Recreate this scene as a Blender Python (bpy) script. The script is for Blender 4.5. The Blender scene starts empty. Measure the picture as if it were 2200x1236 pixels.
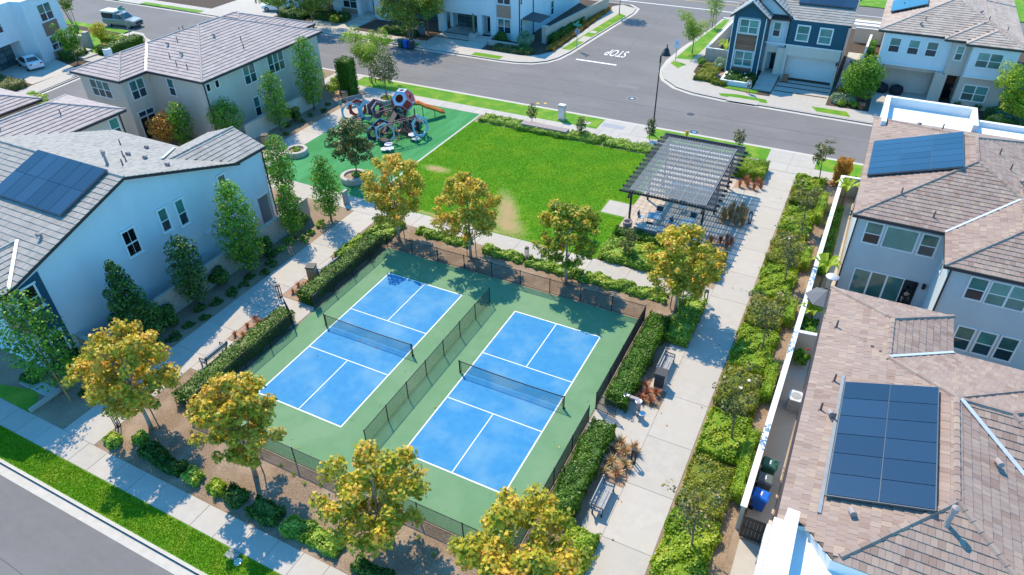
import bpy, math, random
import numpy as np
from mathutils import Vector, Matrix
R = math.radians
S = bpy.context.scene
COL = S.collection
rnd = random.Random(7)

# ------------------------------------------------------------------ camera, sky, sun, exposure
cam = bpy.data.cameras.new('camera'); cam_o = bpy.data.objects.new('camera', cam); COL.objects.link(cam_o)
S.camera = cam_o
yaw, pitch, roll = -0.479480514, 0.639694442, -0.0199355704
fw = Vector((math.sin(yaw)*math.cos(pitch), math.cos(yaw)*math.cos(pitch), -math.sin(pitch)))
rt = Vector((math.cos(yaw), -math.sin(yaw), 0)); up = rt.cross(fw)
r2 = rt*math.cos(roll) + up*math.sin(roll); u2 = up*math.cos(roll) - rt*math.sin(roll)
M = Matrix((r2, u2, -fw)).transposed().to_4x4(); M.translation = Vector((26.8877, -19.0863, 29.1823))
cam_o.matrix_world = M
cam.sensor_width = 36; cam.lens = 1498.43/2200*36; cam.clip_end = 2000; cam.clip_start = .5

SUN_EL, SUN_AZ = R(51.5), R(142)          # azimuth measured counter-clockwise from +x
w = bpy.data.worlds.new('World'); S.world = w; w.use_nodes = True
nt = w.node_tree; bg = nt.nodes['Background']
sky = nt.nodes.new('ShaderNodeTexSky'); sky.sky_type = 'NISHITA'; sky.sun_disc = False
sky.sun_elevation = SUN_EL; sky.sun_rotation = R(90) - SUN_AZ
sky.altitude = 0; sky.air_density = 1.0; sky.dust_density = 0.2; sky.ozone_density = 6.0
tint = nt.nodes.new('ShaderNodeMix'); tint.data_type = 'RGBA'; tint.blend_type = 'MULTIPLY'; tint.inputs[0].default_value = 1; tint.inputs[7].default_value = (.41, 1.03, 1.15, 1)
nt.links.new(sky.outputs[0], tint.inputs[6]); nt.links.new(tint.outputs[2], bg.inputs[0]); bg.inputs[1].default_value = 0.138
sl = bpy.data.lights.new('sun', 'SUN'); sl.energy = 2.8; sl.angle = R(.53); sl.color = (1, .82, .58)
so = bpy.data.objects.new('sun', sl); COL.objects.link(so)
sd = Vector((math.cos(SUN_EL)*math.cos(SUN_AZ), math.cos(SUN_EL)*math.sin(SUN_AZ), math.sin(SUN_EL)))
so.rotation_euler = sd.to_track_quat('Z', 'Y').to_euler(); so.location = (0, 0, 60)
S.view_settings.view_transform = 'Standard'; S.view_settings.look = 'None'
S.view_settings.exposure = 1.15; S.view_settings.gamma = 1.0
S.render.engine = 'CYCLES'

# ------------------------------------------------------------------ materials
def nodes(name):
    m = bpy.data.materials.new(name); m.use_nodes = True
    t = m.node_tree; return m, t, t.nodes['Principled BSDF']
def ramp(t, cols, fac):
    n = t.nodes.new('ShaderNodeValToRGB'); e = n.color_ramp.elements
    while len(e) < len(cols): e.new(.5)
    for i, c in enumerate(cols):
        e[i].position = i/(len(cols)-1) if len(cols) > 1 else 0; e[i].color = (*c, 1)
    t.links.new(fac, n.inputs[0]); return n
def noise(t, scale, detail=4, rough=.6, vec=None):
    n = t.nodes.new('ShaderNodeTexNoise'); n.inputs['Scale'].default_value = scale
    n.inputs['Detail'].default_value = detail; n.inputs['Roughness'].default_value = rough
    if vec is not None: t.links.new(vec, n.inputs['Vector'])
    return n
def math_n(t, op, a, b):
    n = t.nodes.new('ShaderNodeMath'); n.operation = op
    for i, v in enumerate((a, b)):
        if isinstance(v, (int, float)): n.inputs[i].default_value = v
        elif v is not None: t.links.new(v, n.inputs[i])
    return n.outputs[0]
def mixc(t, fac, a, b, blend='MIX'):
    n = t.nodes.new('ShaderNodeMix'); n.data_type = 'RGBA'; n.blend_type = blend
    for s, v in ((n.inputs[0], fac), (n.inputs[6], a), (n.inputs[7], b)):
        if isinstance(v, (int, float)): s.default_value = v
        elif isinstance(v, tuple): s.default_value = (*v, 1)
        else: t.links.new(v, s)
    return n.outputs[2]
def mat(name, c, c2=None, scale=3, rough=.7, bump=0, bscale=40, metal=0, big=None, bigscale=.25, spec=.3, stretch=None, objvar=0, speck=None, wear=None):
    """two-tone noise colour, optional large-scale patches, fine speckle, bump"""
    m, t, b = nodes(name)
    geo = t.nodes.new('ShaderNodeNewGeometry'); pos = geo.outputs['Position']
    if stretch:
        mp = t.nodes.new('ShaderNodeMapping'); mp.inputs['Scale'].default_value = stretch
        t.links.new(pos, mp.inputs[0]); pos = mp.outputs[0]
    n = noise(t, scale, vec=pos)
    c2 = c2 or tuple(x*.86 for x in c)
    fac = math_n(t, 'MULTIPLY_ADD', n.outputs[0], 2.4); fac.node.inputs[2].default_value = -.7
    col = mixc(t, fac, c2, c)
    if big:
        g = noise(t, bigscale, 3, .55, pos)
        f2 = math_n(t, 'MULTIPLY_ADD', g.outputs[0], 5); f2.node.inputs[2].default_value = -2.3; f2.node.use_clamp = True
        col = mixc(t, f2, col, big)
    if speck:
        g = noise(t, speck[1], 2, .5, pos)
        f3 = math_n(t, 'MULTIPLY_ADD', g.outputs[0], 14); f3.node.inputs[2].default_value = speck[2] if len(speck) > 2 else -8.4; f3.node.use_clamp = True
        col = mixc(t, f3, col, speck[0])
    if objvar:
        oi = t.nodes.new('ShaderNodeObjectInfo')
        f = math_n(t, 'MULTIPLY_ADD', oi.outputs['Random'], objvar*2); f.node.inputs[2].default_value = 1-objvar
        vm = t.nodes.new('ShaderNodeVectorMath'); vm.operation = 'SCALE'
        t.links.new(col, vm.inputs[0]); t.links.new(f, vm.inputs['Scale']); col = vm.outputs[0]
    t.links.new(col, b.inputs['Base Color'])
    b.inputs['Roughness'].default_value = rough; b.inputs['Metallic'].default_value = metal
    b.inputs['Specular IOR Level'].default_value = spec
    if bump:
        bn = noise(t, bscale, 3, .6, pos); bp = t.nodes.new('ShaderNodeBump')
        bp.inputs['Strength'].default_value = bump; bp.inputs['Distance'].default_value = .03
        t.links.new(bn.outputs[0], bp.inputs['Height']); t.links.new(bp.outputs[0], b.inputs['Normal'])
    return m
def leafmat(name, cols, trans=.28, rough=.42, patch=.35, spec=.3):
    m, t, b = nodes(name)
    at = t.nodes.new('ShaderNodeAttribute'); at.attribute_name = 'tone'
    geo = t.nodes.new('ShaderNodeNewGeometry')
    g = noise(t, 1.1, 2, .5, geo.outputs['Position'])
    f = math_n(t, 'MULTIPLY_ADD', g.outputs[0], patch*2); f.node.inputs[2].default_value = -patch
    f = math_n(t, 'ADD', f, at.outputs['Fac'])
    rp = ramp(t, [tuple(min(.9, v*1.34) for v in c) for c in cols], f)
    t.links.new(rp.outputs[0], b.inputs['Base Color']); b.inputs['Roughness'].default_value = rough
    b.inputs['Specular IOR Level'].default_value = spec
    tr = t.nodes.new('ShaderNodeBsdfTranslucent'); t.links.new(rp.outputs[0], tr.inputs[0])
    mx = t.nodes.new('ShaderNodeMixShader'); mx.inputs[0].default_value = trans
    t.links.new(b.outputs[0], mx.inputs[1]); t.links.new(tr.outputs[0], mx.inputs[2])
    t.links.new(mx.outputs[0], t.nodes['Material Output'].inputs[0])
    return m
def tilemat(name, cols, rough=.75):
    m, t, b = nodes(name)
    at = t.nodes.new('ShaderNodeAttribute'); at.attribute_name = 'tone'
    oi = t.nodes.new('ShaderNodeObjectInfo')
    geo = t.nodes.new('ShaderNodeNewGeometry')
    tone = math_n(t, 'FRACT', math_n(t, 'ADD', at.outputs['Fac'], oi.outputs['Random']), 0)
    g = noise(t, .55, 2, .5, geo.outputs['Position'])
    f = math_n(t, 'MULTIPLY_ADD', g.outputs[0], .9); f.node.inputs[2].default_value = -.45
    f = math_n(t, 'ADD', f, tone)
    rp = ramp(t, cols, f)
    g2 = noise(t, 9, 4, .65, geo.outputs['Position'])
    col = mixc(t, math_n(t, 'MULTIPLY', g2.outputs[0], .45), rp.outputs[0], tuple(x*.72 for x in cols[len(cols)//2]))
    t.links.new(col, b.inputs['Base Color']); b.inputs['Roughness'].default_value = rough
    b.inputs['Specular IOR Level'].default_value = .25
    return m
def glassmat(name, c, rough=.06, c2=None, scale=1.3):
    m = mat(name, c, c2, scale=scale, rough=rough, spec=.7, objvar=.35); return m

MT = {}
MT['asphalt_ring'] = mat('asphalt_ring', (.215, .208, .205), (.185, .18, .178), 6, .9)
MT['tar'] = mat('tar', (.085, .083, .083), (.11, .108, .108), 6, .7)
MT['batten'] = mat('batten', (.13, .13, .14), (.10, .10, .11), 5, .5)
MT['soil'] = mat('soil', (.30, .22, .15), (.21, .15, .105), 6, .95, .6, 30, big=(.33, .26, .19), speck=((.46, .38, .28), 26, -8.6))
MT['mulch'] = mat('mulch', (.31, .225, .155), (.17, .115, .078), 14, .95, .9, 45, big=(.35, .265, .195), bigscale=.6, speck=((.48, .38, .26), 17, -8.5))
MT['mulch_dark'] = mat('mulch_dark', (.10, .07, .05), (.05, .035, .028), 12, .95, .8, 40, speck=((.2, .15, .1), 20))
MT['redsoil'] = mat('redsoil', (.40, .27, .19), (.32, .21, .15), 6, .95, .4, 40, speck=((.5, .38, .28), 24))
MT['concrete'] = mat('concrete', (.475, .445, .40), (.41, .385, .35), 1.7, .85, .15, 60, big=(.44, .41, .365), bigscale=.5, objvar=.045, speck=((.42, .39, .35), 7, -9.6))
MT['kerb'] = mat('kerb', (.54, .51, .46), (.46, .43, .39), 2.5, .85, .1, 60, objvar=.03)
MT['pave_grey'] = mat('pave_grey', (.33, .35, .38), None, 5, .8)
MT['asphalt'] = mat('asphalt', (.185, .178, .176), (.162, .156, .155), 3.0, .92, .35, 90, big=(.20, .192, .19), bigscale=.22, speck=((.145, .14, .14), 16, -8.9), stretch=(.5, 1, 1))
MT['lawn'] = mat('lawn', (.10, .30, .003), (.065, .215, .003), 5, .9, .7, 55, big=(.15, .30, .006), bigscale=.35)
MT['grass'] = mat('grass', (.11, .30, .012), (.07, .205, .008), 4, .9, .7, 55, big=(.20, .31, .025), bigscale=.6)
MT['turf'] = mat('turf', (.050, .265, .085), (.035, .20, .06), 1.2, .95, .3, 120, big=(.07, .29, .11), bigscale=.3, stretch=(1, .25, 1), speck=((.035, .17, .05), 5, -9))
MT['court_green'] = mat('court_green', (.130, .265, .135), (.115, .245, .122), 1.2, .8, .08, 200, big=(.155, .28, .155), bigscale=.3, speck=((.09, .21, .10), 2, -9.6))
MT['court_blue'] = mat('court_blue', (.035, .245, .47), (.018, .20, .45), 2.2, .75, .08, 200, big=(.095, .285, .47), bigscale=.38, speck=((.015, .165, .41), 3, -10))
MT['white'] = mat('white_paint', (.80, .80, .78), (.74, .74, .72), 2, .6)
MT['linewhite'] = mat('line_white', (.82, .82, .80), (.72, .73, .72), 8, .7)
MT['stucco_white'] = mat('stucco_white', (.72, .77, .79), (.68, .73, .75), 1.2, .9, .25, 70, big=(.66, .71, .73), bigscale=.55, stretch=(1, 1, .45))
MT['stucco_bluewhite'] = mat('stucco_bluewhite', (.64, .70, .74), (.60, .66, .70), .8, .9, .3, 60, big=(.58, .645, .685), bigscale=.55, stretch=(1, 1, .45))
MT['stucco_beige'] = mat('stucco_beige', (.64, .57, .475), (.60, .53, .44), 1.0, .9, .3, 60, big=(.58, .51, .42), bigscale=.55, stretch=(1, 1, .45))
MT['stucco_grey'] = mat('stucco_grey', (.53, .58, .60), (.49, .54, .56), 1.0, .9, .3, 60, big=(.475, .525, .55), bigscale=.55, stretch=(1, 1, .45))
MT['stucco_tan'] = mat('stucco_tan', (.56, .50, .43), (.50, .45, .39), 1.0, .9, .3, 60, big=(.50, .445, .38), bigscale=.55, stretch=(1, 1, .45))
MT['navy'] = mat('navy_boards', (.018, .092, .135), (.013, .07, .11), 14, .6, .2, 30, stretch=(8, 8, .3))
MT['brownwood'] = mat('brown_wood', (.32, .165, .10), (.20, .10, .06), 6, .7, .3, 20, stretch=(.4, .4, 6), objvar=.25)
MT['brick_white'] = mat('brick_white', (.72, .66, .57), (.54, .47, .39), 5, .9, .4, 18, stretch=(1, 1, 4), objvar=.12)
MT['brick_brown'] = mat('brick_brown', (.44, .26, .18), (.30, .17, .12), 6, .9, .4, 20, stretch=(1, 1, 4), objvar=.22)
MT['block'] = mat('garden_block', (.52, .45, .38), (.43, .37, .31), 3, .95, .4, 30, objvar=.06)
MT['black'] = mat('black_metal', (.012, .012, .014), (.02, .02, .022), 6, .45, spec=.4)
MT['bronze'] = mat('bronze_metal', (.035, .03, .032), (.05, .045, .045), 4, .5)
MT['darkgrey'] = mat('dark_grey', (.07, .07, .078), (.05, .05, .056), 4, .55)
MT['gutter'] = mat('gutter_brown', (.06, .045, .045), (.045, .035, .035), 3, .5)
MT['grey'] = mat('grey_metal', (.32, .34, .36), (.26, .28, .30), 4, .5)
MT['steel'] = mat('steel', (.62, .63, .64), (.5, .51, .52), 4, .3, metal=.8)
MT['flash'] = mat('flashing', (.72, .74, .76), (.6, .62, .65), 5, .35, metal=.3)
MT['pipe'] = mat('vent_brown', (.17, .12, .12), (.13, .09, .09), 5, .7)
MT['ventcap'] = mat('vent_cap', (.38, .31, .30), (.32, .26, .25), 5, .7)
MT['bark'] = mat('bark', (.27, .22, .17), (.17, .13, .10), 6, .9, .5, 25, stretch=(3, 3, .6))
MT['bark_pale'] = mat('bark_pale', (.46, .42, .35), (.30, .26, .21), 4, .9, .4, 25)
MT['stake'] = mat('stake_wood', (.30, .19, .10), (.22, .13, .07), 6, .8)
MT['orange_stake'] = mat('orange_stake', (.50, .25, .09), (.4, .19, .06), 6, .8)
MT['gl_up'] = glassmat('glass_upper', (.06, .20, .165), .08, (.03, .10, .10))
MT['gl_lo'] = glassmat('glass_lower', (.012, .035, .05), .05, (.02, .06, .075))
MT['gl_dark'] = glassmat('glass_dark', (.008, .01, .014), .05)
MT['gl_teal'] = glassmat('glass_teal', (.10, .30, .27), .08, (.05, .2, .19), .8)
MT['gl_gar'] = glassmat('glass_garage', (.10, .17, .18), .15, (.07, .12, .13))
MT['solar'] = mat('solar_cell', (.014, .032, .066), (.022, .046, .088), 30, .14, spec=.7, objvar=.25)
MT['solar_frame'] = mat('solar_frame', (.10, .13, .16), None, 5, .35, metal=.5)
MT['wood_light'] = mat('wood_light', (.52, .32, .16), (.38, .22, .10), 5, .65, stretch=(6, 6, .5))
MT['benchslat'] = mat('bench_slat', (.34, .36, .38), (.27, .29, .31), 6, .6)
MT['furn'] = mat('furniture_blue', (.36, .52, .62), (.30, .45, .55), 5, .5)
MT['furnback'] = mat('furniture_mesh', (.05, .07, .09), None, 9, .6)
MT['play_blue'] = mat('play_blue', (.10, .38, .60), (.08, .32, .54), 3, .4)
MT['play_pale'] = mat('play_pale_blue', (.42, .58, .68), (.36, .52, .62), 3, .45)
MT['play_red'] = mat('play_red', (.50, .045, .04), (.42, .035, .035), 3, .4)
MT['play_orange'] = mat('play_orange', (.80, .24, .05), (.74, .20, .04), 3, .35)
MT['play_grey'] = mat('play_grey', (.50, .50, .54), (.44, .44, .48), 3, .45)
MT['play_white'] = mat('play_white', (.75, .75, .78), (.68, .68, .72), 3, .45)
MT['play_dark'] = mat('play_dark', (.045, .045, .055), (.035, .035, .04), 6, .7)
MT['play_plum'] = mat('play_plum', (.22, .10, .12), (.17, .07, .09), 5, .6)
MT['binblue'] = mat('bin_blue', (.012, .14, .62), (.01, .11, .52), 3, .45)
MT['bingreen'] = mat('bin_green', (.035, .13, .10), (.028, .105, .08), 3, .5)
MT['bingrey'] = mat('bin_grey', (.10, .125, .14), (.08, .10, .115), 3, .5)
MT['carwhite'] = mat('car_white', (.80, .82, .84), None, 1, .18, spec=.6)
MT['cargrey'] = mat('car_grey', (.28, .31, .33), (.25, .28, .30), 1, .25, metal=.3, spec=.6)
MT['rubber'] = mat('rubber', (.015, .015, .016), None, 9, .85)
MT['red'] = mat('lamp_red', (.45, .02, .02), None, 4, .3)
MT['yellow'] = mat('yellow_paint', (.75, .50, .03), None, 5, .5)
MT['signgreen'] = mat('sign_green', (.01, .32, .25), None, 5, .5)
MT['signwhite'] = mat('sign_white', (.72, .72, .80), None, 5, .5)
MT['purple'] = mat('sign_purple', (.16, .12, .42), None, 5, .5)
MT['skin'] = mat('skin', (.48, .29, .20), None, 5, .6)
MT['shirt'] = mat('shirt', (.75, .75, .76), None, 8, .8)
MT['shorts'] = mat('shorts', (.20, .15, .12), None, 8, .8)
MT['darkcloth'] = mat('dark_cloth', (.02, .02, .03), None, 8, .8)
MT['hair'] = mat('hair', (.03, .022, .018), None, 8, .7)
MT['fabric_grey'] = mat('fabric_grey', (.15, .16, .18), None, 8, .8)
MT['paver'] = mat('paver', (.52, .44, .36), (.46, .39, .32), 5, .85, objvar=.06)
MT['court_wear'] = mat('pebbles', (.60, .60, .60), (.30, .30, .30), 22, .9, .8, 20)
MT['rose'] = mat('rose', (.85, .82, .75), None, 8, .6)
MT['cobalt'] = mat('cobalt_pot', (.02, .05, .22), None, 5, .3)
MT['terracotta'] = mat('terracotta', (.33, .17, .10), None, 5, .7)
T_PINK = tilemat('tile_pink', [(.27, .185, .15), (.33, .24, .195), (.365, .27, .22), (.31, .235, .205), (.37, .285, .24), (.41, .315, .245)])
T_MAUVE = tilemat('tile_mauve', [(.36, .30, .29), (.41, .345, .33), (.44, .37, .35), (.46, .395, .37)])
T_GREY = tilemat('tile_grey', [(.27, .258, .24), (.325, .31, .29), (.37, .35, .325), (.30, .285, .27)])
T_FAR = tilemat('tile_far', [(.36, .28, .24), (.42, .34, .29), (.47, .385, .325), (.50, .42, .35)])
# translucent roof sheet
m, t, b = nodes('canopy_sheet'); b.inputs['Base Color'].default_value = (.50, .51, .50, 1); b.inputs['Roughness'].default_value = .55; b.inputs['Specular IOR Level'].default_value = .2
tr = t.nodes.new('ShaderNodeBsdfTransparent'); tr.inputs[0].default_value = (.92, .95, .97, 1); mx = t.nodes.new('ShaderNodeMixShader'); mx.inputs[0].default_value = .17
t.links.new(tr.outputs[0], mx.inputs[1]); t.links.new(b.outputs[0], mx.inputs[2]); t.links.new(mx.outputs[0], t.nodes['Material Output'].inputs[0])
MT['canopy'] = m
# leaves
L_SYC = [leafmat('leaf_sycamore_%s' % k, c, .3) for k, c in (
    ('gold', [(.13, .16, .012), (.32, .29, .02), (.50, .38, .03), (.62, .42, .06), (.54, .27, .05)]),
    ('green', [(.08, .14, .012), (.16, .22, .018), (.30, .31, .022), (.48, .38, .035), (.50, .27, .04)]),
    ('mid', [(.11, .16, .012), (.25, .27, .02), (.42, .36, .025), (.58, .42, .05), (.52, .27, .05)]))]
L_COL = leafmat('leaf_columnar', [(.032, .10, .008), (.07, .18, .012), (.14, .29, .02), (.24, .38, .04)], .3)
L_DARK = leafmat('leaf_dark', [(.018, .060, .010), (.035, .095, .015), (.07, .15, .022), (.14, .22, .045)], .2)
L_HEDGE = leafmat('leaf_hedge', [(.022, .07, .004), (.038, .105, .005), (.062, .15, .006), (.095, .19, .010)], .2)
L_LIME = leafmat('leaf_lime', [(.10, .20, .012), (.17, .29, .018), (.26, .36, .025), (.36, .40, .04)], .3)
L_OLIVE = leafmat('leaf_olive', [(.07, .11, .008), (.13, .17, .012), (.20, .22, .018), (.27, .26, .03)], .2)
L_COVER = leafmat('leaf_cover', [(.09, .18, .02), (.17, .29, .03), (.28, .40, .05), (.42, .48, .08)], .25)
L_MAG = leafmat('leaf_magnolia', [(.04, .07, .015), (.08, .11, .025), (.15, .15, .04), (.26, .20, .09)], .15)
L_FEATHER = leafmat('leaf_feathery', [(.09, .17, .012), (.16, .27, .02), (.26, .36, .03), (.36, .42, .05)], .35)
L_STREET = leafmat('leaf_street', [(.05, .10, .012), (.09, .16, .02), (.17, .24, .03), (.26, .29, .04)], .3)
L_YELLOW = leafmat('leaf_yellow', [(.20, .25, .01), (.36, .36, .015), (.48, .40, .02), (.50, .30, .02)], .3)
L_ORANGE = leafmat('leaf_orange', [(.22, .12, .02), (.38, .18, .02), (.48, .23, .03), (.30, .22, .03)], .3)
L_RUST = leafmat('leaf_rust', [(.18, .055, .03), (.30, .10, .05), (.40, .17, .09), (.42, .26, .16)], .2)
L_RUSH = leafmat('leaf_rush', [(.16, .09, .06), (.26, .16, .09), (.32, .26, .10), (.40, .36, .16)], .2)
L_AGAVE = leafmat('leaf_agave', [(.30, .12, .07), (.38, .21, .11), (.34, .30, .13), (.42, .36, .18)], .15)
L_SAGE = leafmat('leaf_sage', [(.10, .17, .09), (.16, .25, .14), (.24, .33, .20), (.30, .38, .25)], .2)
L_GRASSB = leafmat('grass_blade', [(.06, .19, .001), (.10, .27, .002), (.145, .33, .003), (.21, .38, .008)], .3, patch=.5, spec=.08)
L_GRASSY = leafmat('grass_blade_dry', [(.08, .19, .003), (.13, .27, .005), (.18, .33, .008), (.27, .36, .02)], .3, patch=.5, spec=.08)

# ------------------------------------------------------------------ mesh helpers
WO = {}
class MB:
    def __init__(s): s.v = []; s.f = []; s.t = []
    def add(s, vs, fs, tone=0.):
        n = len(s.v); s.v += [tuple(v) for v in vs]; s.f += [tuple(i+n for i in f) for f in fs]; s.t += [tone]*len(fs); return s
    def box(s, x0, x1, y0, y1, z0, z1):
        return s.add([(x0,y0,z0),(x1,y0,z0),(x1,y1,z0),(x0,y1,z0),(x0,y0,z1),(x1,y0,z1),(x1,y1,z1),(x0,y1,z1)],
                     [(3,2,1,0),(4,5,6,7),(0,1,5,4),(1,2,6,5),(2,3,7,6),(3,0,4,7)])
    def prism(s, poly, z0, z1):
        n = len(poly)
        a = sum(poly[i][0]*poly[(i+1) % n][1]-poly[(i+1) % n][0]*poly[i][1] for i in range(n))
        if a < 0: poly = poly[::-1]
        return s.add([(*q, z0) for q in poly]+[(*q, z1) for q in poly],
                     [tuple(range(n-1, -1, -1)), tuple(range(n, 2*n))]+[(i, (i+1) % n, n+(i+1) % n, n+i) for i in range(n)])
    def extr(s, poly3, d):
        n = len(poly3); d = Vector(d); p = [Vector(q) for q in poly3]
        return s.add(p+[q+d for q in p], [tuple(range(n-1, -1, -1)), tuple(range(n, 2*n))]+[(i, (i+1) % n, n+(i+1) % n, n+i) for i in range(n)])
    def tube(s, pts, rad, n=6, cap=True):
        pts = [Vector(q) for q in pts]; k = len(pts)
        if isinstance(rad, (int, float)): rad = [rad]*k
        vs = []; ref = Vector((.31, .17, .93)).normalized()
        for i, q in enumerate(pts):
            d = (pts[min(i+1, k-1)]-pts[max(i-1, 0)]).normalized()
            if abs(d.dot(ref)) > .95: ref = Vector((1, 0, .1)).normalized()
            a = d.cross(ref).normalized(); b = d.cross(a)
            for j in range(n):
                an = 2*math.pi*j/n; vs.append(q+(a*math.cos(an)+b*math.sin(an))*rad[i])
        fs = [(i*n+j, i*n+(j+1) % n, (i+1)*n+(j+1) % n, (i+1)*n+j) for i in range(k-1) for j in range(n)]
        if cap: fs += [tuple(range(n-1, -1, -1)), tuple(range((k-1)*n, k*n))]
        return s.add(vs, fs)
    def bar(s, p, q, w, h):
        p, q = Vector(p), Vector(q); d = (q-p).normalized()
        a = d.cross(Vector((0, 0, 1)))
        if a.length < .01: a = Vector((1, 0, 0))
        a.normalize(); b = a.cross(d); a = a*w/2; b = b*h/2
        return s.add([p-a-b, p+a-b, p+a+b, p-a+b, q-a-b, q+a-b, q+a+b, q-a+b],
                     [(0,1,2,3),(7,6,5,4),(4,5,1,0),(5,6,2,1),(6,7,3,2),(7,4,0,3)])
    def lathe(s, prof, n=16, c=(0, 0, 0), squash=1):
        k = len(prof); vs = [(c[0]+r*math.cos(2*math.pi*j/n), c[1]+r*squash*math.sin(2*math.pi*j/n), c[2]+z) for r, z in prof for j in range(n)]
        fs = [(i*n+j, i*n+(j+1) % n, (i+1)*n+(j+1) % n, (i+1)*n+j) for i in range(k-1) for j in range(n)]
        if prof[0][0] > .001: fs.append(tuple(range(n-1, -1, -1)))
        if prof[-1][0] > .001: fs.append(tuple(range((k-1)*n, k*n)))
        return s.add(vs, fs)
    def mesh(s, name, m, smooth=False):
        me = bpy.data.meshes.new(name); me.from_pydata(s.v, [], s.f); me.materials.append(m)
        if any(s.t): me.attributes.new('tone', 'FLOAT', 'FACE').data.foreach_set('value', s.t)
        if smooth: me.polygons.foreach_set('use_smooth', [True]*len(s.f))
        me.update(); return me
    def build(s, name, m, parent=None, smooth=False, world=True):
        """world=True: vertices are world coordinates (parent must be unrotated)"""
        return link(name, s.mesh(name, m, smooth), parent, world=world)
def link(name, me, parent=None, pos=None, rz=0, world=False, mtx=None):
    o = bpy.data.objects.new(name, me); COL.objects.link(o)
    pw = WO.get(parent.name, Vector()) if parent else Vector()
    if parent: o.parent = parent
    if mtx is not None:
        m2 = mtx.copy(); m2.translation = m2.translation - pw; o.matrix_local = m2; WO[o.name] = mtx.translation.copy()
    elif world: o.location = -pw; WO[o.name] = Vector()
    else:
        q = Vector(pos or (0, 0, 0))
        o.location = q-pw if (parent and pos is not None and pw is not None and parent.get('_w')) else q
        o.rotation_euler[2] = rz; WO[o.name] = q
    return o
def at(name, me, parent, pos, rz=0):
    """part placed at a world position under an unrotated parent"""
    o = bpy.data.objects.new(name, me); COL.objects.link(o); o.parent = parent
    o.location = Vector(pos)-WO[parent.name]; o.rotation_euler[2] = rz; WO[o.name] = Vector(pos); return o
def child(name, me, parent, pos=(0, 0, 0), rz=0):
    """part in the parent's own coordinates"""
    o = bpy.data.objects.new(name, me); COL.objects.link(o); o.parent = parent
    o.location = pos; o.rotation_euler[2] = rz; return o
def tag(o, label, cat, group=None, kind=None):
    if label: o['label'] = label
    if cat: o['category'] = cat
    if group: o['group'] = group
    if kind: o['kind'] = kind
    return o
def thing(name, label, cat, loc=(0, 0, 0), rz=0, group=None):
    o = bpy.data.objects.new(name, None); COL.objects.link(o); o.location = loc; o.rotation_euler[2] = rz
    o.empty_display_size = .2; WO[o.name] = Vector(loc); return tag(o, label, cat, group)
def dup(root, loc, rz, label, group=None, scale=None):
    def cp(o, par):
        c = o.copy(); COL.objects.link(c); c.parent = par
        for ch in o.children: cp(ch, c)
        return c
    r = cp(root, None); r.location = loc; r.rotation_euler[2] = rz; r['label'] = label; WO[r.name] = Vector(loc)
    if group: r['group'] = group
    if scale: r.scale = (scale,)*3
    return r
def struct(name, mb, m, parent=None):
    o = mb.build(name, m, parent)
    if not parent: o['kind'] = 'structure'
    return o
def rect(x0, x1, y0, y1): return [(x0, y0), (x1, y0), (x1, y1), (x0, y1)]
def sheet(name, poly, z, m, parent=None, th=.05):
    return struct(name, MB().prism(poly, z-th, z), m, parent)
def arc(cx, cy, r, a0, a1, n=10):
    return [(cx+r*math.cos(R(a0+(a1-a0)*i/n)), cy+r*math.sin(R(a0+(a1-a0)*i/n))) for i in range(n+1)]

def slabs(parent, x0, x1, y0, y1, nx, ny, z, m, gap=.014, name='slab'):
    """a paved strip of separate slabs with recessed joints"""
    dx, dy = (x1-x0)/nx, (y1-y0)/ny; g = gap/2
    b = .008
    vs = [(-dx/2+g,-dy/2+g,-.06),(dx/2-g,-dy/2+g,-.06),(dx/2-g,dy/2-g,-.06),(-dx/2+g,dy/2-g,-.06),
          (-dx/2+g,-dy/2+g,-b),(dx/2-g,-dy/2+g,-b),(dx/2-g,dy/2-g,-b),(-dx/2+g,dy/2-g,-b),
          (-dx/2+g+b,-dy/2+g+b,0),(dx/2-g-b,-dy/2+g+b,0),(dx/2-g-b,dy/2-g-b,0),(-dx/2+g+b,dy/2-g-b,0)]
    me = MB().add(vs, [(0,1,5,4),(1,2,6,5),(2,3,7,6),(3,0,4,7),(4,5,9,8),(5,6,10,9),(6,7,11,10),(7,4,8,11),(8,9,10,11)]).mesh(name, m)
    for i in range(nx):
        for j in range(ny):
            at(name, me, parent, (x0+dx*(i+.5), y0+dy*(j+.5), z))

# ------------------------------------------------------------------ leaves (numpy)
def npmesh(name, V, k, m, tone, smooth=False):
    n = len(V); me = bpy.data.meshes.new(name); me.vertices.add(n); me.vertices.foreach_set('co', V.astype(np.float32).ravel())
    me.loops.add(n); me.loops.foreach_set('vertex_index', np.arange(n, dtype=np.int32))
    me.polygons.add(n//k); me.polygons.foreach_set('loop_start', np.arange(0, n, k, dtype=np.int32))
    me.polygons.foreach_set('loop_total', np.full(n//k, k, np.int32))
    me.attributes.new('tone', 'FLOAT', 'FACE').data.foreach_set('value', tone.astype(np.float32))
    me.materials.append(m); me.update(calc_edges=True); return me
def unit(a): return a/np.maximum(np.linalg.norm(a, axis=1, keepdims=True), 1e-6)
STAR = np.array([(-.5, 0), (-.28, .18), (-.42, .50), (-.02, .34), (.22, .62), (.26, .22), (.62, 0), (.26, -.22), (.22, -.62), (-.02, -.34), (-.42, -.50), (-.28, -.18)])
DIAM = np.array([(-.55, 0), (0, .36), (.6, 0), (0, -.36)])
LONG = np.array([(-.6, 0), (0, .16), (.6, 0), (0, -.16)])
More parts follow.
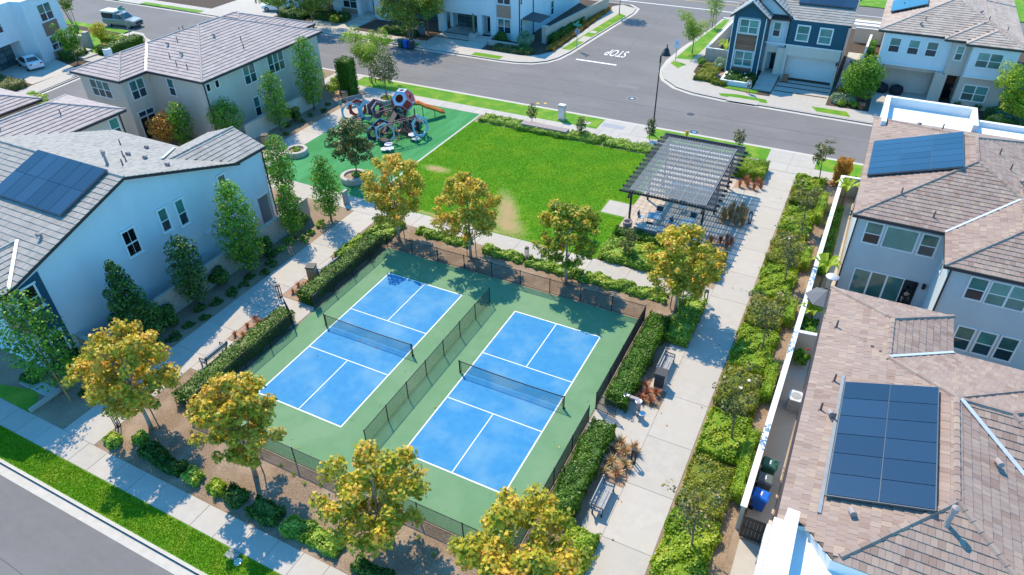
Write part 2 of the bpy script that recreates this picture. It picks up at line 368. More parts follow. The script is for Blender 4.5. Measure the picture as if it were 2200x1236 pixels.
def leafverts(C, N, size, rng, shape=DIAM):
    n = len(C); N = unit(N); t = unit(np.cross(N, rng.normal(size=(n, 3)))); b = np.cross(N, t)
    s = (size*rng.uniform(.65, 1.3, n))[:, None, None]
    fold = np.abs(shape[:, 1])[None, :, None]*.55
    V = C[:, None, :]+s*(shape[None, :, 0, None]*t[:, None, :]+shape[None, :, 1, None]*b[:, None, :]+fold*N[:, None, :])
    return V.reshape(-1, 3)
def crown_lobes(kind, H0, H, Rr, nl, rng):
    h = H-H0; out = []
    for i in range(nl):
        a = rng.uniform(0, 2*math.pi)
        if kind == 'round':
            z = 1-2*(i+.5)/nl; rr = math.sqrt(max(0, 1-z*z)); q = rng.uniform(.55, .85)
            p = (rr*math.cos(i*2.4)*Rr*q, rr*math.sin(i*2.4)*Rr*q, H0+h*(.5+.5*z*q)); s = Rr*rng.uniform(.27, .42)
        elif kind == 'broad':
            t = rng.uniform(0, 1); f = math.sin(math.pi*(.12+.80*t))**.6; q = f*rng.uniform(.10, 1.12)**.6
            p = (math.cos(i*2.4)*Rr*q, math.sin(i*2.4)*Rr*q, H0+h*(.08+.84*t)); s = Rr*rng.uniform(.12, .25)
        elif kind == 'cone':
            t = (i+.5)/nl; q = (1-t)**.8*rng.uniform(.55, .8)
            p = (math.cos(i*2.4)*Rr*q, math.sin(i*2.4)*Rr*q, H0+h*(.04+.94*t)); s = Rr*(.42-.26*t)*rng.uniform(.8, 1.2)
        elif kind == 'column':
            t = (i+.5)/nl; f = math.sin(math.pi*(t*.86+.1))**.7; q = f*rng.uniform(.4, .68)
            p = (math.cos(i*2.4)*Rr*q, math.sin(i*2.4)*Rr*q, H0+h*(.04+.93*t)); s = Rr*(.25+.25*f)*rng.uniform(.75, 1.2)
        else:                                   # vase / sparse
            t = (i+.5)/nl; q = (.35+.65*t)*rng.uniform(.3, .95)
            p = (math.cos(a)*Rr*q, math.sin(a)*Rr*q, H0+h*(.1+.85*t*rng.uniform(.7, 1.05))); s = Rr*rng.uniform(.16, .28)
        out.append((np.array(p), s))
    return out
def crown_mesh(lobes, n, size, m, rng, shape, up=.5, tv=.22, fill=.5):
    C = []; N = []; T = []; w = np.array([s**2 for _, s in lobes]); w /= w.sum()
    for (c, s), k in zip(lobes, w):
        k = max(6, int(n*k)); d = unit(rng.normal(size=(k, 3))); d[:, 2] *= .85
        r = s*rng.uniform(fill, 1.08, k)**.6
        C.append(c+d*r[:, None]); N.append(d*.7+np.array([0, 0, up])+rng.normal(size=(k, 3))*.45)
        T.append(np.full(k, rng.uniform(.25, .75))+rng.normal(size=k)*tv)
    C = np.concatenate(C); N = np.concatenate(N); T = np.clip(np.concatenate(T), 0, 1)
    return npmesh('crown', leafverts(C, N, size, rng, shape), len(shape), m, T)
seedn = [11]
def tree(label, x, y, H, Rr, kind, m, n, leaf, clear, name='tree', cat='tree', nl=34, shape=DIAM, stakes=0, group=None, bark='bark', tr=.09, up=.5, lean=(0, 0), multi=1, z=0, limbs=9, fill=.5, stake_m='stake', tv=.22):
    seedn[0] += 1; rng = np.random.default_rng(seedn[0])
    t = thing(name, label, cat, (x, y, z), 0, group)
    lob = crown_lobes(kind, clear, H, Rr, nl, rng)
    lob = [(c+np.array([lean[0]*c[2]/H, lean[1]*c[2]/H, 0]), s) for c, s in lob]
    mb = MB(); top = clear+(H-clear)*.72
    for k in range(multi):
        ox, oy = (0, 0) if multi == 1 else (rng.normal()*.12, rng.normal()*.12)
        sx, sy = (0, 0) if multi == 1 else (rng.normal()*Rr*.25, rng.normal()*Rr*.25)
        pts = []
        for i in range(6):
            f = i/5; pts.append((ox+sx*f+lean[0]*f*.7+rng.normal()*.03*f, oy+sy*f+lean[1]*f*.7+rng.normal()*.03*f, -.05+top*f))
        mb.tube(pts, [tr*1.25, tr*1.0, tr*.85, tr*.62, tr*.42, tr*.2], 7)
    for c, s in [lob[i] for i in rng.choice(len(lob), min(limbs, len(lob)), replace=False)]:
        z0 = max(clear*.75, min(top*.8, c[2]-.35*(H-clear))); f = z0/top
        b0 = Vector((lean[0]*f*.7, lean[1]*f*.7, z0)); e = Vector(c); md = b0.lerp(e, .5)+Vector((0, 0, -.12))
        mb.tube([b0, md, e], [tr*.42, tr*.28, tr*.1], 5)
    child('trunk', mb.mesh('trunk', MT[bark], True), t)
    child('crown', crown_mesh(lob, n, leaf, m, rng, shape, up, tv, fill), t)
    for k in range(stakes):
        a = 2.2*k+.6; sm = MB().tube([(math.cos(a)*.42, math.sin(a)*.42, 0), (math.cos(a)*.36, math.sin(a)*.36, 2.1)], .035, 6).mesh('stake', MT[stake_m]); child('stake', sm, t)
    return t
def leafy_box(label, x0, x1, y0, y1, h, m, n, leaf, name='hedge', cat='hedge', group=None, z=0, wob=.10, kind=None, shape=DIAM, up=.35, hvar=None):
    """clipped hedge or ground cover: uneven leaf-covered body"""
    seedn[0] += 1; rng = np.random.default_rng(seedn[0])
    dx, dy = x1-x0, y1-y0
    ph = rng.uniform(0, 6, 6)
    def wobf(P): return wob*(np.sin(P[:, 0]*3.1+ph[0])*np.sin(P[:, 1]*2.7+ph[1])+.6*np.sin(P[:, 0]*7.3+ph[2]+P[:, 2]*5)*np.sin(P[:, 1]*6.1+ph[3]))
    areas = np.array([dx*dy*1.2, dx*h, dx*h, dy*h, dy*h]); ks = (n*areas/areas.sum()).astype(int)
    C = []; N = []
    for i, k in enumerate(ks):
        u, v = rng.uniform(-.02, 1.02, k), rng.uniform(-.02, 1.02, k); o = np.ones(k)
        if i == 0: P = np.stack([x0+u*dx, y0+v*dy, o*h], 1); nn = (0, 0, 1)
        elif i == 1: P = np.stack([x0+u*dx, o*y0, v*h], 1); nn = (0, -1, 0)
        elif i == 2: P = np.stack([x0+u*dx, o*y1, v*h], 1); nn = (0, 1, 0)
        elif i == 3: P = np.stack([o*x0, y0+u*dy, v*h], 1); nn = (-1, 0, 0)
        else: P = np.stack([o*x1, y0+u*dy, v*h], 1); nn = (1, 0, 0)
        nn = np.array(nn, float)
        edge = np.minimum.reduce([P[:, 0]-x0, x1-P[:, 0], P[:, 1]-y0, y1-P[:, 1]]).clip(0, .3)/.3
        dsp = wobf(P)+rng.normal(size=k)*.03-rng.uniform(0, .12, k)
        P = P+nn*dsp[:, None]
        if i == 0: P[:, 2] -= (1-edge)*min(.16, h*.3)
        C.append(P); N.append(np.tile(nn, (k, 1))+np.array([0, 0, up])+rng.normal(size=(k, 3))*.5)
    C = np.concatenate(C); C[:, 2] = np.maximum(C[:, 2], .02); N = np.concatenate(N)
    T = np.clip(.5+.28*np.sin(C[:, 0]*1.7+ph[4])*np.sin(C[:, 1]*1.9+ph[5])+rng.normal(size=len(C))*.24, 0, 1)
    V = leafverts(C, N, leaf, rng, shape)
    k = len(shape); i = min(.13, dx*.2); ht = h-.14 if h > .35 else h*.55
    if k == 4:                                   # solid inner body so no ground shows through
        a = [(x0+i, y0+i), (x1-i, y0+i), (x1-i, y1-i), (x0+i, y1-i)]
        Q = [[(*a[j], 0), (*a[(j+1) % 4], 0), (*a[(j+1) % 4], ht), (*a[j], ht)] for j in range(4)]+[[(*q, ht) for q in a]]
        V = np.concatenate([V, np.array(Q).reshape(-1, 3)]); T = np.concatenate([T, np.full(5, .3)])
    cx, cy = (x0+x1)/2, (y0+y1)/2
    V = V-np.array([cx, cy, 0])
    o = link(name, npmesh(name, V, k, m, T), None, (cx, cy, z))
    return tag(o, label, cat, group, kind)
def shrub_mesh(r, h, m, n, leaf, rng, shape=DIAM, lob=9, up=.4):
    lobes = []
    for i in range(lob):
        a = i*2.4; q = rng.uniform(.2, .62); zz = h*rng.uniform(.25, .72)
        lobes.append((np.array([math.cos(a)*r*q, math.sin(a)*r*q, zz]), min(r, h)*rng.uniform(.32, .5)))
    return crown_mesh(lobes, n, leaf, m, rng, shape, up, .25, .35)
def shrub(label, x, y, r, h, m, n, leaf, name='shrub', cat='shrub', group=None, shape=DIAM, z=0, lob=9):
    seedn[0] += 1; rng = np.random.default_rng(seedn[0])
    me = shrub_mesh(r, h, m, n, leaf, rng, shape, lob); me.name = name
    return tag(link(name, me, None, (x, y, z)), label, cat, group)
def tuft_mesh(r, h, m, n, wd, rng, arch=.5):
    a = rng.uniform(0, 2*math.pi, n); out = rng.uniform(.1, 1, n)*r; hh = h*rng.uniform(.6, 1.1, n)
    d = np.stack([np.cos(a), np.sin(a), 0*a], 1); s = np.stack([-np.sin(a), np.cos(a), 0*a], 1)*(wd*rng.uniform(.6, 1.2, n))[:, None]
    b = d*(.06*rng.uniform(0, 1, n))[:, None]; z = np.array([0, 0, 1.])
    mid = b+d*(out*.45)[:, None]+z*(hh*.72)[:, None]; tip = b+d*out[:, None]+z*(hh*(1-.25*arch*rng.uniform(0, 1, n)))[:, None]
    V = np.stack([b-s*.5, b+s*.5, mid+s*.5, mid-s*.5, mid-s*.5, mid+s*.5, tip+s*.06, tip-s*.06], 1).reshape(-1, 3)
    return npmesh('tuft', V, 4, m, np.repeat(np.clip(rng.normal(.5, .28, n), 0, 1), 2))
def tuft(label, x, y, r, h, m, n, wd=.03, name='grass_tuft', cat='ornamental grass', group=None, z=0, arch=.5):
    seedn[0] += 1; me = tuft_mesh(r, h, m, n, wd, np.random.default_rng(seedn[0]), arch); me.name = name
    return tag(link(name, me, None, (x, y, z)), label, cat, group)
def blades(name, x0, x1, y0, y1, n, h, m, z, hole=None):
    """short grass as one mass of blades"""
    seedn[0] += 1; rng = np.random.default_rng(seedn[0])
    P = np.stack([rng.uniform(x0, x1, n), rng.uniform(y0, y1, n), np.full(n, 0.)], 1)
    if hole is not None: P = P[hole(P)]
    n = len(P); a = rng.uniform(0, 6.28, n); s = np.stack([np.cos(a), np.sin(a), 0*a], 1)*.022
    l = np.stack([rng.normal(size=n)*.03, rng.normal(size=n)*.03, h*rng.uniform(.5, 1.2, n)], 1)
    V = np.stack([P-s, P+s, P+l], 1).reshape(-1, 3); c = np.array([(x0+x1)/2, (y0+y1)/2, 0])
    o = link(name, npmesh(name, V-c, 3, m, np.clip(rng.normal(.45, .25, n), 0, 1)), None, (c[0], c[1], z)); o['kind'] = 'stuff'; return o

# ------------------------------------------------------------------ houses: roofs, walls, windows
CAM = Vector((26.89, -19.09, 29.18))
def clip_poly(poly, sub):
    """clip polygon 'sub' by the convex polygon 'poly' (both counter-clockwise, 2D)"""
    out = sub; n = len(poly)
    for i in range(n):
        ax, ay = poly[i]; bx, by = poly[(i+1) % n]
        if abs(ax-bx)+abs(ay-by) < 1e-6: continue
        inp, out = out, []
        for j in range(len(inp)):
            p, q = inp[j], inp[(j+1) % len(inp)]
            sp = (bx-ax)*(p[1]-ay)-(by-ay)*(p[0]-ax); sq = (bx-ax)*(q[1]-ay)-(by-ay)*(q[0]-ax)
            if sp >= -1e-9: out.append(p)
            if (sp >= 0) != (sq >= 0) and abs(sp-sq) > 1e-12:
                k = sp/(sp-sq); out.append((p[0]+(q[0]-p[0])*k, p[1]+(q[1]-p[1])*k))
        if len(out) < 3: return []
    return out
def tiled_roof(house, rects, pitch, m, tile=(.30, .38), thick=.045, singles=300, cap_m=None, skip=None, cap_single=True, capskip=None, capw=.13, fascia=.2, regions=None):
    pitch0 = pitch; cs = 1/math.sqrt(1+pitch*pitch)
    def zf(r, x, y):
        x0, x1, y0, y1 = r['r']
        if x < x0-.01 or x > x1+.01 or y < y0-.01 or y > y1+.01: return -9
        k = r['k']
        d = min(x-x0, x1-x, y-y0, y1-y) if k == 'hip' else min(y-y0, y1-y) if k == 'gx' else min(x-x0, x1-x)
        return r['z']+r.get('p', pitch0)*d
    base = MB(); faces = []; segs = []
    for ri, r in enumerate(rects):
        x0, x1, y0, y1 = r['r']; w, d, k = x1-x0, y1-y0, r['k']; ze = r['z']; pitch = r.get('p', pitch0)
        if k == 'hip':
            mm = min(w, d)/2
            F = [((x0, y0), (1, 0), (0, 1), w), ((x1, y0), (0, 1), (-1, 0), d), ((x1, y1), (-1, 0), (0, -1), w), ((x0, y1), (0, -1), (1, 0), d)]
            for P0, e, n, L in F: faces.append((ri, P0, e, n, [(0, 0), (L, 0), (L-mm, mm), (mm, mm)] if L > 2*mm+.01 else [(0, 0), (L, 0), (mm, mm)]))
            zt = ze+pitch*mm
            A, B = ((x0+mm, y0+mm), (x1-mm, y0+mm)) if w >= d else ((x0+mm, y0+mm), (x0+mm, y1-mm))
            A3, B3 = (*A, zt), (*B, zt)
            if A != B: segs.append((ri, A3, B3))
            for c in ((x0, y0), (x1, y0), (x1, y1), (x0, y1)):
                t = A3 if (abs(c[0]-A[0])+abs(c[1]-A[1])) < (abs(c[0]-B[0])+abs(c[1]-B[1])) else B3
                segs.append((ri, (*c, ze), t))
        else:
            mm = d/2 if k == 'gx' else w/2; zt = ze+pitch*mm
            if k == 'gx':
                F = [((x0, y0), (1, 0), (0, 1), w), ((x1, y1), (-1, 0), (0, -1), w)]; segs.append((ri, (x0, y0+mm, zt), (x1, y0+mm, zt)))
            else:
                F = [((x1, y0), (0, 1), (-1, 0), d), ((x0, y1), (0, -1), (1, 0), d)]
                v, u = r.get('v', (0, 0)), r.get('u', (0, 0))          # valley set-backs at the low-y and high-y ends
                segs.append((ri, (x0+mm, y0+v[1], zt), (x0+mm, y1-u[1], zt)))
                for i, (P0, e, n, L) in enumerate(F):
                    a, b_ = (v, u) if i == 0 else (u, v)
                    faces.append((ri, P0, e, n, [(a[0], 0), (L-b_[0], 0), (L-b_[1], mm), (a[1], mm)]))
                continue
            for P0, e, n, L in F: faces.append((ri, P0, e, n, [(0, 0), (L, 0), (L, mm), (0, mm)]))
    full = []; mbs = MB()
    for ri, P0, e, n, poly in faces:
        r = rects[ri]; ze = r['z']; pitch = r.get('p', pitch0); cs = 1/math.sqrt(1+pitch*pitch)
        def W(a, dd, lift=0): return Vector((P0[0]+e[0]*a+n[0]*dd, P0[1]+e[1]*a+n[1]*dd, ze+pitch*dd+lift))
        for rg in (regions or [None]):
            pb = poly if rg is None else clip_poly([((q[0]-P0[0])*e[0]+(q[1]-P0[1])*e[1], (q[0]-P0[0])*n[0]+(q[1]-P0[1])*n[1]) for q in rg], poly)
            if len(pb) > 2: base.extr([W(a, dd, -.005) for a, dd in pb], (0, 0, -fascia))
        step = tile[1]*cs; L = max(q[0] for q in poly); D = max(q[1] for q in poly)
        for row in range(int(D/step)+1):
            d0 = row*step-(.03 if row == 0 else 0); d1 = (row+1)*step
            off = (row % 2)*tile[0]*.5+rnd.uniform(-.02, .02)
            for c in range(-1, int(L/tile[0])+2):
                a0 = c*tile[0]-off; a1 = a0+tile[0]-.008
                ac, dc = (a0+a1)/2, (d0+d1)/2
                q = W(ac, dc)
                if skip and skip(q.x, q.y): continue
                oth = max([zf(o, q.x, q.y) for j, o in enumerate(rects) if j != ri] or [-9])
                if q.z < oth-.022: continue
                pl = clip_poly(poly, [(a0, max(d0, 0)), (a1, max(d0, 0)), (a1, d1), (a0, d1)])
                if len(pl) < 3: continue
                area = abs(sum(pl[i][0]*pl[(i+1) % len(pl)][1]-pl[(i+1) % len(pl)][0]*pl[i][1] for i in range(len(pl))))/2
                if area < .004: continue
                if area > .97*(a1-a0)*step and row > 0 and singles:
                    full.append(((W(a0, d0)-CAM).length, (e, n), W(a0, d0))); continue
                j = rnd.uniform(-.007, .007)
                lf = [thick*(1-.85*(b-d0)/(d1-d0))+j for a, b in pl]
                tp = [W(a, b, l) for (a, b), l in zip(pl, lf)]; bt = [W(a, b, -.004) for a, b in pl]; k = len(pl)
                mbs.add(tp+bt, [tuple(range(k))]+[(k+i, k+(i+1) % k, (i+1) % k, i) for i in range(k)], rnd.random()*.98+.01)
    roof = base.build('roof', MT['gutter'], house)
    full.sort(key=lambda q: q[0]); mesh = {}
    for i, (_, (e, n), p) in enumerate(full):
        step = tile[1]*cs; E3 = Vector((*e, 0)); N3 = Vector((*n, pitch)); wv = tile[0]-.008
        j = rnd.uniform(-.007, .007)
        vs = [Vector((0, 0, thick)), E3*wv+Vector((0, 0, thick)), E3*wv+N3*step*1.04+Vector((0, 0, .006)), N3*step*1.04+Vector((0, 0, .006)),
              Vector((0, 0, -.004)), E3*wv+Vector((0, 0, -.004)), E3*wv+N3*step*1.04-Vector((0, 0, .004)), N3*step*1.04-Vector((0, 0, .004))]
        fs = [(0,1,2,3),(4,5,1,0),(5,6,2,1),(6,7,3,2),(7,4,0,3)]
        if i < singles:
            if (e, n) not in mesh: mesh[(e, n)] = MB().add(vs, fs).mesh('tile', m)
            at('tile', mesh[(e, n)], roof, p+Vector((0, 0, j)))
        else: mbs.add([p+v+Vector((0, 0, j)) for v in vs], fs, rnd.random()*.98+.01)
    if mbs.v: mbs.build('tiles', m, roof)['kind'] = 'stuff'
    # hip and ridge caps
    cap = MB().add([(0,-capw,-.05),(0,-capw*.55,.055),(0,capw*.55,.055),(0,capw,-.05),(.41,-capw*.9,-.06),(.41,-capw*.5,.035),(.41,capw*.5,.035),(.41,capw*.9,-.06)],
                   [(0,4,5,1),(1,5,6,2),(2,6,7,3),(3,2,1,0),(4,7,6,5)])
    cm = cap.mesh('ridge_tile', cap_m or m); big = MB()
    for ri, p, q in segs:
        p, q = Vector(p), Vector(q); d = q-p; L = d.length; d.normalize(); s = d.cross(Vector((0, 0, 1))).normalized(); u = s.cross(d)
        k = max(1, round(L/.40))
        for i in range(k):
            c = p+d*(L*i/k); c2 = p+d*(L*(i+.5)/k)
            if skip and skip(c2.x, c2.y): continue
            if capskip and capskip(c2.x, c2.y): continue
            if c2.z < max([zf(o, c2.x, c2.y) for j, o in enumerate(rects) if j != ri] or [-9])-.015: continue
            mt = Matrix(((d.x, s.x, u.x, c.x), (d.y, s.y, u.y, c.y), (d.z, s.z, u.z, c.z+.05), (0, 0, 0, 1)))
            if cap_single:
                o = bpy.data.objects.new('ridge_tile', cm); COL.objects.link(o); o.parent = roof
                m2 = mt.copy(); m2.translation = mt.translation-WO[roof.name]; o.matrix_local = m2
            else: big.add([mt @ Vector(v) for v in cap.v], cap.f, rnd.random())
    if big.v: big.build('ridge_tiles', cap_m or m, roof)['kind'] = 'stuff'
    return roof
FACE = {'y-': 0, 'x+': R(90), 'y+': R(180), 'x-': R(-90)}
WC = {}
def wpos(face, X, a, z): return (a, X, z) if face[0] == 'y' else (X, a, z)
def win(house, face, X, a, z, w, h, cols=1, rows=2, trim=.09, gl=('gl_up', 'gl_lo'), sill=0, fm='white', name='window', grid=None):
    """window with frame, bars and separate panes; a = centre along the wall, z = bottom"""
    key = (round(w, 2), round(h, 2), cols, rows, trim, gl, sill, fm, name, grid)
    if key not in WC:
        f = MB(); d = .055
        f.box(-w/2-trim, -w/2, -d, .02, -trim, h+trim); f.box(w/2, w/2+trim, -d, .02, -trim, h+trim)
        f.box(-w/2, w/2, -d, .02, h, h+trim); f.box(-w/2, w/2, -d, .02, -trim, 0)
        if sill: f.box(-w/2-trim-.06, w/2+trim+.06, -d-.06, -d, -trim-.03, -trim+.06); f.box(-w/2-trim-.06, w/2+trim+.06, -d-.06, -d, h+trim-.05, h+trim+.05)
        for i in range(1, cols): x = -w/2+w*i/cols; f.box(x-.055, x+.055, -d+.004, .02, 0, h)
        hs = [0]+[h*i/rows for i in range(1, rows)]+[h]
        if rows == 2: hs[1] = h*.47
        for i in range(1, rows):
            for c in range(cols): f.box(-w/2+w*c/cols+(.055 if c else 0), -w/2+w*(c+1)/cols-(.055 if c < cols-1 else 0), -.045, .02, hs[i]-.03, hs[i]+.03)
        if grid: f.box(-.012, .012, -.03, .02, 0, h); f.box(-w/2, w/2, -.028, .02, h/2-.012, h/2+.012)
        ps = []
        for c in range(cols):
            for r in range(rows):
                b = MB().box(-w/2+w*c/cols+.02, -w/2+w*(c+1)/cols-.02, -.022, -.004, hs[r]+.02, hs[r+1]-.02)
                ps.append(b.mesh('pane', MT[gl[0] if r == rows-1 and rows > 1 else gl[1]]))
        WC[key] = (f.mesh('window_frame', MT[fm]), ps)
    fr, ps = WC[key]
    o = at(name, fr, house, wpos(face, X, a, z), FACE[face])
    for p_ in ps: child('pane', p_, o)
    return o
def garage(house, face, X, a, w, h, cols, rows, m, fm, z=0):
    f = MB().box(-w/2-.08, w/2+.08, -.03, .03, 0, h+.1); o = at('garage_door', f.mesh('garage_door', MT[fm]), house, wpos(face, X, a, z), FACE[face])
    pm = MB().box(-w/cols/2+.05, w/cols/2-.05, -.05, -.03, .05, h/rows-.04).mesh('panel', MT[m])
    for i in range(cols):
        for j in range(rows): child('panel', pm, o, (-w/2+w*(i+.5)/cols, 0, h*j/rows))
    return o
def door(house, face, X, a, w, h, m='gl_dark', z=0):
    o = at('door', MB().box(-w/2, w/2, -.04, .02, 0, h).mesh('door', MT[m]), house, wpos(face, X, a, z), FACE[face])
    child('handle', MB().box(w/2-.14, w/2-.09, -.10, -.04, .9, 1.15).mesh('handle', MT['steel']), o); return o
def solar(house, P0, e, n, pitch, nx, ny, px, py):
    """array of panels on a roof face: P0 lower corner, e along the eave, n up the slope (plan), lifted above the tiles"""
    E3 = Vector((*e, 0)); N3 = Vector((*n, pitch)).normalized(); U = E3.cross(N3)
    if U.z < 0: U = -U
    P0 = Vector(P0)
    mt = Matrix((E3, N3, U)).transposed().to_4x4()
    L, H = nx*px, ny*py
    fr = MB().box(-.03, L+.03, -.03, H+.03, .02, .10).mesh('solar_array', MT['solar_frame'])
    mt.translation = P0-WO[house.name]
    o = bpy.data.objects.new('solar_array', fr); COL.objects.link(o); o.parent = house; o.matrix_local = mt
    pm = MB().box(.016, px-.016, .016, py-.016, .10, .125).mesh('solar_panel', MT['solar'])
    for i in range(nx):
        for j in range(ny): child('solar_panel', pm, o, (i*px, j*py, 0))
    return o
def vent(house, x, y, z, kind='pipe'):
    if kind == 'pipe': b = MB().lathe([(.13, -.1), (.05, .02), (.04, .42), (.0, .42)], 8); mm = 'pipe'
    elif kind == 'flue': b = MB().lathe([(.14, -.1), (.09, .05), (.08, .7), (.13, .72), (.13, .9), (0, .98)], 10); mm = 'ventcap'
    else: b = MB().tube([(0, 0, -.05), (0, 0, .16), (.26, 0, .20)], [.11, .12, .12], 10); mm = 'ventcap'
    return at('roof_vent', b.mesh('roof_vent', MT[mm]), house, (x, y, z), rnd.uniform(-.4, .4) if kind != 'hood' else R(-70))
def strip(house, name, p, q, wd, m, lift=.06):
    return MB().bar(Vector(p)+Vector((0, 0, lift)), Vector(q)+Vector((0, 0, lift)), wd, .03).build(name, MT[m], house)
def pipe(house, x, y, z0, z1, m='gutter'):
    return MB().box(x-.045, x+.045, y-.045, y+.045, z0, z1).build('downpipe', MT[m], house)

# ------------------------------------------------------------------ the setting
def ribbon(mb, pts, o0, o1, z0, z1):
    P = [Vector((*q, 0)) for q in pts]; n = len(P); A = []; B = []
    for i in range(n):
        d0 = (P[i]-P[i-1]).normalized() if i else None; d1 = (P[i+1]-P[i]).normalized() if i < n-1 else None
        d = ((d0 or d1)+(d1 or d0)).normalized(); nr = Vector((-d.y, d.x, 0)); sc = 1/max(.4, nr.dot(Vector((-(d0 or d1).y, (d0 or d1).x, 0))))
        A.append(P[i]+nr*o0*sc); B.append(P[i]+nr*o1*sc)
    for i in range(n-1):
        q = [A[i], A[i+1], B[i+1], B[i]]
        mb.add([(v.x, v.y, z0) for v in q]+[(v.x, v.y, z1) for v in q], [(3,2,1,0),(4,5,6,7),(0,1,5,4),(1,2,6,5),(2,3,7,6),(3,0,4,7)])
ROADZ = -.12
struct('ground', MB().box(-400, 400, -400, 500, -.6, -.22), MT['soil'])
struct('road', MB().prism([(-160, -60), (130, -60), (130, 130), (-160, 130)], -.2, ROADZ), MT['asphalt'])
K0 = arc(-39, 38.9, 7, 180, 90, 8); k_park = [(-46, -9.95)]+K0+[(80, 45.9)]                 # kerb lines, land on the right-hand side
k_south = [(80, -9.95), (-46, -9.95)]
struct('park_ground', MB().prism([(-46, -9.95)]+K0+[(80, 45.9), (80, -9.95)], -.3, 0), MT['soil'])
k_w = [(-56.2, 14), (-57.2, 24), (-58.2, 33)]+arc(-65.3, 38.6, 7, 0, 90, 8)+[(-100, 47.2)]
struct('west_ground', MB().prism(k_w+[(-100, 14)], -.3, 0), MT['mulch_dark'])
k_nl = [(-100, 57.9), (-42, 57.5), (-14.5, 57.55)]+[(-12, 57.75), (-10, 58.4), (-8.6, 59.6), (-7.8, 61.2), (-7.3, 64), (-6.7, 72), (-5.7, 84), (-6, 86.5), (-7.5, 88)]+[(-40, 89)]
struct('north_ground', MB().prism(k_nl+[(-100, 89)], -.3, 0), MT['mulch_dark'])
k_nr = [(30, 89), (8.5, 88), (7.3, 86), (7.1, 82), (5.6, 72), (5.2, 66), (5.5, 62), (6.6, 59.5), (8.4, 57.7), (10.5, 56.8), (14, 56.3), (30, 55.9), (80, 55.5)]
struct('north_east_ground', MB().prism(k_nr+[(80, 89)], -.3, 0), MT['mulch_dark'])
struct('far_ground', MB().box(-120, 120, 101, 300, -.3, 0), MT['grass'])
kb = MB(); gu = MB()
for ln, sgn in ((k_park, -1), (k_south, -1), (k_w, 1), (k_nl, 1), (k_nr, 1)):
    if sgn > 0 and ln in (k_w,): pass
    s_ = {id(k_park): -1, id(k_south): -1, id(k_w): 1, id(k_nl): 1, id(k_nr): 1}[id(ln)]
    ribbon(kb, ln, 0, s_*.16, -.3, .012); ribbon(gu, ln, 0, -s_*.48, -.25, ROADZ+.012)
struct('kerb', kb, MT['kerb']); struct('gutter', gu, MT['kerb'])
mk = MB()                                                    # joint across the road and road paint
struct('road_seam', MB().box(-46, 80, 51.2, 51.235, -.2, ROADZ+.004), MT['darkgrey'])
paint = MB()
paint.box(-5.6, -.3, 61.85, 62.2, -.2, ROADZ+.005)
paint.box(-40, 22, 90.2, 90.45, -.2, ROADZ+.005); paint.box(-40, 30, 96.0, 96.15, -.2, ROADZ+.005)
paint.box(6.8, 20, 87.2, 87.4, -.2, ROADZ+.005)
for y in (91.2, 92.8): paint.box(24, 27.5, y, y+.9, -.2, ROADZ+.005)
struct('road_paint', paint, MT['linewhite'])
struct('centre_line', MB().box(-60, 80, 94.2, 94.35, -.2, ROADZ+.005), MT['yellow'])
cr = MB()
for pts in ([(-30, 48.2), (-22, 48.0), (-12, 48.4), (-3, 48.1), (6, 48.6), (16, 48.3), (28, 48.5)], [(-20, 54.6), (-11, 54.2), (-2, 54.9), (9, 54.4)], [(-1.5, 58), (-.9, 66), (-1.3, 76), (-.8, 88)], [(-30, -13.4), (-12, -13.1), (0, -13.6), (8, -13.3)], [(13.8, 49.2), (14.5, 49.8), (15.6, 50.0)]):
    P = [Vector((*q, 0)) for q in pts]
    ribbon(cr, pts, -.022, .022, -.2, ROADZ+.003)
struct('road_crack', cr, MT['tar'])
st = MB()
for x, y, w_, h_ in ((2.0, 55.4, 2.6, .9), (-34, 53.0, 3.2, 1.6)): st.box(x, x+w_, y, y+h_, -.2, ROADZ+.0025)
struct('road_patch', st, MT['asphalt_ring'])
def text(name, s, size, loc, rot, m, parent=None, sx=1, sy=1, ext=0.002):
    c = bpy.data.curves.new(name, 'FONT'); c.body = s; c.size = size; c.align_x = 'CENTER'; c.align_y = 'CENTER'; c.extrude = ext
    o = bpy.data.objects.new('tmp', c); COL.objects.link(o); bpy.context.view_layer.update()
    me = bpy.data.meshes.new_from_object(o.evaluated_get(bpy.context.evaluated_depsgraph_get())); bpy.data.objects.remove(o)
    me.materials.clear(); me.materials.append(m); me.name = name
    o = bpy.data.objects.new(name, me); COL.objects.link(o); o.parent = parent
    o.location = loc; o.rotation_euler = rot; o.scale = (sx, sy, 1); return o
o = text('stop_marking', 'STOP', 1.35, (-1.75, 66.3, ROADZ+.008), (0, 0, R(180)), MT['linewhite'], sx=.86, sy=2.6)
o['kind'] = 'structure'

# pavements and paths
pv = struct('sidewalk', MB().box(-46, 60, -8.3, -6.95, -.2, -.05), MT['soil'])
slabs(pv, -34.1, 28.9, -8.3, -6.95, 42, 1, .016, MT['concrete'], .02)
pv2 = struct('street_sidewalk', MB().box(-44, 60, 41.55, 43.15, -.2, -.05), MT['soil'])
slabs(pv2, -27, 29.0, 41.55, 43.15, 28, 1, .016, MT['concrete'])
lp = struct('left_path', MB().box(-7.8, -5.25, -6.95, 21.5, -.2, -.05), MT['soil'])
slabs(lp, -7.8, -5.25, -6.95, 19.55, 1, 10, .02, MT['concrete'])
for (x0, x1, y0, y1) in ((-5.25, -3.75, -.2, 2.8), (-5.25, -2.2, 5.4, 7.9), (-5.25, -3.75, 10.2, 13.2)): slabs(lp, x0, x1, y0, y1, 1, 1, .02, MT['concrete'])
cp = struct('cross_path', MB().box(-8.1, 21.55, 19.55, 21.5, -.2, -.05), MT['soil'])
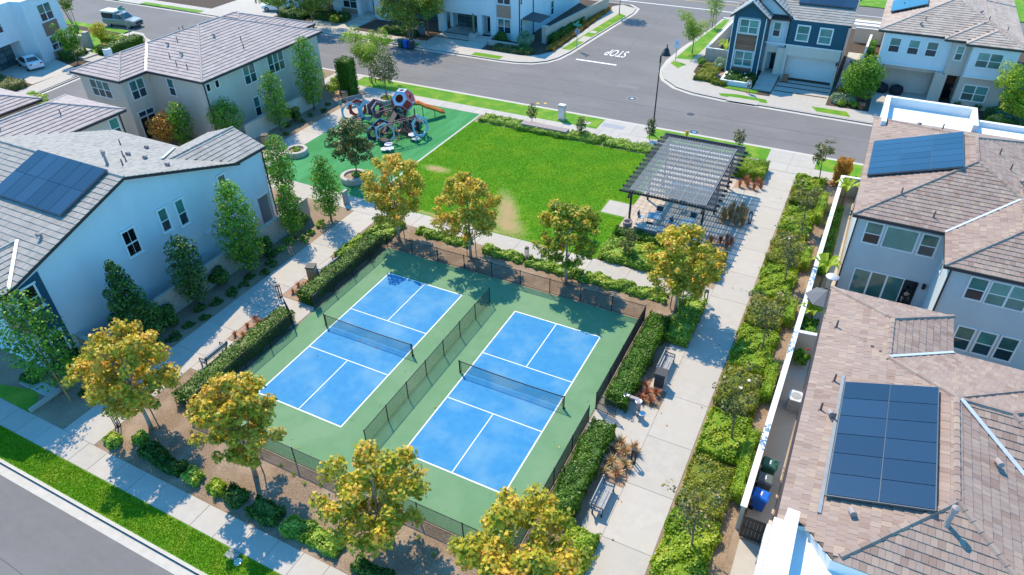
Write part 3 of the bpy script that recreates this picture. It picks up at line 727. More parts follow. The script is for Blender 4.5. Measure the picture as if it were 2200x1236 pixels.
slabs(cp, -8.1, 21.5, 19.55, 21.5, 10, 1, .02, MT['concrete'])
rp_ = struct('right_path', MB().box(21.5, 23.95, -6.95, 41.55, -.2, -.05), MT['soil'])
slabs(rp_, 21.5, 23.95, -6.95, 41.5, 1, 14, .02, MT['concrete'])
for (x0, x1, y0, y1) in ((20.4, 21.5, -.1, 3.0), (18.3, 21.5, 5.8, 8.95), (20.45, 21.5, 10.5, 14.7)): slabs(rp_, x0, x1, y0, y1, 1, 1, .02, MT['concrete'])
pp = struct('playground_path', MB().box(-22.6, -20.0, 21.5, 41.5, -.2, -.05), MT['soil'])
slabs(pp, -22.6, -20.05, 21.5, 41.5, 1, 9, .02, MT['concrete']); slabs(pp, -20.05, -8.1, 19.6, 21.5, 5, 1, .02, MT['concrete'])
pl_ = struct('pavilion_paving', MB().box(12.75, 21.5, 25.7, 38.6, -.2, -.05), MT['soil'])
slabs(pl_, 12.75, 19.5, 25.7, 38.6, 14, 21, .021, MT['paver'], .02, 'paver')
slabs(pl_, 19.5, 21.5, 25.7, 26.8, 2, 1, .02, MT['concrete']); slabs(pl_, 19.5, 21.5, 28.3, 30.3, 2, 1, .02, MT['concrete'])
slabs(pl_, 19.5, 21.5, 33.2, 36.8, 2, 2, .02, MT['concrete']); slabs(pl_, 10.65, 12.75, 28.1, 30.25, 1, 1, .02, MT['concrete'])
# turf, lawn, beds
sheet('playground_turf', [(-20.05, 21.5), (-8.0, 21.5), (-8.0, 41.5), (-20.05, 41.5)], .018, MT['turf'])
struct('turf_edging', MB().box(-8.0, -7.82, 21.5, 41.5, -.1, .035), MT['kerb'])
sheet('lawn', [(-7.82, 21.5), (12.75, 21.5), (12.75, 28.08), (10.63, 28.08), (10.63, 30.27), (12.75, 30.27), (12.75, 39.7), (-7.82, 39.7)], .014, MT['lawn'])
SPOTS = ((-5.6, 28.9, 1.35, .6, 0), (3.7, 24.9, 3.4, .95, -58), (4.6, 23.1, 2.2, 1.15, -35), (1.0, 21.8, 6.0, .28, 0), (-5.8, 22.0, 1.8, .45, 0))
def dry(m):
    t = m.node_tree; b = t.nodes['Principled BSDF']; src = b.inputs['Base Color'].links[0].from_socket
    geo = t.nodes.new('ShaderNodeNewGeometry'); acc = None; nz = noise(t, 2.2, 5, .7, geo.outputs['Position'])
    for x, y, rx, ry, an in SPOTS:
        mp = t.nodes.new('ShaderNodeMapping'); mp.vector_type = 'TEXTURE'; mp.inputs['Location'].default_value = (x, y, 0); mp.inputs['Scale'].default_value = (rx, ry, 1); mp.inputs['Rotation'].default_value = (0, 0, R(an))
        t.links.new(geo.outputs['Position'], mp.inputs[0]); ln = t.nodes.new('ShaderNodeVectorMath'); ln.operation = 'LENGTH'; t.links.new(mp.outputs[0], ln.inputs[0])
        v = math_n(t, 'SUBTRACT', 1.35, ln.outputs['Value']); acc = v if acc is None else math_n(t, 'MAXIMUM', acc, v)
    f = math_n(t, 'MULTIPLY_ADD', nz.outputs[0], 1.5); f.node.inputs[2].default_value = -.85
    f = math_n(t, 'ADD', f, acc); f.node.use_clamp = True
    t.links.new(mixc(t, f, src, (.37, .265, .125)), b.inputs['Base Color'])
dry(MT['lawn'])
def lawn_hole(P):
    k = np.ones(len(P), bool)
    k &= ~((P[:, 0] > 10.5) & (P[:, 1] > 27.9) & (P[:, 1] < 30.4))
    for x, y, rx, ry, an in SPOTS:
        c, s = math.cos(R(an)), math.sin(R(an)); u, v = (P[:, 0]-x)*c+(P[:, 1]-y)*s, (P[:, 1]-y)*c-(P[:, 0]-x)*s
        k &= ((u/rx)**2+(v/ry)**2) > np.random.default_rng(3).uniform(.35, 1.9, len(P))
    return k
blades('lawn_grass', -7.75, 12.7, 21.55, 39.6, 150000, .05, L_GRASSB, .014, lawn_hole)
blades('parkway_grass', -14, 22, -9.75, -8.34, 45000, .06, L_GRASSY, .012)
sheet('parkway', rect(-46, 60, -9.79, -8.3), .012, MT['grass'])
sheet('street_parkway', rect(-26, 4.4, 43.15, 45.74), .012, MT['grass'])
slabs(pv2, 4.4, 9.6, 43.15, 45.74, 3, 1, .016, MT['concrete'])
sheet('street_parkway', rect(9.6, 21.0, 43.15, 45.74), .012, MT['grass'])
slabs(pv2, 21.0, 25.2, 43.15, 45.74, 2, 1, .016, MT['concrete'])
sheet('street_parkway', rect(25.2, 29, 43.15, 45.74), .012, MT['grass'])
sheet('mulch_bed', [(-5.2, -6.95), (21.5, -6.95), (21.5, -3.2), (-2.2, -3.2), (-2.2, -.3), (-5.2, -.3)], .008, MT['mulch'])
sheet('mulch_bed', [(-5.2, 16.3), (21.5, 16.3), (21.5, 19.55), (-5.2, 19.55)], .008, MT['mulch'])
sheet('mulch_bed', rect(18.4, 21.5, 8.95, 16.3), .006, MT['mulch']); sheet('mulch_bed', rect(18.4, 21.5, -3.2, 5.8), .006, MT['mulch'])
sheet('mulch_bed', rect(-5.25, -2.2, 7.9, 16.3), .006, MT['mulch'])
for q in ((-5.2, -3.85, 2.85, 5.35), (-5.2, -3.85, 7.95, 10.15), (19.95, 21.45, 3.05, 5.75)): sheet('gravel_bed', rect(*q), .018, MT['redsoil'])
for q in ((19.6, 21.5, 26.85, 28.25), (19.7, 21.5, 30.35, 33.15), (19.4, 21.8, 36.85, 38.5)): sheet('gravel_bed', rect(*q), .018, MT['redsoil'])
sheet('planting_bed', rect(24.0, 27.0, -6.95, 41.5), .008, MT['mulch'])
# courts
sheet('court_surface', rect(-2.05, 18.2, -3.0, 16.15), .025, MT['court_green'], th=.08)
ct = bpy.data.objects['court_surface']
for x0 in (0, 10.18):
    L = 13.41; W_ = 6.10; lw = .055
    MB().prism(rect(x0, x0+W_, 0, L), -.02, .029).build('court_area', MT['court_blue'], ct)
    ln = MB()
    ln.box(x0-.02, x0+lw, -.02, L+.02, 0, .033); ln.box(x0+W_-lw, x0+W_+.02, -.02, L+.02, 0, .033)
    ln.box(x0+lw, x0+W_-lw, -.02, lw, 0, .033); ln.box(x0+lw, x0+W_-lw, L-lw, L+.02, 0, .033)
    for y in (L/2-2.13, L/2+2.13): ln.box(x0+lw, x0+W_-lw, y-lw/2, y+lw/2, 0, .033)
    ln.box(x0+W_/2-lw/2, x0+W_/2+lw/2, lw, L/2-2.13-lw/2, 0, .033); ln.box(x0+W_/2-lw/2, x0+W_/2+lw/2, L/2+2.13+lw/2, L-lw, 0, .033)
    ln.build('court_lines', MT['linewhite'], ct)
# frontages across the street
fs = struct('far_sidewalk', MB().box(-100, -16, 58.9, 60.3, -.2, -.05), MT['soil'])
slabs(fs, -99, -16, 58.9, 60.3, 46, 1, .016, MT['concrete'])
for x0, x1 in ((-99, -84), (-79, -66), (-60, -47), (-39, -30.6), (-27.6, -26.6), (-18.3, -14.2)): sheet('far_parkway', rect(x0, x1, 57.72, 58.9), .012, MT['grass'])
for x0, x1 in ((-84, -79), (-66, -60), (-47, -39), (-30.6, -27.6), (-26.6, -18.3)): sheet('driveway_apron', rect(x0, x1, 57.7, 58.9), .014, MT['concrete'])
sheet('corner_pavement', [(-14.2, 57.72), (-12.1, 57.9), (-10.2, 58.5), (-8.75, 59.7), (-7.95, 61.3), (-7.45, 64), (-6.85, 72), (-5.85, 84), (-6.15, 86.3), (-8.6, 87.5), (-9.6, 86), (-8.9, 72), (-9.3, 63.2), (-10.4, 61.2), (-12, 60.2), (-16, 60.3), (-16, 58.9), (-14.2, 58.9)], .014, MT['concrete'])
sheet('far_parkway', [(-7.45, 64.6), (-6.85, 72), (-6.0, 82), (-7.4, 83), (-8.2, 72), (-8.7, 64.6)], .02, MT['grass'])
tag(MB().box(-8.1, -6.95, 68.4, 70.6, 0, .03).build('utility_cover', MT['concrete']), 'large pale utility vault lid in the side street grass strip', 'utility cover')
tag(MB().box(-8.0, -7.1, 72.4, 73.3, 0, .03).build('utility_cover', MT['concrete']), 'small pale utility lid up the side street strip beyond the vault', 'utility cover')
sheet('driveway', rect(-26.6, -18.3, 60.3, 68.2), .016, MT['concrete']); sheet('driveway', rect(-47, -39, 60.3, 66), .016, MT['concrete']); sheet('driveway', rect(-66, -54, 60.3, 67), .016, MT['concrete']); sheet('driveway', rect(-84, -79, 60.3, 67), .016, MT['concrete'])
for y in (62.4, 64.6): struct('driveway_strip', MB().box(-26.4, -21.4, y, y+.3, 0, .02), MT['mulch_dark'])
sheet('corner_pavement', [(5.36, 62), (6.45, 59.6), (8.3, 57.9), (10.5, 57), (14, 56.5), (31, 56.1), (31, 58.9), (17, 59.0), (13.4, 59.4), (10.6, 60.8), (8.9, 63.2), (8.5, 72), (9.3, 87), (7.5, 87.2), (7.3, 84), (7.2, 82), (5.75, 72), (5.36, 66)], .014, MT['concrete'])
sheet('far_parkway', [(5.6, 67.0), (7.6, 67.2), (7.9, 72), (8.0, 86), (7.3, 86), (5.95, 72)], .02, MT['grass'])
sheet('far_parkway', [(5.6, 65.0), (6.9, 63.6), (7.4, 65.4), (5.7, 66.0)], .02, MT['grass'])
sheet('far_parkway', [(13.2, 57.7), (13.6, 57.0), (18.6, 56.9), (18.3, 57.9), (15, 58.2)], .02, MT['grass'])
sheet('far_parkway', [(22.9, 58.0), (23.6, 56.8), (26.9, 56.7), (26.4, 58.0)], .02, MT['grass'])
struct('drain_inlet', MB().box(14.4, 17.7, 56.0, 57.2, -.1, .028), MT['concrete']); struct('drain_slot', MB().box(14.7, 17.4, 55.95, 56.02, -.11, .0), MT['black'])
sheet('driveway', rect(18.4, 24.2, 58.9, 65), .016, MT['concrete']); sheet('driveway', rect(28.4, 33.9, 58.9, 66.4), .016, MT['concrete'])
for y in (60.9, 62.5, 63.9): struct('driveway_strip', MB().box(18.5, 24.1, y, y+.28, 0, .02), MT['mulch_dark'])
sheet('front_lawn', [(13.2, 59.6), (17.0, 59.3), (17.0, 60.4), (13.0, 60.4)], .016, MT['grass'])
sheet('mulch_dark_bed', rect(24.3, 28.3, 59.0, 64.5), .014, MT['mulch_dark'])
struct('porch_step', MB().box(16.3, 18.3, 60.4, 65.6, 0, .12).box(16.3, 18.3, 61.8, 65.6, .12, .26).box(16.3, 18.3, 63.4, 66.8, .26, .42), MT['concrete'])
sheet('side_yard', rect(24.6, 28.5, 64.5, 78), .01, MT['concrete'])
# west frontage
sheet('west_sidewalk', [(-56.6, 14), (-57.6, 24), (-58.6, 33), (-58.9, 38.6), (-60.5, 41.5), (-62.3, 39), (-61.2, 33), (-60.2, 24), (-59.2, 14)], .012, MT['concrete'])
sheet('west_corner_pavement', [(-58.5, 38.6), (-59.3, 42), (-61.5, 44.6), (-65.3, 46.9), (-68, 47), (-68, 44.5), (-64.5, 43.8), (-62.0, 41)], .016, MT['concrete'])
sheet('west_driveway', [(-60.8, 27.2), (-61.0, 33.2), (-70, 35), (-70, 27.5)], .016, MT['concrete'])
sheet('west_parkway', [(-57.0, 18), (-57.75, 25.6), (-58.7, 26), (-58.1, 18)], .018, MT['grass'])
sheet('west_lawn', [(-62.6, 36.5), (-62.8, 41), (-66, 43.6), (-78, 44.5), (-78, 41), (-69, 39)], .012, MT['grass'])
sheet('west_parkway', rect(-90, -67.5, 45.6, 46.95), .016, MT['grass'])
# yards round the houses
sheet('side_yard', rect(27.35, 28.5, 2.8, 17.0), .012, MT['concrete']); sheet('side_yard', rect(27.35, 29.4, -8, 2.7), .012, MT['concrete'])
sheet('side_yard', rect(28.1, 33.7, 17.2, 25), .012, MT['concrete']); sheet('side_yard', rect(28.35, 28.9, 24.8, 38), .012, MT['concrete'])
sheet('side_yard', [(-15.5, -6.5), (-12, -5.6), (-10.6, -6.6), (-10.6, -6.95), (-15.5, -6.95)], .01, MT['grass'])

# ------------------------------------------------------------------ houses beside the park
def house(label, x, y, name='house'): return thing(name, label, 'house', (x, y, 0))
def wallpart(h, m, *boxes, name='wall', prisms=()):
    b = MB()
    for q in boxes: b.box(*q)
    for d, pts in prisms: b.extr(pts, d)
    return b.build(name, MT[m], h)
# A: pale gabled house on the left of the courts
A = house('pale blue-white gabled house with grey tile roof and twelve solar panels, left of the courts', -18.5, 4.1)
wallpart(A, 'stucco_bluewhite', (-24.9, -12.1, -4.2, 12.5, 0, 6.68), (-17.3, -12.1, 12.5, 13.85, 0, 6.7), (-17.3, -12.1, 13.85, 15.25, 3.12, 6.7), (-17.3, -13.6, 13.85, 15.25, 0, 3.12),
         prisms=[((12.8, 0, 0), [(-24.9, -4.2, 6.68), (-24.9, 12.5, 6.68), (-24.9, 4.14, 9.42)]), ((0, -3.5, 0), [(-17.3, 15.25, 6.7), (-12.1, 15.25, 6.7), (-14.69, 15.25, 7.48)])])
wallpart(A, 'stucco_grey', (-13.6, -12.35, 15.1, 15.22, 0, 3.12), (-13.62, -12.15, 13.85, 15.1, .0, .05), name='porch_wall')
MB().box(-12.25, -12.02, 15.05, 15.28, 0, 3.12).build('porch_post', MT['white'], A)
MB().box(-12.18, -12.06, 13.8, 15.3, 3.0, 3.14).build('porch_beam', MT['white'], A)
MB().extr([(-12.1, -4.2, .2), (-12.1, -2.55, .2), (-12.1, -2.55, 6.72), (-12.1, -4.2, 6.25)], (.03, 0, 0)).build('board_panel', MT['navy'], A)
MB().box(-12.12, -12.05, -4.27, -4.15, .2, 6.3).build('corner_trim', MT['white'], A)
MB().bar((-12.04, -4.5, 6.38), (-12.04, 4.14, 9.31), .05, .16).bar((-12.04, 4.14, 9.31), (-12.04, 12.6, 6.44), .05, .16).build('barge_board', MT['white'], A)
tiled_roof(A, [dict(r=(-25.2, -11.75, -4.6, 12.88), k='gx', z=6.6), dict(r=(-17.6, -11.78, 4.2, 15.55), k='gy', z=6.72, v=(8.25, 5.3)), dict(r=(-17.4, -11.78, -6.2, 2.0), k='gy', z=6.61, u=(6.55, 3.7))], .339, T_GREY, (.32, .40), .05, 300)
solar(A, (-19.7, .45, 6.6+.339*5.05+.13), (1, 0), (0, 1), .339, 6, 2, 1.1, 1.95)
strip(A, 'valley_flashing', (-14.65, 9.0, 8.0), (-17.6, 12.3, 6.83), .2, 'flash'); strip(A, 'valley_flashing', (-14.5, -1.7, 7.6), (-11.8, -4.4, 6.68), .2, 'flash', .08)
for x, y in ((-15.2, 6.8), (-16.6, 7.6), (-17.2, 6.6), (-20.0, 9.8), (-14.4, 6.0), (-14.0, 11.6), (-15.5, 11.9)): vent(A, x, y, 9.56-.339*abs(y-4.14)+.05)
for x, y, k in ((-16.8, 8.2, 'hood'), (-15.4, 8.4, 'hood'), (-18.2, 10.6, 'hood'), (-13.0, 8.2, 'hood'), (-15.0, 5.4, 'flue'), (-13.2, -1.0, 'hood')): vent(A, x, y, 9.56-.339*abs(y-4.14)+.05, k)
win(A, 'x+', -12.1, 3.27, 4.4, .86, 1.72, 1, 2, .12, ('gl_dark', 'gl_dark'), 1, grid=1)
for a, z, h_ in ((5.95, 4.68, 1.55), (7.35, 4.4, 1.8), (11.2, 4.55, 1.7)): win(A, 'x+', -12.1, a, z, .58, h_, 1, 2, .12, ('gl_up', 'gl_lo'), 1)
win(A, 'x+', -12.06, -3.42, 4.75, .62, 1.4, 1, 2, .11, ('gl_dark', 'gl_lo'), 1); win(A, 'x+', -12.06, -3.3, 1.0, .7, 1.7, 1, 1, .12, ('gl_up', 'gl_lo'))
win(A, 'y-', -4.2, -13.6, 4.2, 1.5, 1.5, 2, 2, .1); win(A, 'y-', -4.2, -13.6, 1.0, 1.5, 1.7, 2, 2, .1)
MB().box(-14.6, -12.6, -4.26, -4.2, 2.85, 4.05).build('brick_panel', MT['brick_brown'], A)
MB().box(-12.1, -12.0, 8.6, 9.2, 2.7, 2.95).build('wall_vent', MT['stucco_white'], A)
pipe(A, -12.04, 15.32, 0, 6.6)
# B: beige hipped house behind the playground
B = house('beige two-storey house with mauve hipped tile roof behind the playground', -34.5, 31)
wallpart(B, 'stucco_beige', (-41.2, -27.8, 24.5, 40.7, 0, 6.4), (-41.2, -35.2, 21.4, 24.5, 0, 6.4))
tiled_roof(B, [dict(r=(-41.7, -27.3, 24.0, 41.2), k='hip', z=6.4), dict(r=(-41.7, -34.7, 20.9, 33), k='hip', z=6.385), dict(r=(-41.7, -29.9, 32, 43.2), k='hip', z=6.38)], .34, T_MAUVE, (.55, .42), .06, 0)
strip(B, 'valley_flashing', (-34.75, 24.05, 6.42), (-38.2, 27.5, 7.6), .16, 'flash')
for x, y in ((-33.6, 26.2), (-31.9, 25.4), (-30.4, 25.3), (-36, 30.5), (-34.8, 28.5), (-30.4, 32.5), (-37.9, 31.5), (-29.3, 31.6)): vent(B, x, y, 6.4+.34*min(y-24, -27.3-x, x+41.7)+.05)
for x, y in ((-35.4, 27.8), (-32.6, 26.9), (-32.2, 30.9)): vent(B, x, y, 6.4+.34*min(y-24, -27.3-x, x+41.7)+.05, 'hood')
win(B, 'x+', -27.8, 30.2, 4.25, 1.5, 1.8, 2); win(B, 'x+', -27.8, 34.0, 4.2, 2.2, 1.9, 3)
for a in (24.9, 26.0): win(B, 'x+', -27.8, a, 5.2, .4, .66, 1, 1, .08, ('gl_dark', 'gl_dark'))
win(B, 'x+', -27.8, 30.2, .8, .7, 1.9, 1); win(B, 'x+', -27.8, 25.6, 1.5, .8, 1.4, 1)
win(B, 'y-', 24.5, -32.4, 4.2, .75, 1.6, 1); win(B, 'x+', -35.2, 22.9, 4.1, 1.5, 1.7, 2); win(B, 'y-', 21.4, -38.5, 4.2, 2.7, 1.55, 3)
win(B, 'x+', -35.2, 22.9, 0, 1.7, 2.2, 2, 1, .1, ('gl_up', 'gl_dark')); win(B, 'x+', -35.2, 22.9, 2.35, 1.7, .45, 2, 1, .1); win(B, 'y-', 24.5, -33.2, .3, 1.1, 2.0, 1, 1, .1, ('gl_dark', 'gl_dark'))
pipe(B, -27.74, 24.44, 0, 6.3); pipe(B, -27.74, 37.6, 0, 6.3)
# B2, B3: roofs left of the picture
B2 = house('neighbouring house with low mauve tile roof between the beige and pale houses', -32.3, 10)
wallpart(B2, 'stucco_beige', (-35.7, -28.9, -2, 16.1, 0, 6.4))
tiled_roof(B2, [dict(r=(-36.2, -28.4, -2.5, 16.6), k='hip', z=6.4)], .34, T_MAUVE, (.5, .42), .06, 120)
win(B2, 'x+', -28.9, 15.4, 4.3, .8, 1.6, 1); pipe(B2, -28.84, 16.1, 0, 6.3)
vent(B2, -30.6, 12.4, 7.2); vent(B2, -31.5, 8, 7.5, 'hood')
B3 = house('roof corner of a mauve-tiled house at the left picture edge', -42, 10)
wallpart(B3, 'stucco_beige', (-46.2, -38.3, 2, 15.0, 0, 6.2)); tiled_roof(B3, [dict(r=(-46.6, -37.9, 1.6, 15.4), k='hip', z=6.2)], .34, T_MAUVE, (.5, .42), .06, 0); vent(B3, -39.5, 11, 6.8)
# R1: hipped house, upper right
R1 = house('grey-blue hipped house with eighteen solar panels and rear patio, right of the path', 35, 30)
wallpart(R1, 'stucco_grey', (29.0, 40.9, 24.8, 40.4, 0, 6.4), (34.15, 40.9, 20.8, 24.8, 0, 6.4))
tiled_roof(R1, [dict(r=(28.6, 41.3, 24.2, 40.8), k='hip', z=6.4), dict(r=(33.75, 41.3, 20.4, 33), k='hip', z=6.4)], .33, T_PINK, (.25, .345), .045, 300)
solar(R1, (28.95, 35.3, 6.4+.33*.35+.13), (0, -1), (1, 0), .33, 6, 3, .97, 1.83)
strip(R1, 'valley_flashing', (33.75, 24.25, 6.4), (37.5, 28.0, 7.65), .14, 'flash')
for x, y in ((31.0, 26.6), (36.4, 33.4), (37.0, 31.6), (33.2, 38.3), (33.0, 25.2)): vent(R1, x, y, 6.4+.33*min(x-28.6, 41.3-x, y-24.2, 40.8-y)+.04)
for x, y in ((31.6, 38.6), (37.6, 30.4)): vent(R1, x, y, 6.4+.33*min(x-28.6, 41.3-x, y-24.2, 40.8-y)+.04, 'hood')
win(R1, 'y-', 24.8, 30.07, 4.33, .9, 1.45, 1); win(R1, 'y-', 24.8, 31.66, 4.3, 1.75, 1.45, 1, 1, .08, ('gl_up', 'gl_teal')); win(R1, 'y-', 24.8, 33.26, 4.28, .85, 1.45, 1)
sl_ = win(R1, 'y-', 24.8, 31.25, .05, 2.9, 2.2, 3, 1, .09, ('gl_up', 'gl_up'), name='sliding_door')
MB().box(32.75, 33.55, 24.72, 24.8, .05, 2.25).build('doorway_dark_panel', MT['gl_dark'], R1)  # black panel painted in for the unlit room beyond the open door
at('wall_lamp', MB().box(-.1, .1, -.16, 0, 0, .34).mesh('wall_lamp', MT['black']), R1, (33.9, 24.8, 1.9))
win(R1, 'y-', 20.8, 35.75, 4.45, .82, 1.4, 1); win(R1, 'y-', 20.8, 37.3, 4.4, 1.85, 1.45, 2, 2, .08, ('gl_teal', 'gl_teal')); 
for a in (36.2, 37.32, 38.42): win(R1, 'y-', 20.8, a, .85, .82, 1.6, 1)
win(R1, 'x-', 34.15, 23.2, 4.4, .6, 1.2, 1, 2, .07); win(R1, 'x-', 29.0, 30, 4.3, 1.0, 1.3, 1)
pipe(R1, 34.2, 20.72, 0, 6.3); pipe(R1, 28.95, 24.72, 0, 6.3)
pr = MB().box(29.1, 35.7, 44.25, 44.6, 0, 7.0).box(29.1, 29.45, 38.8, 44.25, 6.2, 7.0).box(35.35, 35.7, 40.8, 44.25, 6.2, 7.0).box(35.7, 44, 42.8, 43.1, 0, 6.6).box(29.1, 44, 40.4, 44.25, 0, 6.2)
pr.build('parapet', MT['white'], R1)
MB().box(29.45, 35.35, 40.8, 44.25, 6.2, 6.28).build('deck', MT['stucco_white'], R1)
# R2: hipped house, lower right
R2 = house('pink-tiled hipped house with large twelve-panel solar array, lower right corner', 34, 5)
wallpart(R2, 'stucco_tan', (28.75, 38.8, -.7, 12.1, 0, 6.4), (30.3, 38.8, -1.9, -.7, 0, 6.4), (28.75, 33.8, 12.1, 15.2, 0, 6.4), (38.8, 45, 2, 12.1, 0, 6.4))
def r2skip(x, y): return y < -1.95 or (y < -.75 and x < 29.3+(-.75-y)*.75)
tiled_roof(R2, [dict(r=(28.3, 39.2, -4.0, 12.5), k='hip', z=6.4), dict(r=(28.3, 41.2, 1.6, 12.5), k='hip', z=6.37), dict(r=(28.36, 34.2, 4.0, 15.6), k='hip', z=6.385)], .33, T_PINK, (.235, .345), .045, 300, skip=r2skip, regions=[[(20, -.75), (29.3, -.75), (29.3, 40), (20, 40)], [(29.3, -.75), (30.25, -1.95), (30.25, 40), (29.3, 40)], [(30.25, -1.95), (60, -1.95), (60, 40), (30.25, 40)]], capskip=lambda x, y: (x < 31.2 and y < 12.65 and x > 28.2 and y > 3.5 and y < 12.6 and abs((x-28.3)-(12.5-y)) < .3) or (x < 31 and 3.5 < y < 7.2))
solar(R2, (29.75, 7.35, 6.4+.33*1.45+.14), (0, -1), (1, 0), .33, 6, 2, 1.11, 1.76)
MB().bar((29.62, 8.0, 6.4+.33*1.3+.1), (29.62, -.1, 6.4+.33*1.3+.1), .14, .05).build('conduit', MT['grey'], R2)
strip(R2, 'valley_flashing', (33.9, 7.0, 8.2), (38.6, 2.2, 6.6), .18, 'flash'); strip(R2, 'valley_flashing', (31.3, 9.6, 7.38), (34.2, 12.5, 6.42), .14, 'flash')
for x, y in ((29.3, 7.6), (29.0, 5.6), (29.55, 5.0), (28.95, 11.8)): vent(R2, x, y, 6.4+.33*(x-28.3)+.05)
for x, y in ((29.35, 5.4), (30.6, .2), (35.2, 4.4)): vent(R2, x, y, 6.4+.33*min(x-28.3, 39.2-x)+.05, 'hood')
vent(R2, 33.5, .5, 7.95, 'flue')
MB().box(28.2, 28.3, -4, 15.6, 6.24, 6.42).build('gutter', MT['gutter'], R2)
wp = MB().extr([(28.55, -.55, 6.2), (28.98, -.55, 6.2), (29.05, -9, 6.2), (28.55, -9, 6.2)], (0, 0, .95)).box(28.2, 28.55, -9, -.75, 5.9, 6.62).box(28.05, 28.3, -9, -.6, 5.2, 5.9).box(28.3, 28.6, -2.4, -2.2, 5.2, 6.6)
wp.build('parapet', MT['white'], R2)
MB().prism([(29.0, -.7), (29.3, -.72), (30.25, -1.95), (42, -1.95), (42, -9), (28.9, -9)], 6.2, 6.42).build('deck', MT['stucco_white'], R2)
MB().extr([(28.98, -.755, 6.42), (29.32, -.755, 6.42), (29.32, -.755, 6.70), (28.98, -.755, 6.6)], (0, -.02, 0)).extr([(29.31, -.78, 6.42), (30.26, -1.975, 6.42), (30.26, -1.975, 6.99), (29.31, -.78, 6.68)], (-.015, -.01, 0)).box(30.26, 42, -1.985, -1.96, 6.42, 7.0).build('fascia', MT['white'], R2)
wallpart(R2, 'stucco_white', (28.75, 42, -9, -1.9, 0, 6.25), name='porch_wall')
# ------------------------------------------------------------------ houses across the streets
F = house('navy and white gabled house with pale brick garage front across the street', 18.5, 68)
wallpart(F, 'stucco_bluewhite', (16.2, 18.2, 65.6, 66.0, 3.3, 6.6), (12.6, 24.2, 66.9, 76.5, 0, 6.6), (12.6, 15.7, 64.0, 66.9, 0, 6.7),
         prisms=[((0, 2.9, 0), [(12.5, 64.0, 6.7), (15.9, 64.0, 6.7), (14.2, 64.0, 8.2)]), ((0, 1.2, 0), [(12.6, 65.75, 6.6), (18.4, 65.75, 6.6), (15.5, 65.75, 9.0)]), ((11.6, 0, 0), [(12.6, 65.6, 6.6), (12.6, 76.5, 6.6), (12.6, 71, 8.6)])])
wallpart(F, 'navy', (18.4, 24.2, 65.0, 66.9, 3.95, 6.6), (12.45, 12.95, 63.75, 64.05, .3, 6.7), (15.35, 15.95, 63.75, 64.05, .3, 6.7), name='navy_boarding', prisms=[((0, .28, 0), [(12.3, 63.77, 6.66), (16.1, 63.77, 6.66), (14.2, 63.77, 8.3)])])
wallpart(F, 'brick_white', (16.2, 16.5, 65.6, 66.0, 0, 3.3), (17.5, 18.4, 65.2, 66.9, 0, 3.4), (18.4, 18.7, 65.0, 66.9, 0, 3.85), (23.9, 24.25, 65.0, 66.9, 0, 3.85), (18.7, 23.9, 65.0, 66.0, 2.75, 3.85), (16.2, 18.4, 65.55, 66.0, 2.7, 3.4), name='brick_facing')
MB().box(16.1, 24.3, 64.93, 65.0, 3.85, 3.97).build('trim_band', MT['white'], F)
tr_ = MB().box(12.95, 13.05, 63.7, 64.0, .3, 6.5).box(15.3, 15.4, 63.7, 64.0, .3, 6.5).box(12.4, 12.48, 63.68, 64.0, .3, 6.8).box(15.92, 16.0, 63.68, 64.0, .3, 6.8).box(12.95, 15.4, 63.7, 64.0, 6.42, 6.52)
tr_.bar((12.15, 63.55, 6.75), (14.2, 63.55, 8.5), .08, .16).bar((14.2, 63.55, 8.5), (16.25, 63.55, 6.75), .08, .16).bar((18.45, 65.35, 6.55), (15.5, 65.35, 9.05), .08, .16).bar((12.6, 65.35, 6.65), (15.5, 65.35, 9.05), .08, .16).build('trim', MT['white'], F)
for z0, z1 in ((3.0, 4.85), (.4, 1.2)):
    k = int((z1-z0)/.16)
    pm = MB().box(-1.12, 1.12, -.03, 0, .01, .15).mesh('plank', MT['brownwood'])
    for i in range(k): at('plank', pm, F, (14.18, 63.98, z0+i*.16))
win(F, 'y-', 63.97, 14.18, 4.95, 1.9, 1.4, 2, 2, .08, ('gl_teal', 'gl_teal')); win(F, 'y-', 63.97, 14.18, 1.3, 1.9, 1.55, 2, 2, .08, ('gl_teal', 'gl_teal'))
win(F, 'y-', 65.6, 17.0, 4.5, .7, 1.45, 1, 2, .14, ('gl_teal', 'gl_lo')); win(F, 'y-', 65.0, 19.85, 4.55, 1.15, 1.5, 1, 2, .14, ('gl_teal', 'gl_teal')); win(F, 'y-', 65.0, 22.2, 4.5, 1.15, 1.5, 1, 2, .14, ('gl_teal', 'gl_teal'))
garage(F, 'y-', 65.95, 21.3, 5.0, 2.6, 1, 4, 'white', 'white'); door(F, 'y-', 66.88, 17.3, 1.0, 2.3, z=.4)
MB().box(16.5, 17.5, 66.0, 66.88, 2.7, 3.3).build('porch_lintel', MT['stucco_white'], F)
tiled_roof(F, [dict(r=(12.1, 24.55, 65.1, 77), k='gx', z=6.55), dict(r=(12.3, 18.7, 65.25, 70.9), k='gy', z=6.55, p=.74), dict(r=(12.05, 16.35, 63.45, 67), k='gy', z=6.75, p=.75)], .40, T_GREY, (.5, .42), .06, 0)
solar(F, (18.5, 67.6, 6.55+.4*2.5+.15), (1, 0), (0, 1), .4, 5, 2, 1.15, 1.75)
strip(F, 'valley_flashing', (18.65, 65.3, 6.6), (15.6, 68.4, 7.8), .16, 'flash')
at('wall_lamp', MB().box(-.09, .09, -.18, 0, 0, .36).mesh('wall_lamp', MT['black']), F, (24.05, 65.0, 2.3)); at('house_number', MB().box(-.2, .2, -.03, 0, 0, .2).mesh('house_number', MT['signwhite']), F, (24.05, 65.0, 1.75))
pipe(F, 24.25, 64.98, 0, 6.5)
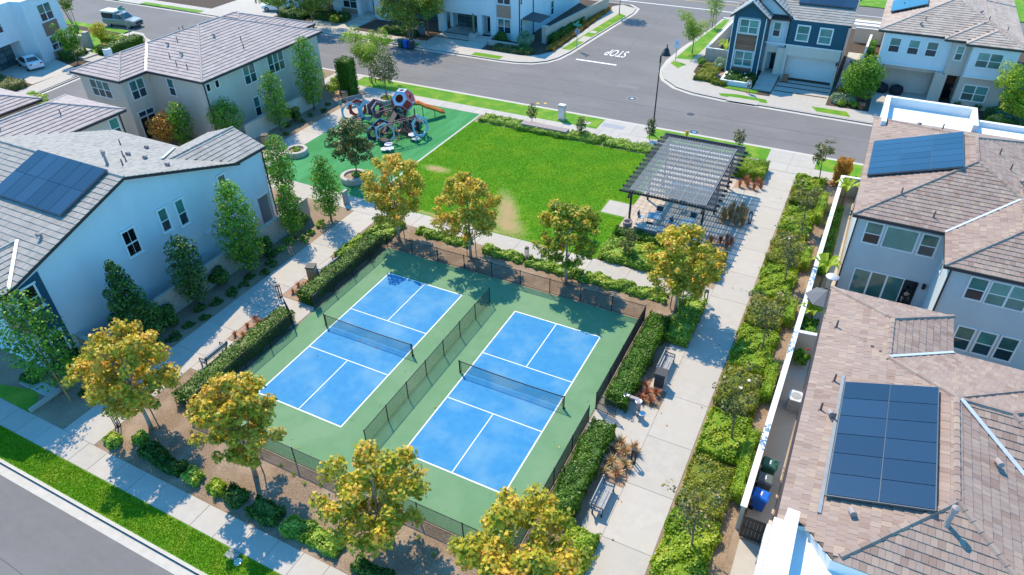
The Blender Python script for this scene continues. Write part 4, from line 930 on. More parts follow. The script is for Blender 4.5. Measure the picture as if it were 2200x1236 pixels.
G = house('beige and white hipped house with recessed garage at the top right', 34, 73)
wallpart(G, 'stucco_tan', (28.0, 40.0, 66.5, 84, 0, 6.5), (28.0, 28.5, 65.4, 66.5, 0, 3.1), (33.6, 34.5, 64.6, 66.5, 0, 3.1), (28.5, 33.6, 65.4, 66.5, 2.7, 3.1), (34.3, 36.0, 64.6, 66.5, 3.0, 6.5), (35.9, 40.0, 64.0, 66.5, 0, 6.5), (34.5, 34.75, 64.6, 66.5, 0, 3.0))
wallpart(G, 'stucco_white', (27.9, 34.3, 65.2, 66.5, 3.1, 6.5), (36.05, 40.1, 63.8, 64.02, 3.3, 6.5), name='upper_wall')
MB().box(27.85, 34.32, 65.1, 65.2, 3.1, 3.3).box(36.0, 40.15, 63.7, 63.8, 3.25, 3.5).build('trim_band', MT['stucco_white'], G)
for a in (29.1, 30.9, 32.6): win(G, 'y-', 65.2, a, 4.45, .95, 1.4, 1, 2, .12, ('gl_teal', 'gl_lo'), fm='white')
win(G, 'y-', 64.6, 35.1, 4.6, .6, 1.35, 1, 2, .1, ('gl_teal', 'gl_up')); win(G, 'y-', 63.8, 37.75, 4.4, 2.1, 1.4, 2, 2, .12, ('gl_teal', 'gl_up')); win(G, 'y-', 64.0, 37.6, .9, 2.1, 1.5, 2, 2, .1, ('gl_teal', 'gl_up'))
garage(G, 'y-', 66.45, 31.0, 4.9, 2.6, 1, 4, 'stucco_tan', 'stucco_tan'); door(G, 'y-', 66.45, 35.3, 1.0, 2.4)
tiled_roof(G, [dict(r=(27.2, 40.4, 65.0, 85.5), k='hip', z=6.55), dict(r=(33.4, 40.4, 64.25, 80), k='hip', z=6.55), dict(r=(35.3, 40.4, 63.4, 80), k='hip', z=6.55)], .34, T_FAR, (.5, .40), .06, 0)
solar(G, (27.9, 75.4, 6.55+.34*.9+.15), (0, -1), (1, 0), .34, 4, 2, 1.2, 1.75)
for x, y in ((31.3, 67.3), (29.0, 73), (37.0, 68.4), (38.8, 67.5)): vent(G, x, y, 6.55+.34*min(x-27.2, 40.4-x, y-65)+.05)
for x, y in ((30.9, 66.6), (36.2, 69.9), (36.5, 67.6)): vent(G, x, y, 6.55+.34*min(x-27.2, 40.4-x, y-65)+.05, 'hood')
E_ = house('white cubic house with glass garage door and brown brick panel, top centre', -20, 70)
wallpart(E_, 'stucco_white', (-27.4, -15.0, 68.3, 86, 0, 9.6), (-27.4, -26.6, 64.8, 65.8, 0, 3.0), (-27.4, -21.2, 64.8, 68.3, 2.75, 9.6), (-21.2, -20.5, 64.8, 68.3, 0, 9.6), (-20.5, -19.2, 66.2, 68.3, 0, 9.6), (-20.5, -19.2, 64.8, 66.2, 2.9, 9.6), (-19.2, -18.3, 64.8, 68.3, 0, 9.6), (-18.3, -16.1, 65.0, 68.3, 0, 9.6), (-16.1, -15.0, 64.8, 68.3, 0, 9.6), (-27.0, -26.5, 67.3, 68.3, 0, 2.75))
garage(E_, 'y-', 68.25, -24.0, 4.4, 2.5, 3, 4, 'gl_gar', 'black'); door(E_, 'y-', 66.15, -19.9, .9, 2.3)
MB().box(-18.2, -16.2, 64.92, 65.0, 2.85, 4.4).build('brick_panel', MT['brick_brown'], E_)
win(E_, 'y-', 65.0, -17.2, 4.6, 1.8, 1.6, 2); win(E_, 'y-', 65.0, -17.2, .9, 1.8, 1.75, 2)
win(E_, 'x+', -15.0, 65.6, .9, .5, 1.9, 1); win(E_, 'x+', -15.0, 65.6, 4.6, .5, 1.6, 1); win(E_, 'x+', -15.0, 75.6, .9, .9, 1.8, 1)
pipe(E_, -14.93, 65.0, 0, 7); pipe(E_, -14.93, 69.2, 0, 7)
MB().extr([(-15.0, 65.8, 2.75), (-12.4, 65.8, 2.5), (-12.4, 69.2, 2.5), (-15.0, 69.2, 2.75)], (0, 0, .06)).build('awning', MT['darkgrey'], E_)
D_ = house('white house with brick window panel behind the street trees, top centre left', -43, 70)
wallpart(D_, 'stucco_white', (-46.5, -41.6, 66.2, 80, 0, 9.6), (-46.3, -45.1, 65.7, 66.2, 0, 9.6), (-41.9, -41.4, 65.7, 66.2, 0, 9.6), (-41.6, -39.0, 68, 80, 0, 9.2), (-39.0, -36.5, 66, 80, 0, 9.2))
MB().box(-45.1, -41.9, 66.1, 66.2, .3, .95).build('brick_panel', MT['brick_brown'], D_); win(D_, 'y-', 66.2, -43.5, 1.1, 2.4, 2.0, 2); win(D_, 'y-', 66.2, -43.5, 4.2, 2.4, 1.6, 2); door(D_, 'y-', 68, -40.2, 1, 2.2)
MB().box(-41.4, -38.8, 63, 64.5, 0, .15).box(-41.4, -38.8, 64.5, 68, 0, .35).build('step', MT['concrete'], D_)
D2 = house('white house front half hidden by trees, left of the brick-panelled house', -53, 70); wallpart(D2, 'stucco_white', (-60, -50, 67, 80, 0, 9.2)); garage(D2, 'y-', 67, -53, 4.6, 2.4, 1, 4, 'white', 'white')
D3 = house('white house between the tree cluster and the glass garage house', -31.8, 72); wallpart(D3, 'stucco_white', (-35.5, -28.6, 68.5, 82, 0, 9.2)); garage(D3, 'y-', 68.5, -32, 4.6, 2.4, 3, 4, 'gl_gar', 'black')
# C: corner house top left (turned a little towards the curving street)
C_ = thing('house', 'white corner house with open garage and brick bay, top left', 'house', (-67.2, 35.0, 0), R(14))
def cp_(name, m, *bx):
    b = MB(); [b.box(*q) for q in bx]; return child(name, b.mesh(name, MT[m]), C_)
cp_('wall', 'stucco_white', (-12, 0, -2.2, 3.4, 0, 7.4), (-12, -3.2, -9.5, -2.2, 0, 7.4), (-3.2, -1.6, -8.6, -2.2, 3.0, 7.4), (-3.2, -1.6, -9.5, -8.3, 0, 7.4), (-3.2, -1.6, -3.0, -2.2, 0, 3.0))
WO[C_.name] = Vector()
win(C_, 'x+', 0, .9, 4.5, 2.0, 1.9, 2); win(C_, 'x+', 0, .9, .9, 2.0, 1.6, 2); win(C_, 'x+', -1.6, -5.0, 4.5, .8, 1.5, 1); win(C_, 'x+', -1.6, -8, 4.3, 1.2, 1.7, 1)
cp_('brick_panel', 'brick_brown', (0, .06, -.3, 2.1, 2.7, 4.3)); cp_('brick_panel', 'brick_brown', (0, .05, -.3, 2.1, .1, .75))
garage(C_, 'x+', -3.18, -5.6, 4.8, 2.6, 4, 4, 'gl_gar', 'black')
cp_('porch_wall', 'block', (-1, 1.2, 4.2, 4.7, 0, 1.5), (1.0, 1.7, 4.1, 4.8, 0, 2.0))

# ------------------------------------------------------------------ fences, gates and nets
def wires(mb, p, q, h0, h1, sp=.07, r=.0052):
    p, q = Vector((*p, 0)), Vector((*q, 0)); d = (q-p); L = d.length; d.normalize(); hh = h1-h0; s = Vector((-d.y, d.x, 0))*r
    for sg in (1, -1):
        k = -hh if sg > 0 else 0; a = k
        while a < L+(hh if sg < 0 else 0):
            a0, a1 = (a, a+hh) if sg > 0 else (a, a-hh); z0, z1 = h0, h1
            lo, hi = min(a0, a1), max(a0, a1)
            if hi > 0 and lo < L:
                def cl(aa): return max(0, min(L, aa))
                b0, b1 = cl(a0), cl(a1)
                z0 = h0+hh*abs(b0-a0)/hh; z1 = h1-hh*abs(b1-a1)/hh
                if abs(b1-b0) > .02:
                    A, B = p+d*b0+Vector((0, 0, z0)), p+d*b1+Vector((0, 0, z1))
                    u = Vector((0, 0, r*1.3))
                    mb.add([A-s, A+s, A+u, B-s, B+s, B+u], [(0, 1, 4, 3), (1, 2, 5, 4), (2, 0, 3, 5)])
            a += sp
def fence(label, p, q, n, h=1.22, posts=None, group='chain-link fences round the courts'):
    c = ((p[0]+q[0])/2, (p[1]+q[1])/2, 0)
    t = thing('chain_link_fence', label, 'fence', c, 0, group)
    pm = MB().lathe([(.03, 0), (.03, h+.03), (.036, h+.03), (.02, h+.07), (0, h+.07)], 8).mesh('post', MT['black'])
    for i in range(n+1): at('post', pm, t, (p[0]+(q[0]-p[0])*i/n, p[1]+(q[1]-p[1])*i/n, .02))
    MB().tube([(*p, h), (*q, h)], .022, 6).build('top_rail', MT['black'], t); MB().tube([(*p, .09), (*q, .09)], .018, 6).build('bottom_rail', MT['black'], t)
    wb = MB(); wires(wb, p, q, .08, h-.01); wb.build('wire_mesh', MT['black'], t)['kind'] = 'stuff'
    return t
fence('black chain-link fence along the far court end by the mulch bed', (-2.1, 16.2), (18.25, 16.2), 9)
fence('black chain-link fence along the near court end by the street trees', (-2.1, -3.05), (18.25, -3.05), 8)
fence('black chain-link fence on the left court side, farther length beyond the gate', (-2.1, 7.7), (-2.1, 16.2), 4)
fence('black chain-link fence on the left court side, nearer length before the gate', (-2.1, -3.05), (-2.1, 5.6), 4)
fence('black chain-link fence on the right court side, farther length beyond the gate', (18.25, 7.5), (18.25, 16.2), 4)
fence('black chain-link fence on the right court side, nearer length by the clipped hedge', (18.25, -3.05), (18.25, 6.4), 4)
fence('black chain-link divider fence standing between the two blue courts', (8.2, -.45), (8.2, 13.55), 7)
def gate(label, p, q, h=1.2):
    t = thing('court_gate', label, 'gate', (*p, 0)); P, Q = Vector((*p, 0)), Vector((*q, 0))
    f = MB(); z = lambda v, k: (v.x, v.y, k)
    for a, b in ((z(P, .1), z(P, h)), (z(Q, .1), z(Q, h)), (z(P, h), z(Q, h)), (z(P, .1), z(Q, .1)), (z(P, .6), z(Q, .6))): f.tube([a, b], .022, 6)
    f.build('gate_frame', MT['black'], t); wb = MB(); wires(wb, p, q, .1, h); wb.build('wire_mesh', MT['black'], t)['kind'] = 'stuff'
    MB().box(q[0]-.04, q[0]+.04, q[1]-.04, q[1]+.04, .8, .95).build('latch', MT['black'], t)
gate('open black mesh gate swung towards the left path', (-2.12, 5.66), (-3.55, 6.6)); gate('open black mesh gate swung towards the drinking fountain', (18.3, 7.44), (19.5, 7.25))
tag(MB().box(-2.16, -2.12, 7.75, 8.25, .35, 1.1).build('notice_panel', MT['darkgrey']), 'small dark notice panel on the fence beside the left gate', 'sign')
def net(label, x0, x1, y):
    t = thing('court_net', label, 'net', ((x0+x1)/2, y, .03), 0, 'pickleball nets')
    pm = MB().lathe([(.09, 0), (.09, .03), (.04, .04), (.04, .95), (.03, .98), (0, .98)], 8).mesh('post', MT['black'])
    for x in (x0, x1): at('post', pm, t, (x, y, .03))
    L = x1-x0; N = 16
    def zt(f): return .93-.07*(1-(2*f-1)**2)
    tp = MB(); pts = [(x0+L*i/N, y, zt(i/N)) for i in range(N+1)]
    for a, b in zip(pts, pts[1:]): tp.bar(a, b, .02, .06)
    for x in (x0+.1, x1-.1): tp.bar((x, y, .1), (x, y, .9), .02, .04)
    tp.build('net_tape', MT['black'], t); s = MB(); r = .0048; nx = int(L/.05)
    for i in range(nx+1):
        x = x0+L*i/nx; s.add([(x-r, y, .08), (x+r, y, .08), (x+r, y, zt(i/nx)), (x-r, y, zt(i/nx))], [(0, 1, 2, 3)])
    for j in range(17):
        for i in range(N):
            a, b = pts[i], pts[i+1]; za, zb = .08+(a[2]-.08)*j/17, .08+(b[2]-.08)*j/17
            s.add([(a[0], y, za-r), (b[0], y, zb-r), (b[0], y, zb+r), (a[0], y, za+r)], [(0, 1, 2, 3)])
    s.build('net_mesh', MT['black'], t)['kind'] = 'stuff'
net('black net across the left blue court', -.35, 6.45, 6.705); net('black net across the right blue court', 9.83, 16.63, 6.705)
# ------------------------------------------------------------------ benches, bins, bollards, fountain
def bench(label, x, y, rz):
    t = thing('park_bench', label, 'bench', (x, y, .02), rz, 'park benches beside the courts')   # seat faces local -y
    sm = MB().box(-.95, .95, -.055, .055, 0, .045).mesh('slat', MT['benchslat'])
    for i in range(4): child('slat', sm, t, (0, -.24+.14*i, .43))
    bm = MB().box(-.95, .95, -.02, .02, 0, .13).mesh('back_slat', MT['benchslat'])
    for i in range(2): child('back_slat', bm, t, (0, .29+.04*i, .58+.17*i))
    lm = MB().box(-.03, .03, -.32, .26, .37, .43).box(-.03, .03, -.30, -.22, 0, .40).box(-.03, .03, .18, .26, 0, .40).bar((0, .26, .38), (0, .36, .92), .06, .05).bar((0, -.30, .62), (0, .30, .66), .06, .04).bar((0, -.29, .4), (0, -.29, .63), .05, .05).mesh('leg', MT['darkgrey'])
    for sx in (-.82, .82): child('leg', lm, t, (sx, 0, 0))
    return t
b0 = bench('grey slatted bench at the lower right facing the path, beside the red spiky plants', 20.85, 1.75, R(90))
dup(b0, (20.85, 12.3, .02), R(90), 'grey slatted bench beside the grey litter bin right of the courts')
dup(b0, (-4.1, 11.75, .02), R(-90), 'grey slatted bench beside the wood-fronted litter bin left of the courts')
dup(b0, (-4.5, 1.1, .02), R(-90), 'grey slatted bench on the shaded left path near the yellowing tree')
dup(b0, (-21.6, 38.0, .02), R(60), 'grey bench beside the litter bin at the back of the playground', scale=1.1)
def litter(label, x, y, rz, wood=True):
    t = thing('litter_bin', label, 'litter bin', (x, y, .02), rz)
    child('body', MB().box(-.30, .30, -.27, .30, .03, 1.0).mesh('body', MT['grey']), t); child('lid', MB().prism(rect(-.33, .33, -.33, .33), 1.0, 1.1).mesh('lid', MT['darkgrey']), t)
    if wood: pm = MB().box(-.05, .05, -.03, 0, 0, .85).mesh('slat', MT['wood_light'])
    else: pm = MB().box(-.05, .05, -.03, 0, 0, .85).mesh('slat', MT['darkgrey'])
    for i in range(5): child('slat', pm, t, (-.23+.115*i, -.27, .08))
    return t
litter('grey litter bin with wooden front beside the left bench', -4.6, 10.55, R(20)); litter('grey litter bin at the end of the right bench', 20.95, 10.85, 0, False)
litter('grey litter bin with wooden side beside the tall clipped column, playground end', -23.3, 38.6, R(40)); litter('brown litter bin in the shade by the beige house wall', -23.4, 26.2, R(30))
def bollard(label, x, y):
    t = thing('bollard_light', label, 'bollard light', (x, y, .02), 0, 'black bollard lights along the paths')
    f = MB().box(-.12, .12, -.12, .12, 0, .06).box(-.12, .12, -.12, .12, .94, 1.05)
    for sx in (-1, 1):
        for sy in (-1, 1): f.box(sx*.1-.02, sx*.1+.02, sy*.1-.02, sy*.1+.02, .06, .94)
    child('frame', f.mesh('frame', MT['black']), t); child('lens', MB().lathe([(.05, .06), (.05, .3), (.03, .34), (0, .34)], 8).mesh('lens', MT['steel']), t); return t
bo = bollard('black bollard light among the red spiky plants, right path', 21.4, 4.75)
for x, y, l in ((-5.2, 7.75, 'black bollard light beside the left court gate'), (8.22, 19.3, 'black bollard light between two yellowing trees on the cross path'), (21.35, 19.75, 'black bollard light at the corner of the cross path and right path'), (-5.25, -5.4, 'black bollard light by the bottom pavement at the left path entrance'), (21.9, 31.4, 'black bollard light behind the brown rushes by the pergola')): dup(bo, (x, y, .02), 0, l)
t = thing('drinking_fountain', 'steel drinking fountain with three bowls beside the right gate', 'drinking fountain', (20.5, 8.1, .02))
MB().lathe([(.16, 0), (.15, .05), (.15, .95), (.2, 1.0), (.2, 1.03), (0, 1.0)], 14, (20.5, 8.1, .02)).build('pedestal', MT['ventcap'], t, True)
MB().box(19.75, 20.42, 8.35, 8.55, .72, .85).box(20.5, 20.85, 7.75, 8.0, .35, .47).build('arm', MT['ventcap'], t)
for x, y, z in ((19.7, 8.45, .85), (20.5, 8.1, 1.03), (20.85, 7.8, .5)): MB().lathe([(.05, -.08), (.2, 0), (.2, .03), (.16, .02), (.0, -.03)], 14, (x, y, z)).build('bowl', MT['steel'], t, True)
tag(MB().box(-9.2, -9.0, 20.0, 20.5, 0, 1.2).box(-9.22, -8.98, 19.95, 20.55, 1.2, 1.25).build('park_marker', MT['grey']), 'grey upright marker post where the left path meets the playground', 'marker post')
t = thing('planter_bench', 'long concrete bench with slatted top in the groundcover at the top of the lawn', 'bench', (-.1, 40.6, 0))
MB().box(-2.6, 2.4, 40.15, 40.95, 0, .48).build('base', MT['concrete'], t)
sm = MB().box(-.09, .09, -.42, .42, 0, .05).mesh('slat', MT['ventcap'])
for i in range(24): at('slat', sm, t, (-2.5+.208*i, 40.55, .485))
# ------------------------------------------------------------------ street furniture
t = thing('street_lamp', 'tall bronze street lamp with bell shade on the pavement behind the pergola', 'street lamp', (9.9, 44.2, .02))
MB().lathe([(.17, 0), (.15, .5), (.08, .6), (.065, 3), (.05, 7.1), (.085, 7.12), (.085, 7.75), (.05, 7.8)], 12, (9.9, 44.2, .02)).build('pole', MT['bronze'], t, True)
MB().tube([(9.9, 44.2, 7.7), (10.0, 44.25, 8.15), (10.2, 44.3, 8.45), (10.35, 44.33, 8.4)], .035, 6).build('arm', MT['bronze'], t)
MB().lathe([(.40, 0), (.37, .08), (.25, .3), (.20, .52), (.08, .66), (.04, .8), (.06, .86), (.02, 1.0), (0, 1.05)], 16, (10.35, 44.33, 7.85)).build('shade', MT['black'], t, True)
t = thing('fire_hydrant', 'yellow fire hydrant at the kerb behind the pergola', 'hydrant', (13.1, 45.0, .02))
MB().lathe([(.16, 0), (.16, .06), (.11, .08), (.11, .5), (.15, .52), (.14, .6), (.08, .68), (.03, .74), (0, .74)], 12, (13.1, 45, .02)).build('barrel', MT['yellow'], t, True)
MB().tube([(12.9, 45, .42), (13.3, 45, .42)], .06, 8).tube([(13.1, 45, .42), (13.1, 44.8, .42)], .07, 8).build('outlet', MT['yellow'], t)
t = thing('utility_cabinet', 'tall pale utility cabinet in the grass strip above the lawn', 'utility cabinet', (.35, 43.9, 0))
MB().box(-.05, .75, 43.55, 44.2, 0, .12).build('plinth', MT['concrete'], t); MB().box(.02, .68, 43.62, 44.12, .12, 1.55).build('body', MT['steel'], t); MB().box(.0, .70, 43.6, 44.14, 1.55, 1.62).build('lid', MT['stucco_white'], t); MB().box(.1, .6, 43.6, 43.62, .3, 1.4).build('door', MT['flash'], t)
def sign(label, x, y, h, kind, rz=0):
    t = thing('road_sign', label, 'road sign', (x, y, 0), rz)
    child('post', MB().box(-.03, .03, -.03, .03, 0, h).mesh('post', MT['grey']), t)
    if kind == 'stop':
        child('plate', MB().extr([(.42*math.cos(R(22.5+45*i)), .04, h-.85+.42*math.sin(R(22.5+45*i))) for i in range(8)], (0, .02, 0)).mesh('plate', MT['grey']), t)
        child('face', MB().extr([(.41*math.cos(R(22.5+45*i)), .062, h-.85+.41*math.sin(R(22.5+45*i))) for i in range(8)], (0, .01, 0)).mesh('face', MT['red']), t)
        o = text('lettering', 'STOP', .3, (0, .085, h-.85), (R(90), 0, R(180)), MT['linewhite'], t)
    if kind in ('stop', 'street'):
        child('name_plate', MB().box(-.55, .55, -.012, .012, h-.12, h+.13).mesh('name_plate', MT['signgreen']), t); child('name_plate', MB().box(-.012, .012, -.5, .5, h+.14, h+.36).mesh('name_plate', MT['signgreen']), t)
    if kind == 'park':
        child('plate', MB().box(-.35, .35, -.06, -.04, h-1.1, h).mesh('plate', MT['signwhite']), t)
        text('lettering', 'NO\nPARKING', .15, (0, -.063, h-.45), (R(90), 0, 0), MT['purple'], t)
    return t
sign('stop sign seen from behind with green street names above, far corner', -6.95, 65.4, 3.0, 'stop'); sign('white and purple parking notice on a thin post, corner opposite', 5.85, 66.2, 2.6, 'park', R(-25)); sign('green street name sign on a leaning post beside the pickup', -67.2, 46.1, 3.3, 'street', R(20))
def disc(label, x, y, r, m, z=ROADZ, name='manhole_cover'):
    return tag(MB().lathe([(r, -.05), (r, .006), (0, .006)], 20, (x, y, z)).build(name, MT[m]), label, 'manhole cover')
def manhole(label, x, y, m2):
    t = thing('manhole_cover', label, 'manhole cover', (x, y, ROADZ)); MB().lathe([(.75, -.05), (.75, .004), (0, .004)], 24, (x, y, ROADZ)).build('collar', MT['asphalt_ring'], t)
    MB().lathe([(.42, -.05), (.42, .010), (0, .010)], 20, (x, y, ROADZ)).build('cover', MT['darkgrey'], t); 
    if m2: MB().lathe([(.2, -.05), (.2, .014), (0, .014)], 12, (x, y, ROADZ)).build('paint_mark', MT[m2], t)
manhole('manhole with pale blue paint, middle of the junction', 4.95, 52.6, 'play_pale'); manhole('plain round manhole on the road, right of the lamp', 11.9, 51.0, None); manhole('manhole with bright blue dot at the kerb behind the pergola', 13.4, 46.8, 'play_blue')
t = thing('valve_covers', 'pair of small yellow valve covers on the road', 'manhole cover', (-3.7, 47.2, ROADZ))
for dx in (0, .75): MB().lathe([(.18, -.05), (.18, .008), (0, .008)], 12, (-3.9+dx, 47.1+dx*.4, ROADZ)).build('cover', MT['yellow'], t)
tag(MB().box(6.1, 6.75, -8.75, -8.25, 0, .03).build('utility_cover', MT['pave_grey']), 'grey utility lid in the grass beside the bottom pavement', 'utility cover'); tag(MB().lathe([(.2, 0), (.2, .03), (0, .03)], 12, (6.95, -8.7, 0)).build('utility_cover', MT['flash']), 'round valve lid in the bottom grass strip', 'utility cover')
tag(MB().box(4.6, 6.9, 44.0, 44.9, .0, .02).build('utility_cover', MT['pave_grey']), 'grey utility lid set in the concrete beside the street lamp', 'utility cover'); tag(MB().box(2.6, 3.4, 43.8, 44.4, 0, .03).build('utility_cover', MT['concrete']), 'pale square utility lid right of the tall cabinet', 'utility cover')
# ------------------------------------------------------------------ garden walls, gates, bins, yard things
def gwall(label, p, q, h, th=.2, m='block', cap='concrete', blk=True, z=0, cell=(.6, .3)):
    c = Vector(((p[0]+q[0])/2, (p[1]+q[1])/2, z)); t = thing('garden_wall', label, 'garden wall', c)
    P, Q = Vector((*p, z)), Vector((*q, z)); d = Q-P; L = d.length; d.normalize(); n = Vector((-d.y, d.x, 0))
    b = MB(); a = P-n*(th/2-.02); e = Q-n*(th/2-.02); nn = n*(th-.04)
    b.extr([a, e, e+Vector((0, 0, h-.01)), a+Vector((0, 0, h-.01))], nn); b.build('wall_core', MT[m], t)
    if blk:
        k = MB(); rows = max(1, round(h/cell[1])); rh = h/rows; nc = max(1, round(L/cell[0])); cw = L/nc
        for r in range(rows):
            for i in range(-1, nc+1):
                a0 = max(0, (i+(.5 if r % 2 else 0))*cw)+.006; a1 = min(L, (i+1+(.5 if r % 2 else 0))*cw)-.006
                if a1-a0 < .05: continue
                j = rnd.uniform(-.004, .004); s = P+d*a0-n*(th/2+j)+Vector((0, 0, r*rh+.006)); f = P+d*a1-n*(th/2+j)+Vector((0, 0, r*rh+.006))
                k.extr([s, f, f+Vector((0, 0, rh-.012)), s+Vector((0, 0, rh-.012))], n*(th+2*j))
        k.build('blocks', MT[m], t)['kind'] = 'stuff'
    cb = MB(); s = P-d*.02-n*(th/2+.03)+Vector((0, 0, h)); f = Q+d*.02-n*(th/2+.03)+Vector((0, 0, h))
    cb.extr([s, f, f+Vector((0, 0, .06)), s+Vector((0, 0, .06))], n*(th+.06)); cb.build('cap', MT[cap], t); return t
gwall('tan block garden wall below the pale gabled house along the left path', (-10.45, -2.3), (-10.45, 17.0), 1.78)
gwall('short block garden wall at the near corner of the pale gabled house', (-12.05, -2.2), (-10.6, -2.3), 1.78); gwall('block garden wall at the far end of the pale house porch', (-12.4, 17.1), (-10.35, 17.1), 1.78)
gwall('beige garden wall between the playground trees and the beige house', (-25.6, 26.0), (-25.6, 36.6), 1.7, m='stucco_beige', blk=False)
gwall('pale rendered wall along the right planting bed', (27.12, 3.15), (27.6, 39.2), 1.72, .24, 'stucco_tan', 'stucco_white', False); gwall('rendered yard wall crossing the side yard by the red flowers', (27.4, 17.15), (28.6, 17.3), 1.7, .2, 'stucco_tan', 'stucco_white', False)
gwall('rendered wall closing the side yard at the street end', (27.6, 39.2), (29.0, 39.3), 1.7, .2, 'stucco_tan', 'stucco_white', False)
gwall('tan corner garden wall beside the navy house', (9.3, 66.9), (12.4, 66.9), 1.8, cap='stucco_white'); gwall('tan garden wall running along the side street pavement', (9.3, 66.9), (9.9, 84), 1.8, cap='stucco_white')
gwall('tan wall behind the white house hedge along the side street', (-11.6, 66.2), (-9.6, 84), 1.8); tag(MB().box(-12.0, -11.4, 65.6, 66.2, 0, 2.1).box(-12.08, -11.32, 65.52, 66.28, 2.1, 2.2).build('wall_pillar', MT['block']), 'tan pillar at the end of the hedge wall by the white house', 'pillar')
gwall('tan boundary wall between the navy and beige houses', (26.3, 65.5), (26.6, 80), 1.8, .2, 'stucco_tan', 'stucco_white', False); gwall('beige yard wall behind the navy house by the main road', (24.6, 82.5), (30, 82.5), 1.8, .2, 'stucco_beige', 'stucco_white', False)
t = thing('side_gate', 'brown boarded side gate below the lower right house', 'gate', (27.8, 2.75, 0))
bm = MB().box(-.075, .075, -.02, .02, 0, 1.55).mesh('board', MT['bronze'])
for i in range(6): at('board', bm, t, (27.35+.165*i, 2.78, .08))
MB().box(27.25, 28.3, 2.80, 2.84, .1, .25).box(27.25, 28.3, 2.80, 2.84, 1.4, 1.55).bar((27.3, 2.75, .85), (28.25, 2.75, .85), .03, .12).build('gate_rail', MT['bronze'], t); at('handle', MB().box(-.02, .02, -.06, 0, 0, .14).mesh('handle', MT['black']), t, (28.15, 2.75, .95))
tag(MB().box(28.3, 28.7, 2.55, 2.95, 0, 1.75).build('gate_pillar', MT['stucco_tan']), 'tan rendered pillar beside the brown side gate', 'pillar')
def wheelie(label, x, y, rz, m, z=0, name='wheelie_bin', group=None):
    t = thing(name, label, 'wheelie bin', (x, y, z), rz, group)
    b = MB().add([(-.24,-.26,.08),(.24,-.26,.08),(.24,.24,.08),(-.24,.24,.08),(-.30,-.34,.98),(.30,-.34,.98),(.30,.34,.98),(-.30,.34,.98)], [(3,2,1,0),(4,5,6,7),(0,1,5,4),(1,2,6,5),(2,3,7,6),(3,0,4,7)])
    child('body', b.mesh('body', MT[m]), t)
    l = MB().add([(-.33,-.39,.98),(.33,-.39,.98),(.33,.38,.98),(-.33,.38,.98),(-.27,-.30,1.05),(.27,-.30,1.05),(.27,.32,1.1),(-.27,.32,1.1)], [(3,2,1,0),(4,5,6,7),(0,1,5,4),(1,2,6,5),(2,3,7,6),(3,0,4,7)])
    child('lid', l.mesh('lid', MT[m]), t); child('label_sticker', MB().box(-.13, .13, -.03, .05, 1.075, 1.09).mesh('label_sticker', MT['signwhite']), t)
    wm = MB().tube([(-.03, 0, 0), (.03, 0, 0)], .11, 12).mesh('wheel', MT['rubber'])
    for sx in (-.27, .27): child('wheel', wm, t, (sx, .27, .11))
    child('handle', MB().tube([(-.24, .40, .98), (.24, .40, .98)], .02, 6).mesh('handle', MT[m]), t); return t
wheelie('blue wheelie bin nearest the brown gate in the right side yard', 27.75, 4.8, R(85), 'binblue', .02); wheelie('grey wheelie bin between the green and blue bins in the side yard', 27.75, 5.85, R(92), 'bingrey', .02); wheelie('dark green wheelie bin at the back of the row in the side yard', 27.78, 6.9, R(88), 'bingreen', .02)
wheelie('dark green-grey wheelie bin left of the blue bin across the street', -28.4, 56.95, R(180), 'bingreen', ROADZ); wheelie('blue wheelie bin at the kerb across the street', -27.6, 56.95, R(180), 'binblue', ROADZ); wheelie('black wheelie bin right of the blue bin across the street', -26.7, 56.95, R(178), 'darkgrey', ROADZ)
wheelie('dark wheelie bin beside the navy house', 25.5, 71.2, 0, 'darkgrey'); wheelie('green wheelie bin in the yard of the beige house', 27.3, 71.8, 0, 'bingreen'); wheelie('blue wheelie bin in the yard of the beige house', 27.3, 70.6, 0, 'binblue')
t = thing('air_conditioner', 'grey air conditioning unit in the right side yard', 'air conditioner', (28.2, 12.4, .02))
MB().box(27.85, 28.55, 12.0, 12.8, 0, .88).build('body', MT['grey'], t); MB().prism([(27.83+.12*a, 11.98+.12*b) for a, b in ((0, 1), (1, 0), (5, 0), (6, 1), (6, 6), (5, 7), (1, 7), (0, 6))], .88, .95).build('top', MT['flash'], t)
MB().lathe([(.27, 0), (.27, .02), (.05, .03), (0, .03)], 18, (28.2, 12.4, .95)).build('fan_grille', MT['grey'], t)
lm = MB().box(-.004, .004, -.36, .36, 0, .025).mesh('louvre', MT['darkgrey'])
for i in range(9): at('louvre', lm, t, (27.845, 12.4, .1+.085*i))
t = thing('patio_heater', 'silver mushroom patio heater by the rear patio', 'patio heater', (28.55, 23.3, 0)); MB().lathe([(.22, 0), (.22, .7), (.04, .75), (.04, 1.8), (.09, 1.85), (.08, 2.1), (.02, 2.12)], 12, (28.55, 23.3, 0)).build('stem', MT['steel'], t, True); MB().lathe([(.44, 0), (.42, .03), (.2, .12), (0, .16)], 18, (28.55, 23.3, 2.12)).build('reflector', MT['flash'], t, True)
t = thing('patio_umbrella', 'grey patio umbrella beside the lower right roof', 'umbrella', (28.35, 20.8, 0)); MB().tube([(28.35, 20.8, 0), (28.35, 20.8, 2.5)], .03, 6).build('pole', MT['grey'], t)
cnp = MB(); pr = [(28.35+1.15*math.cos(R(60*i)), 20.8+1.15*math.sin(R(60*i)), 2.05) for i in range(6)]
for i in range(6): cnp.add([pr[i], pr[(i+1) % 6], (28.35, 20.8, 2.55)], [(0, 1, 2)])
cnp.build('canopy', MT['fabric_grey'], t)
t = thing('garden_statue', 'small grey stone lion statue beside the entry by the brown gate', 'statue', (28.45, 1.9, .02), 0)
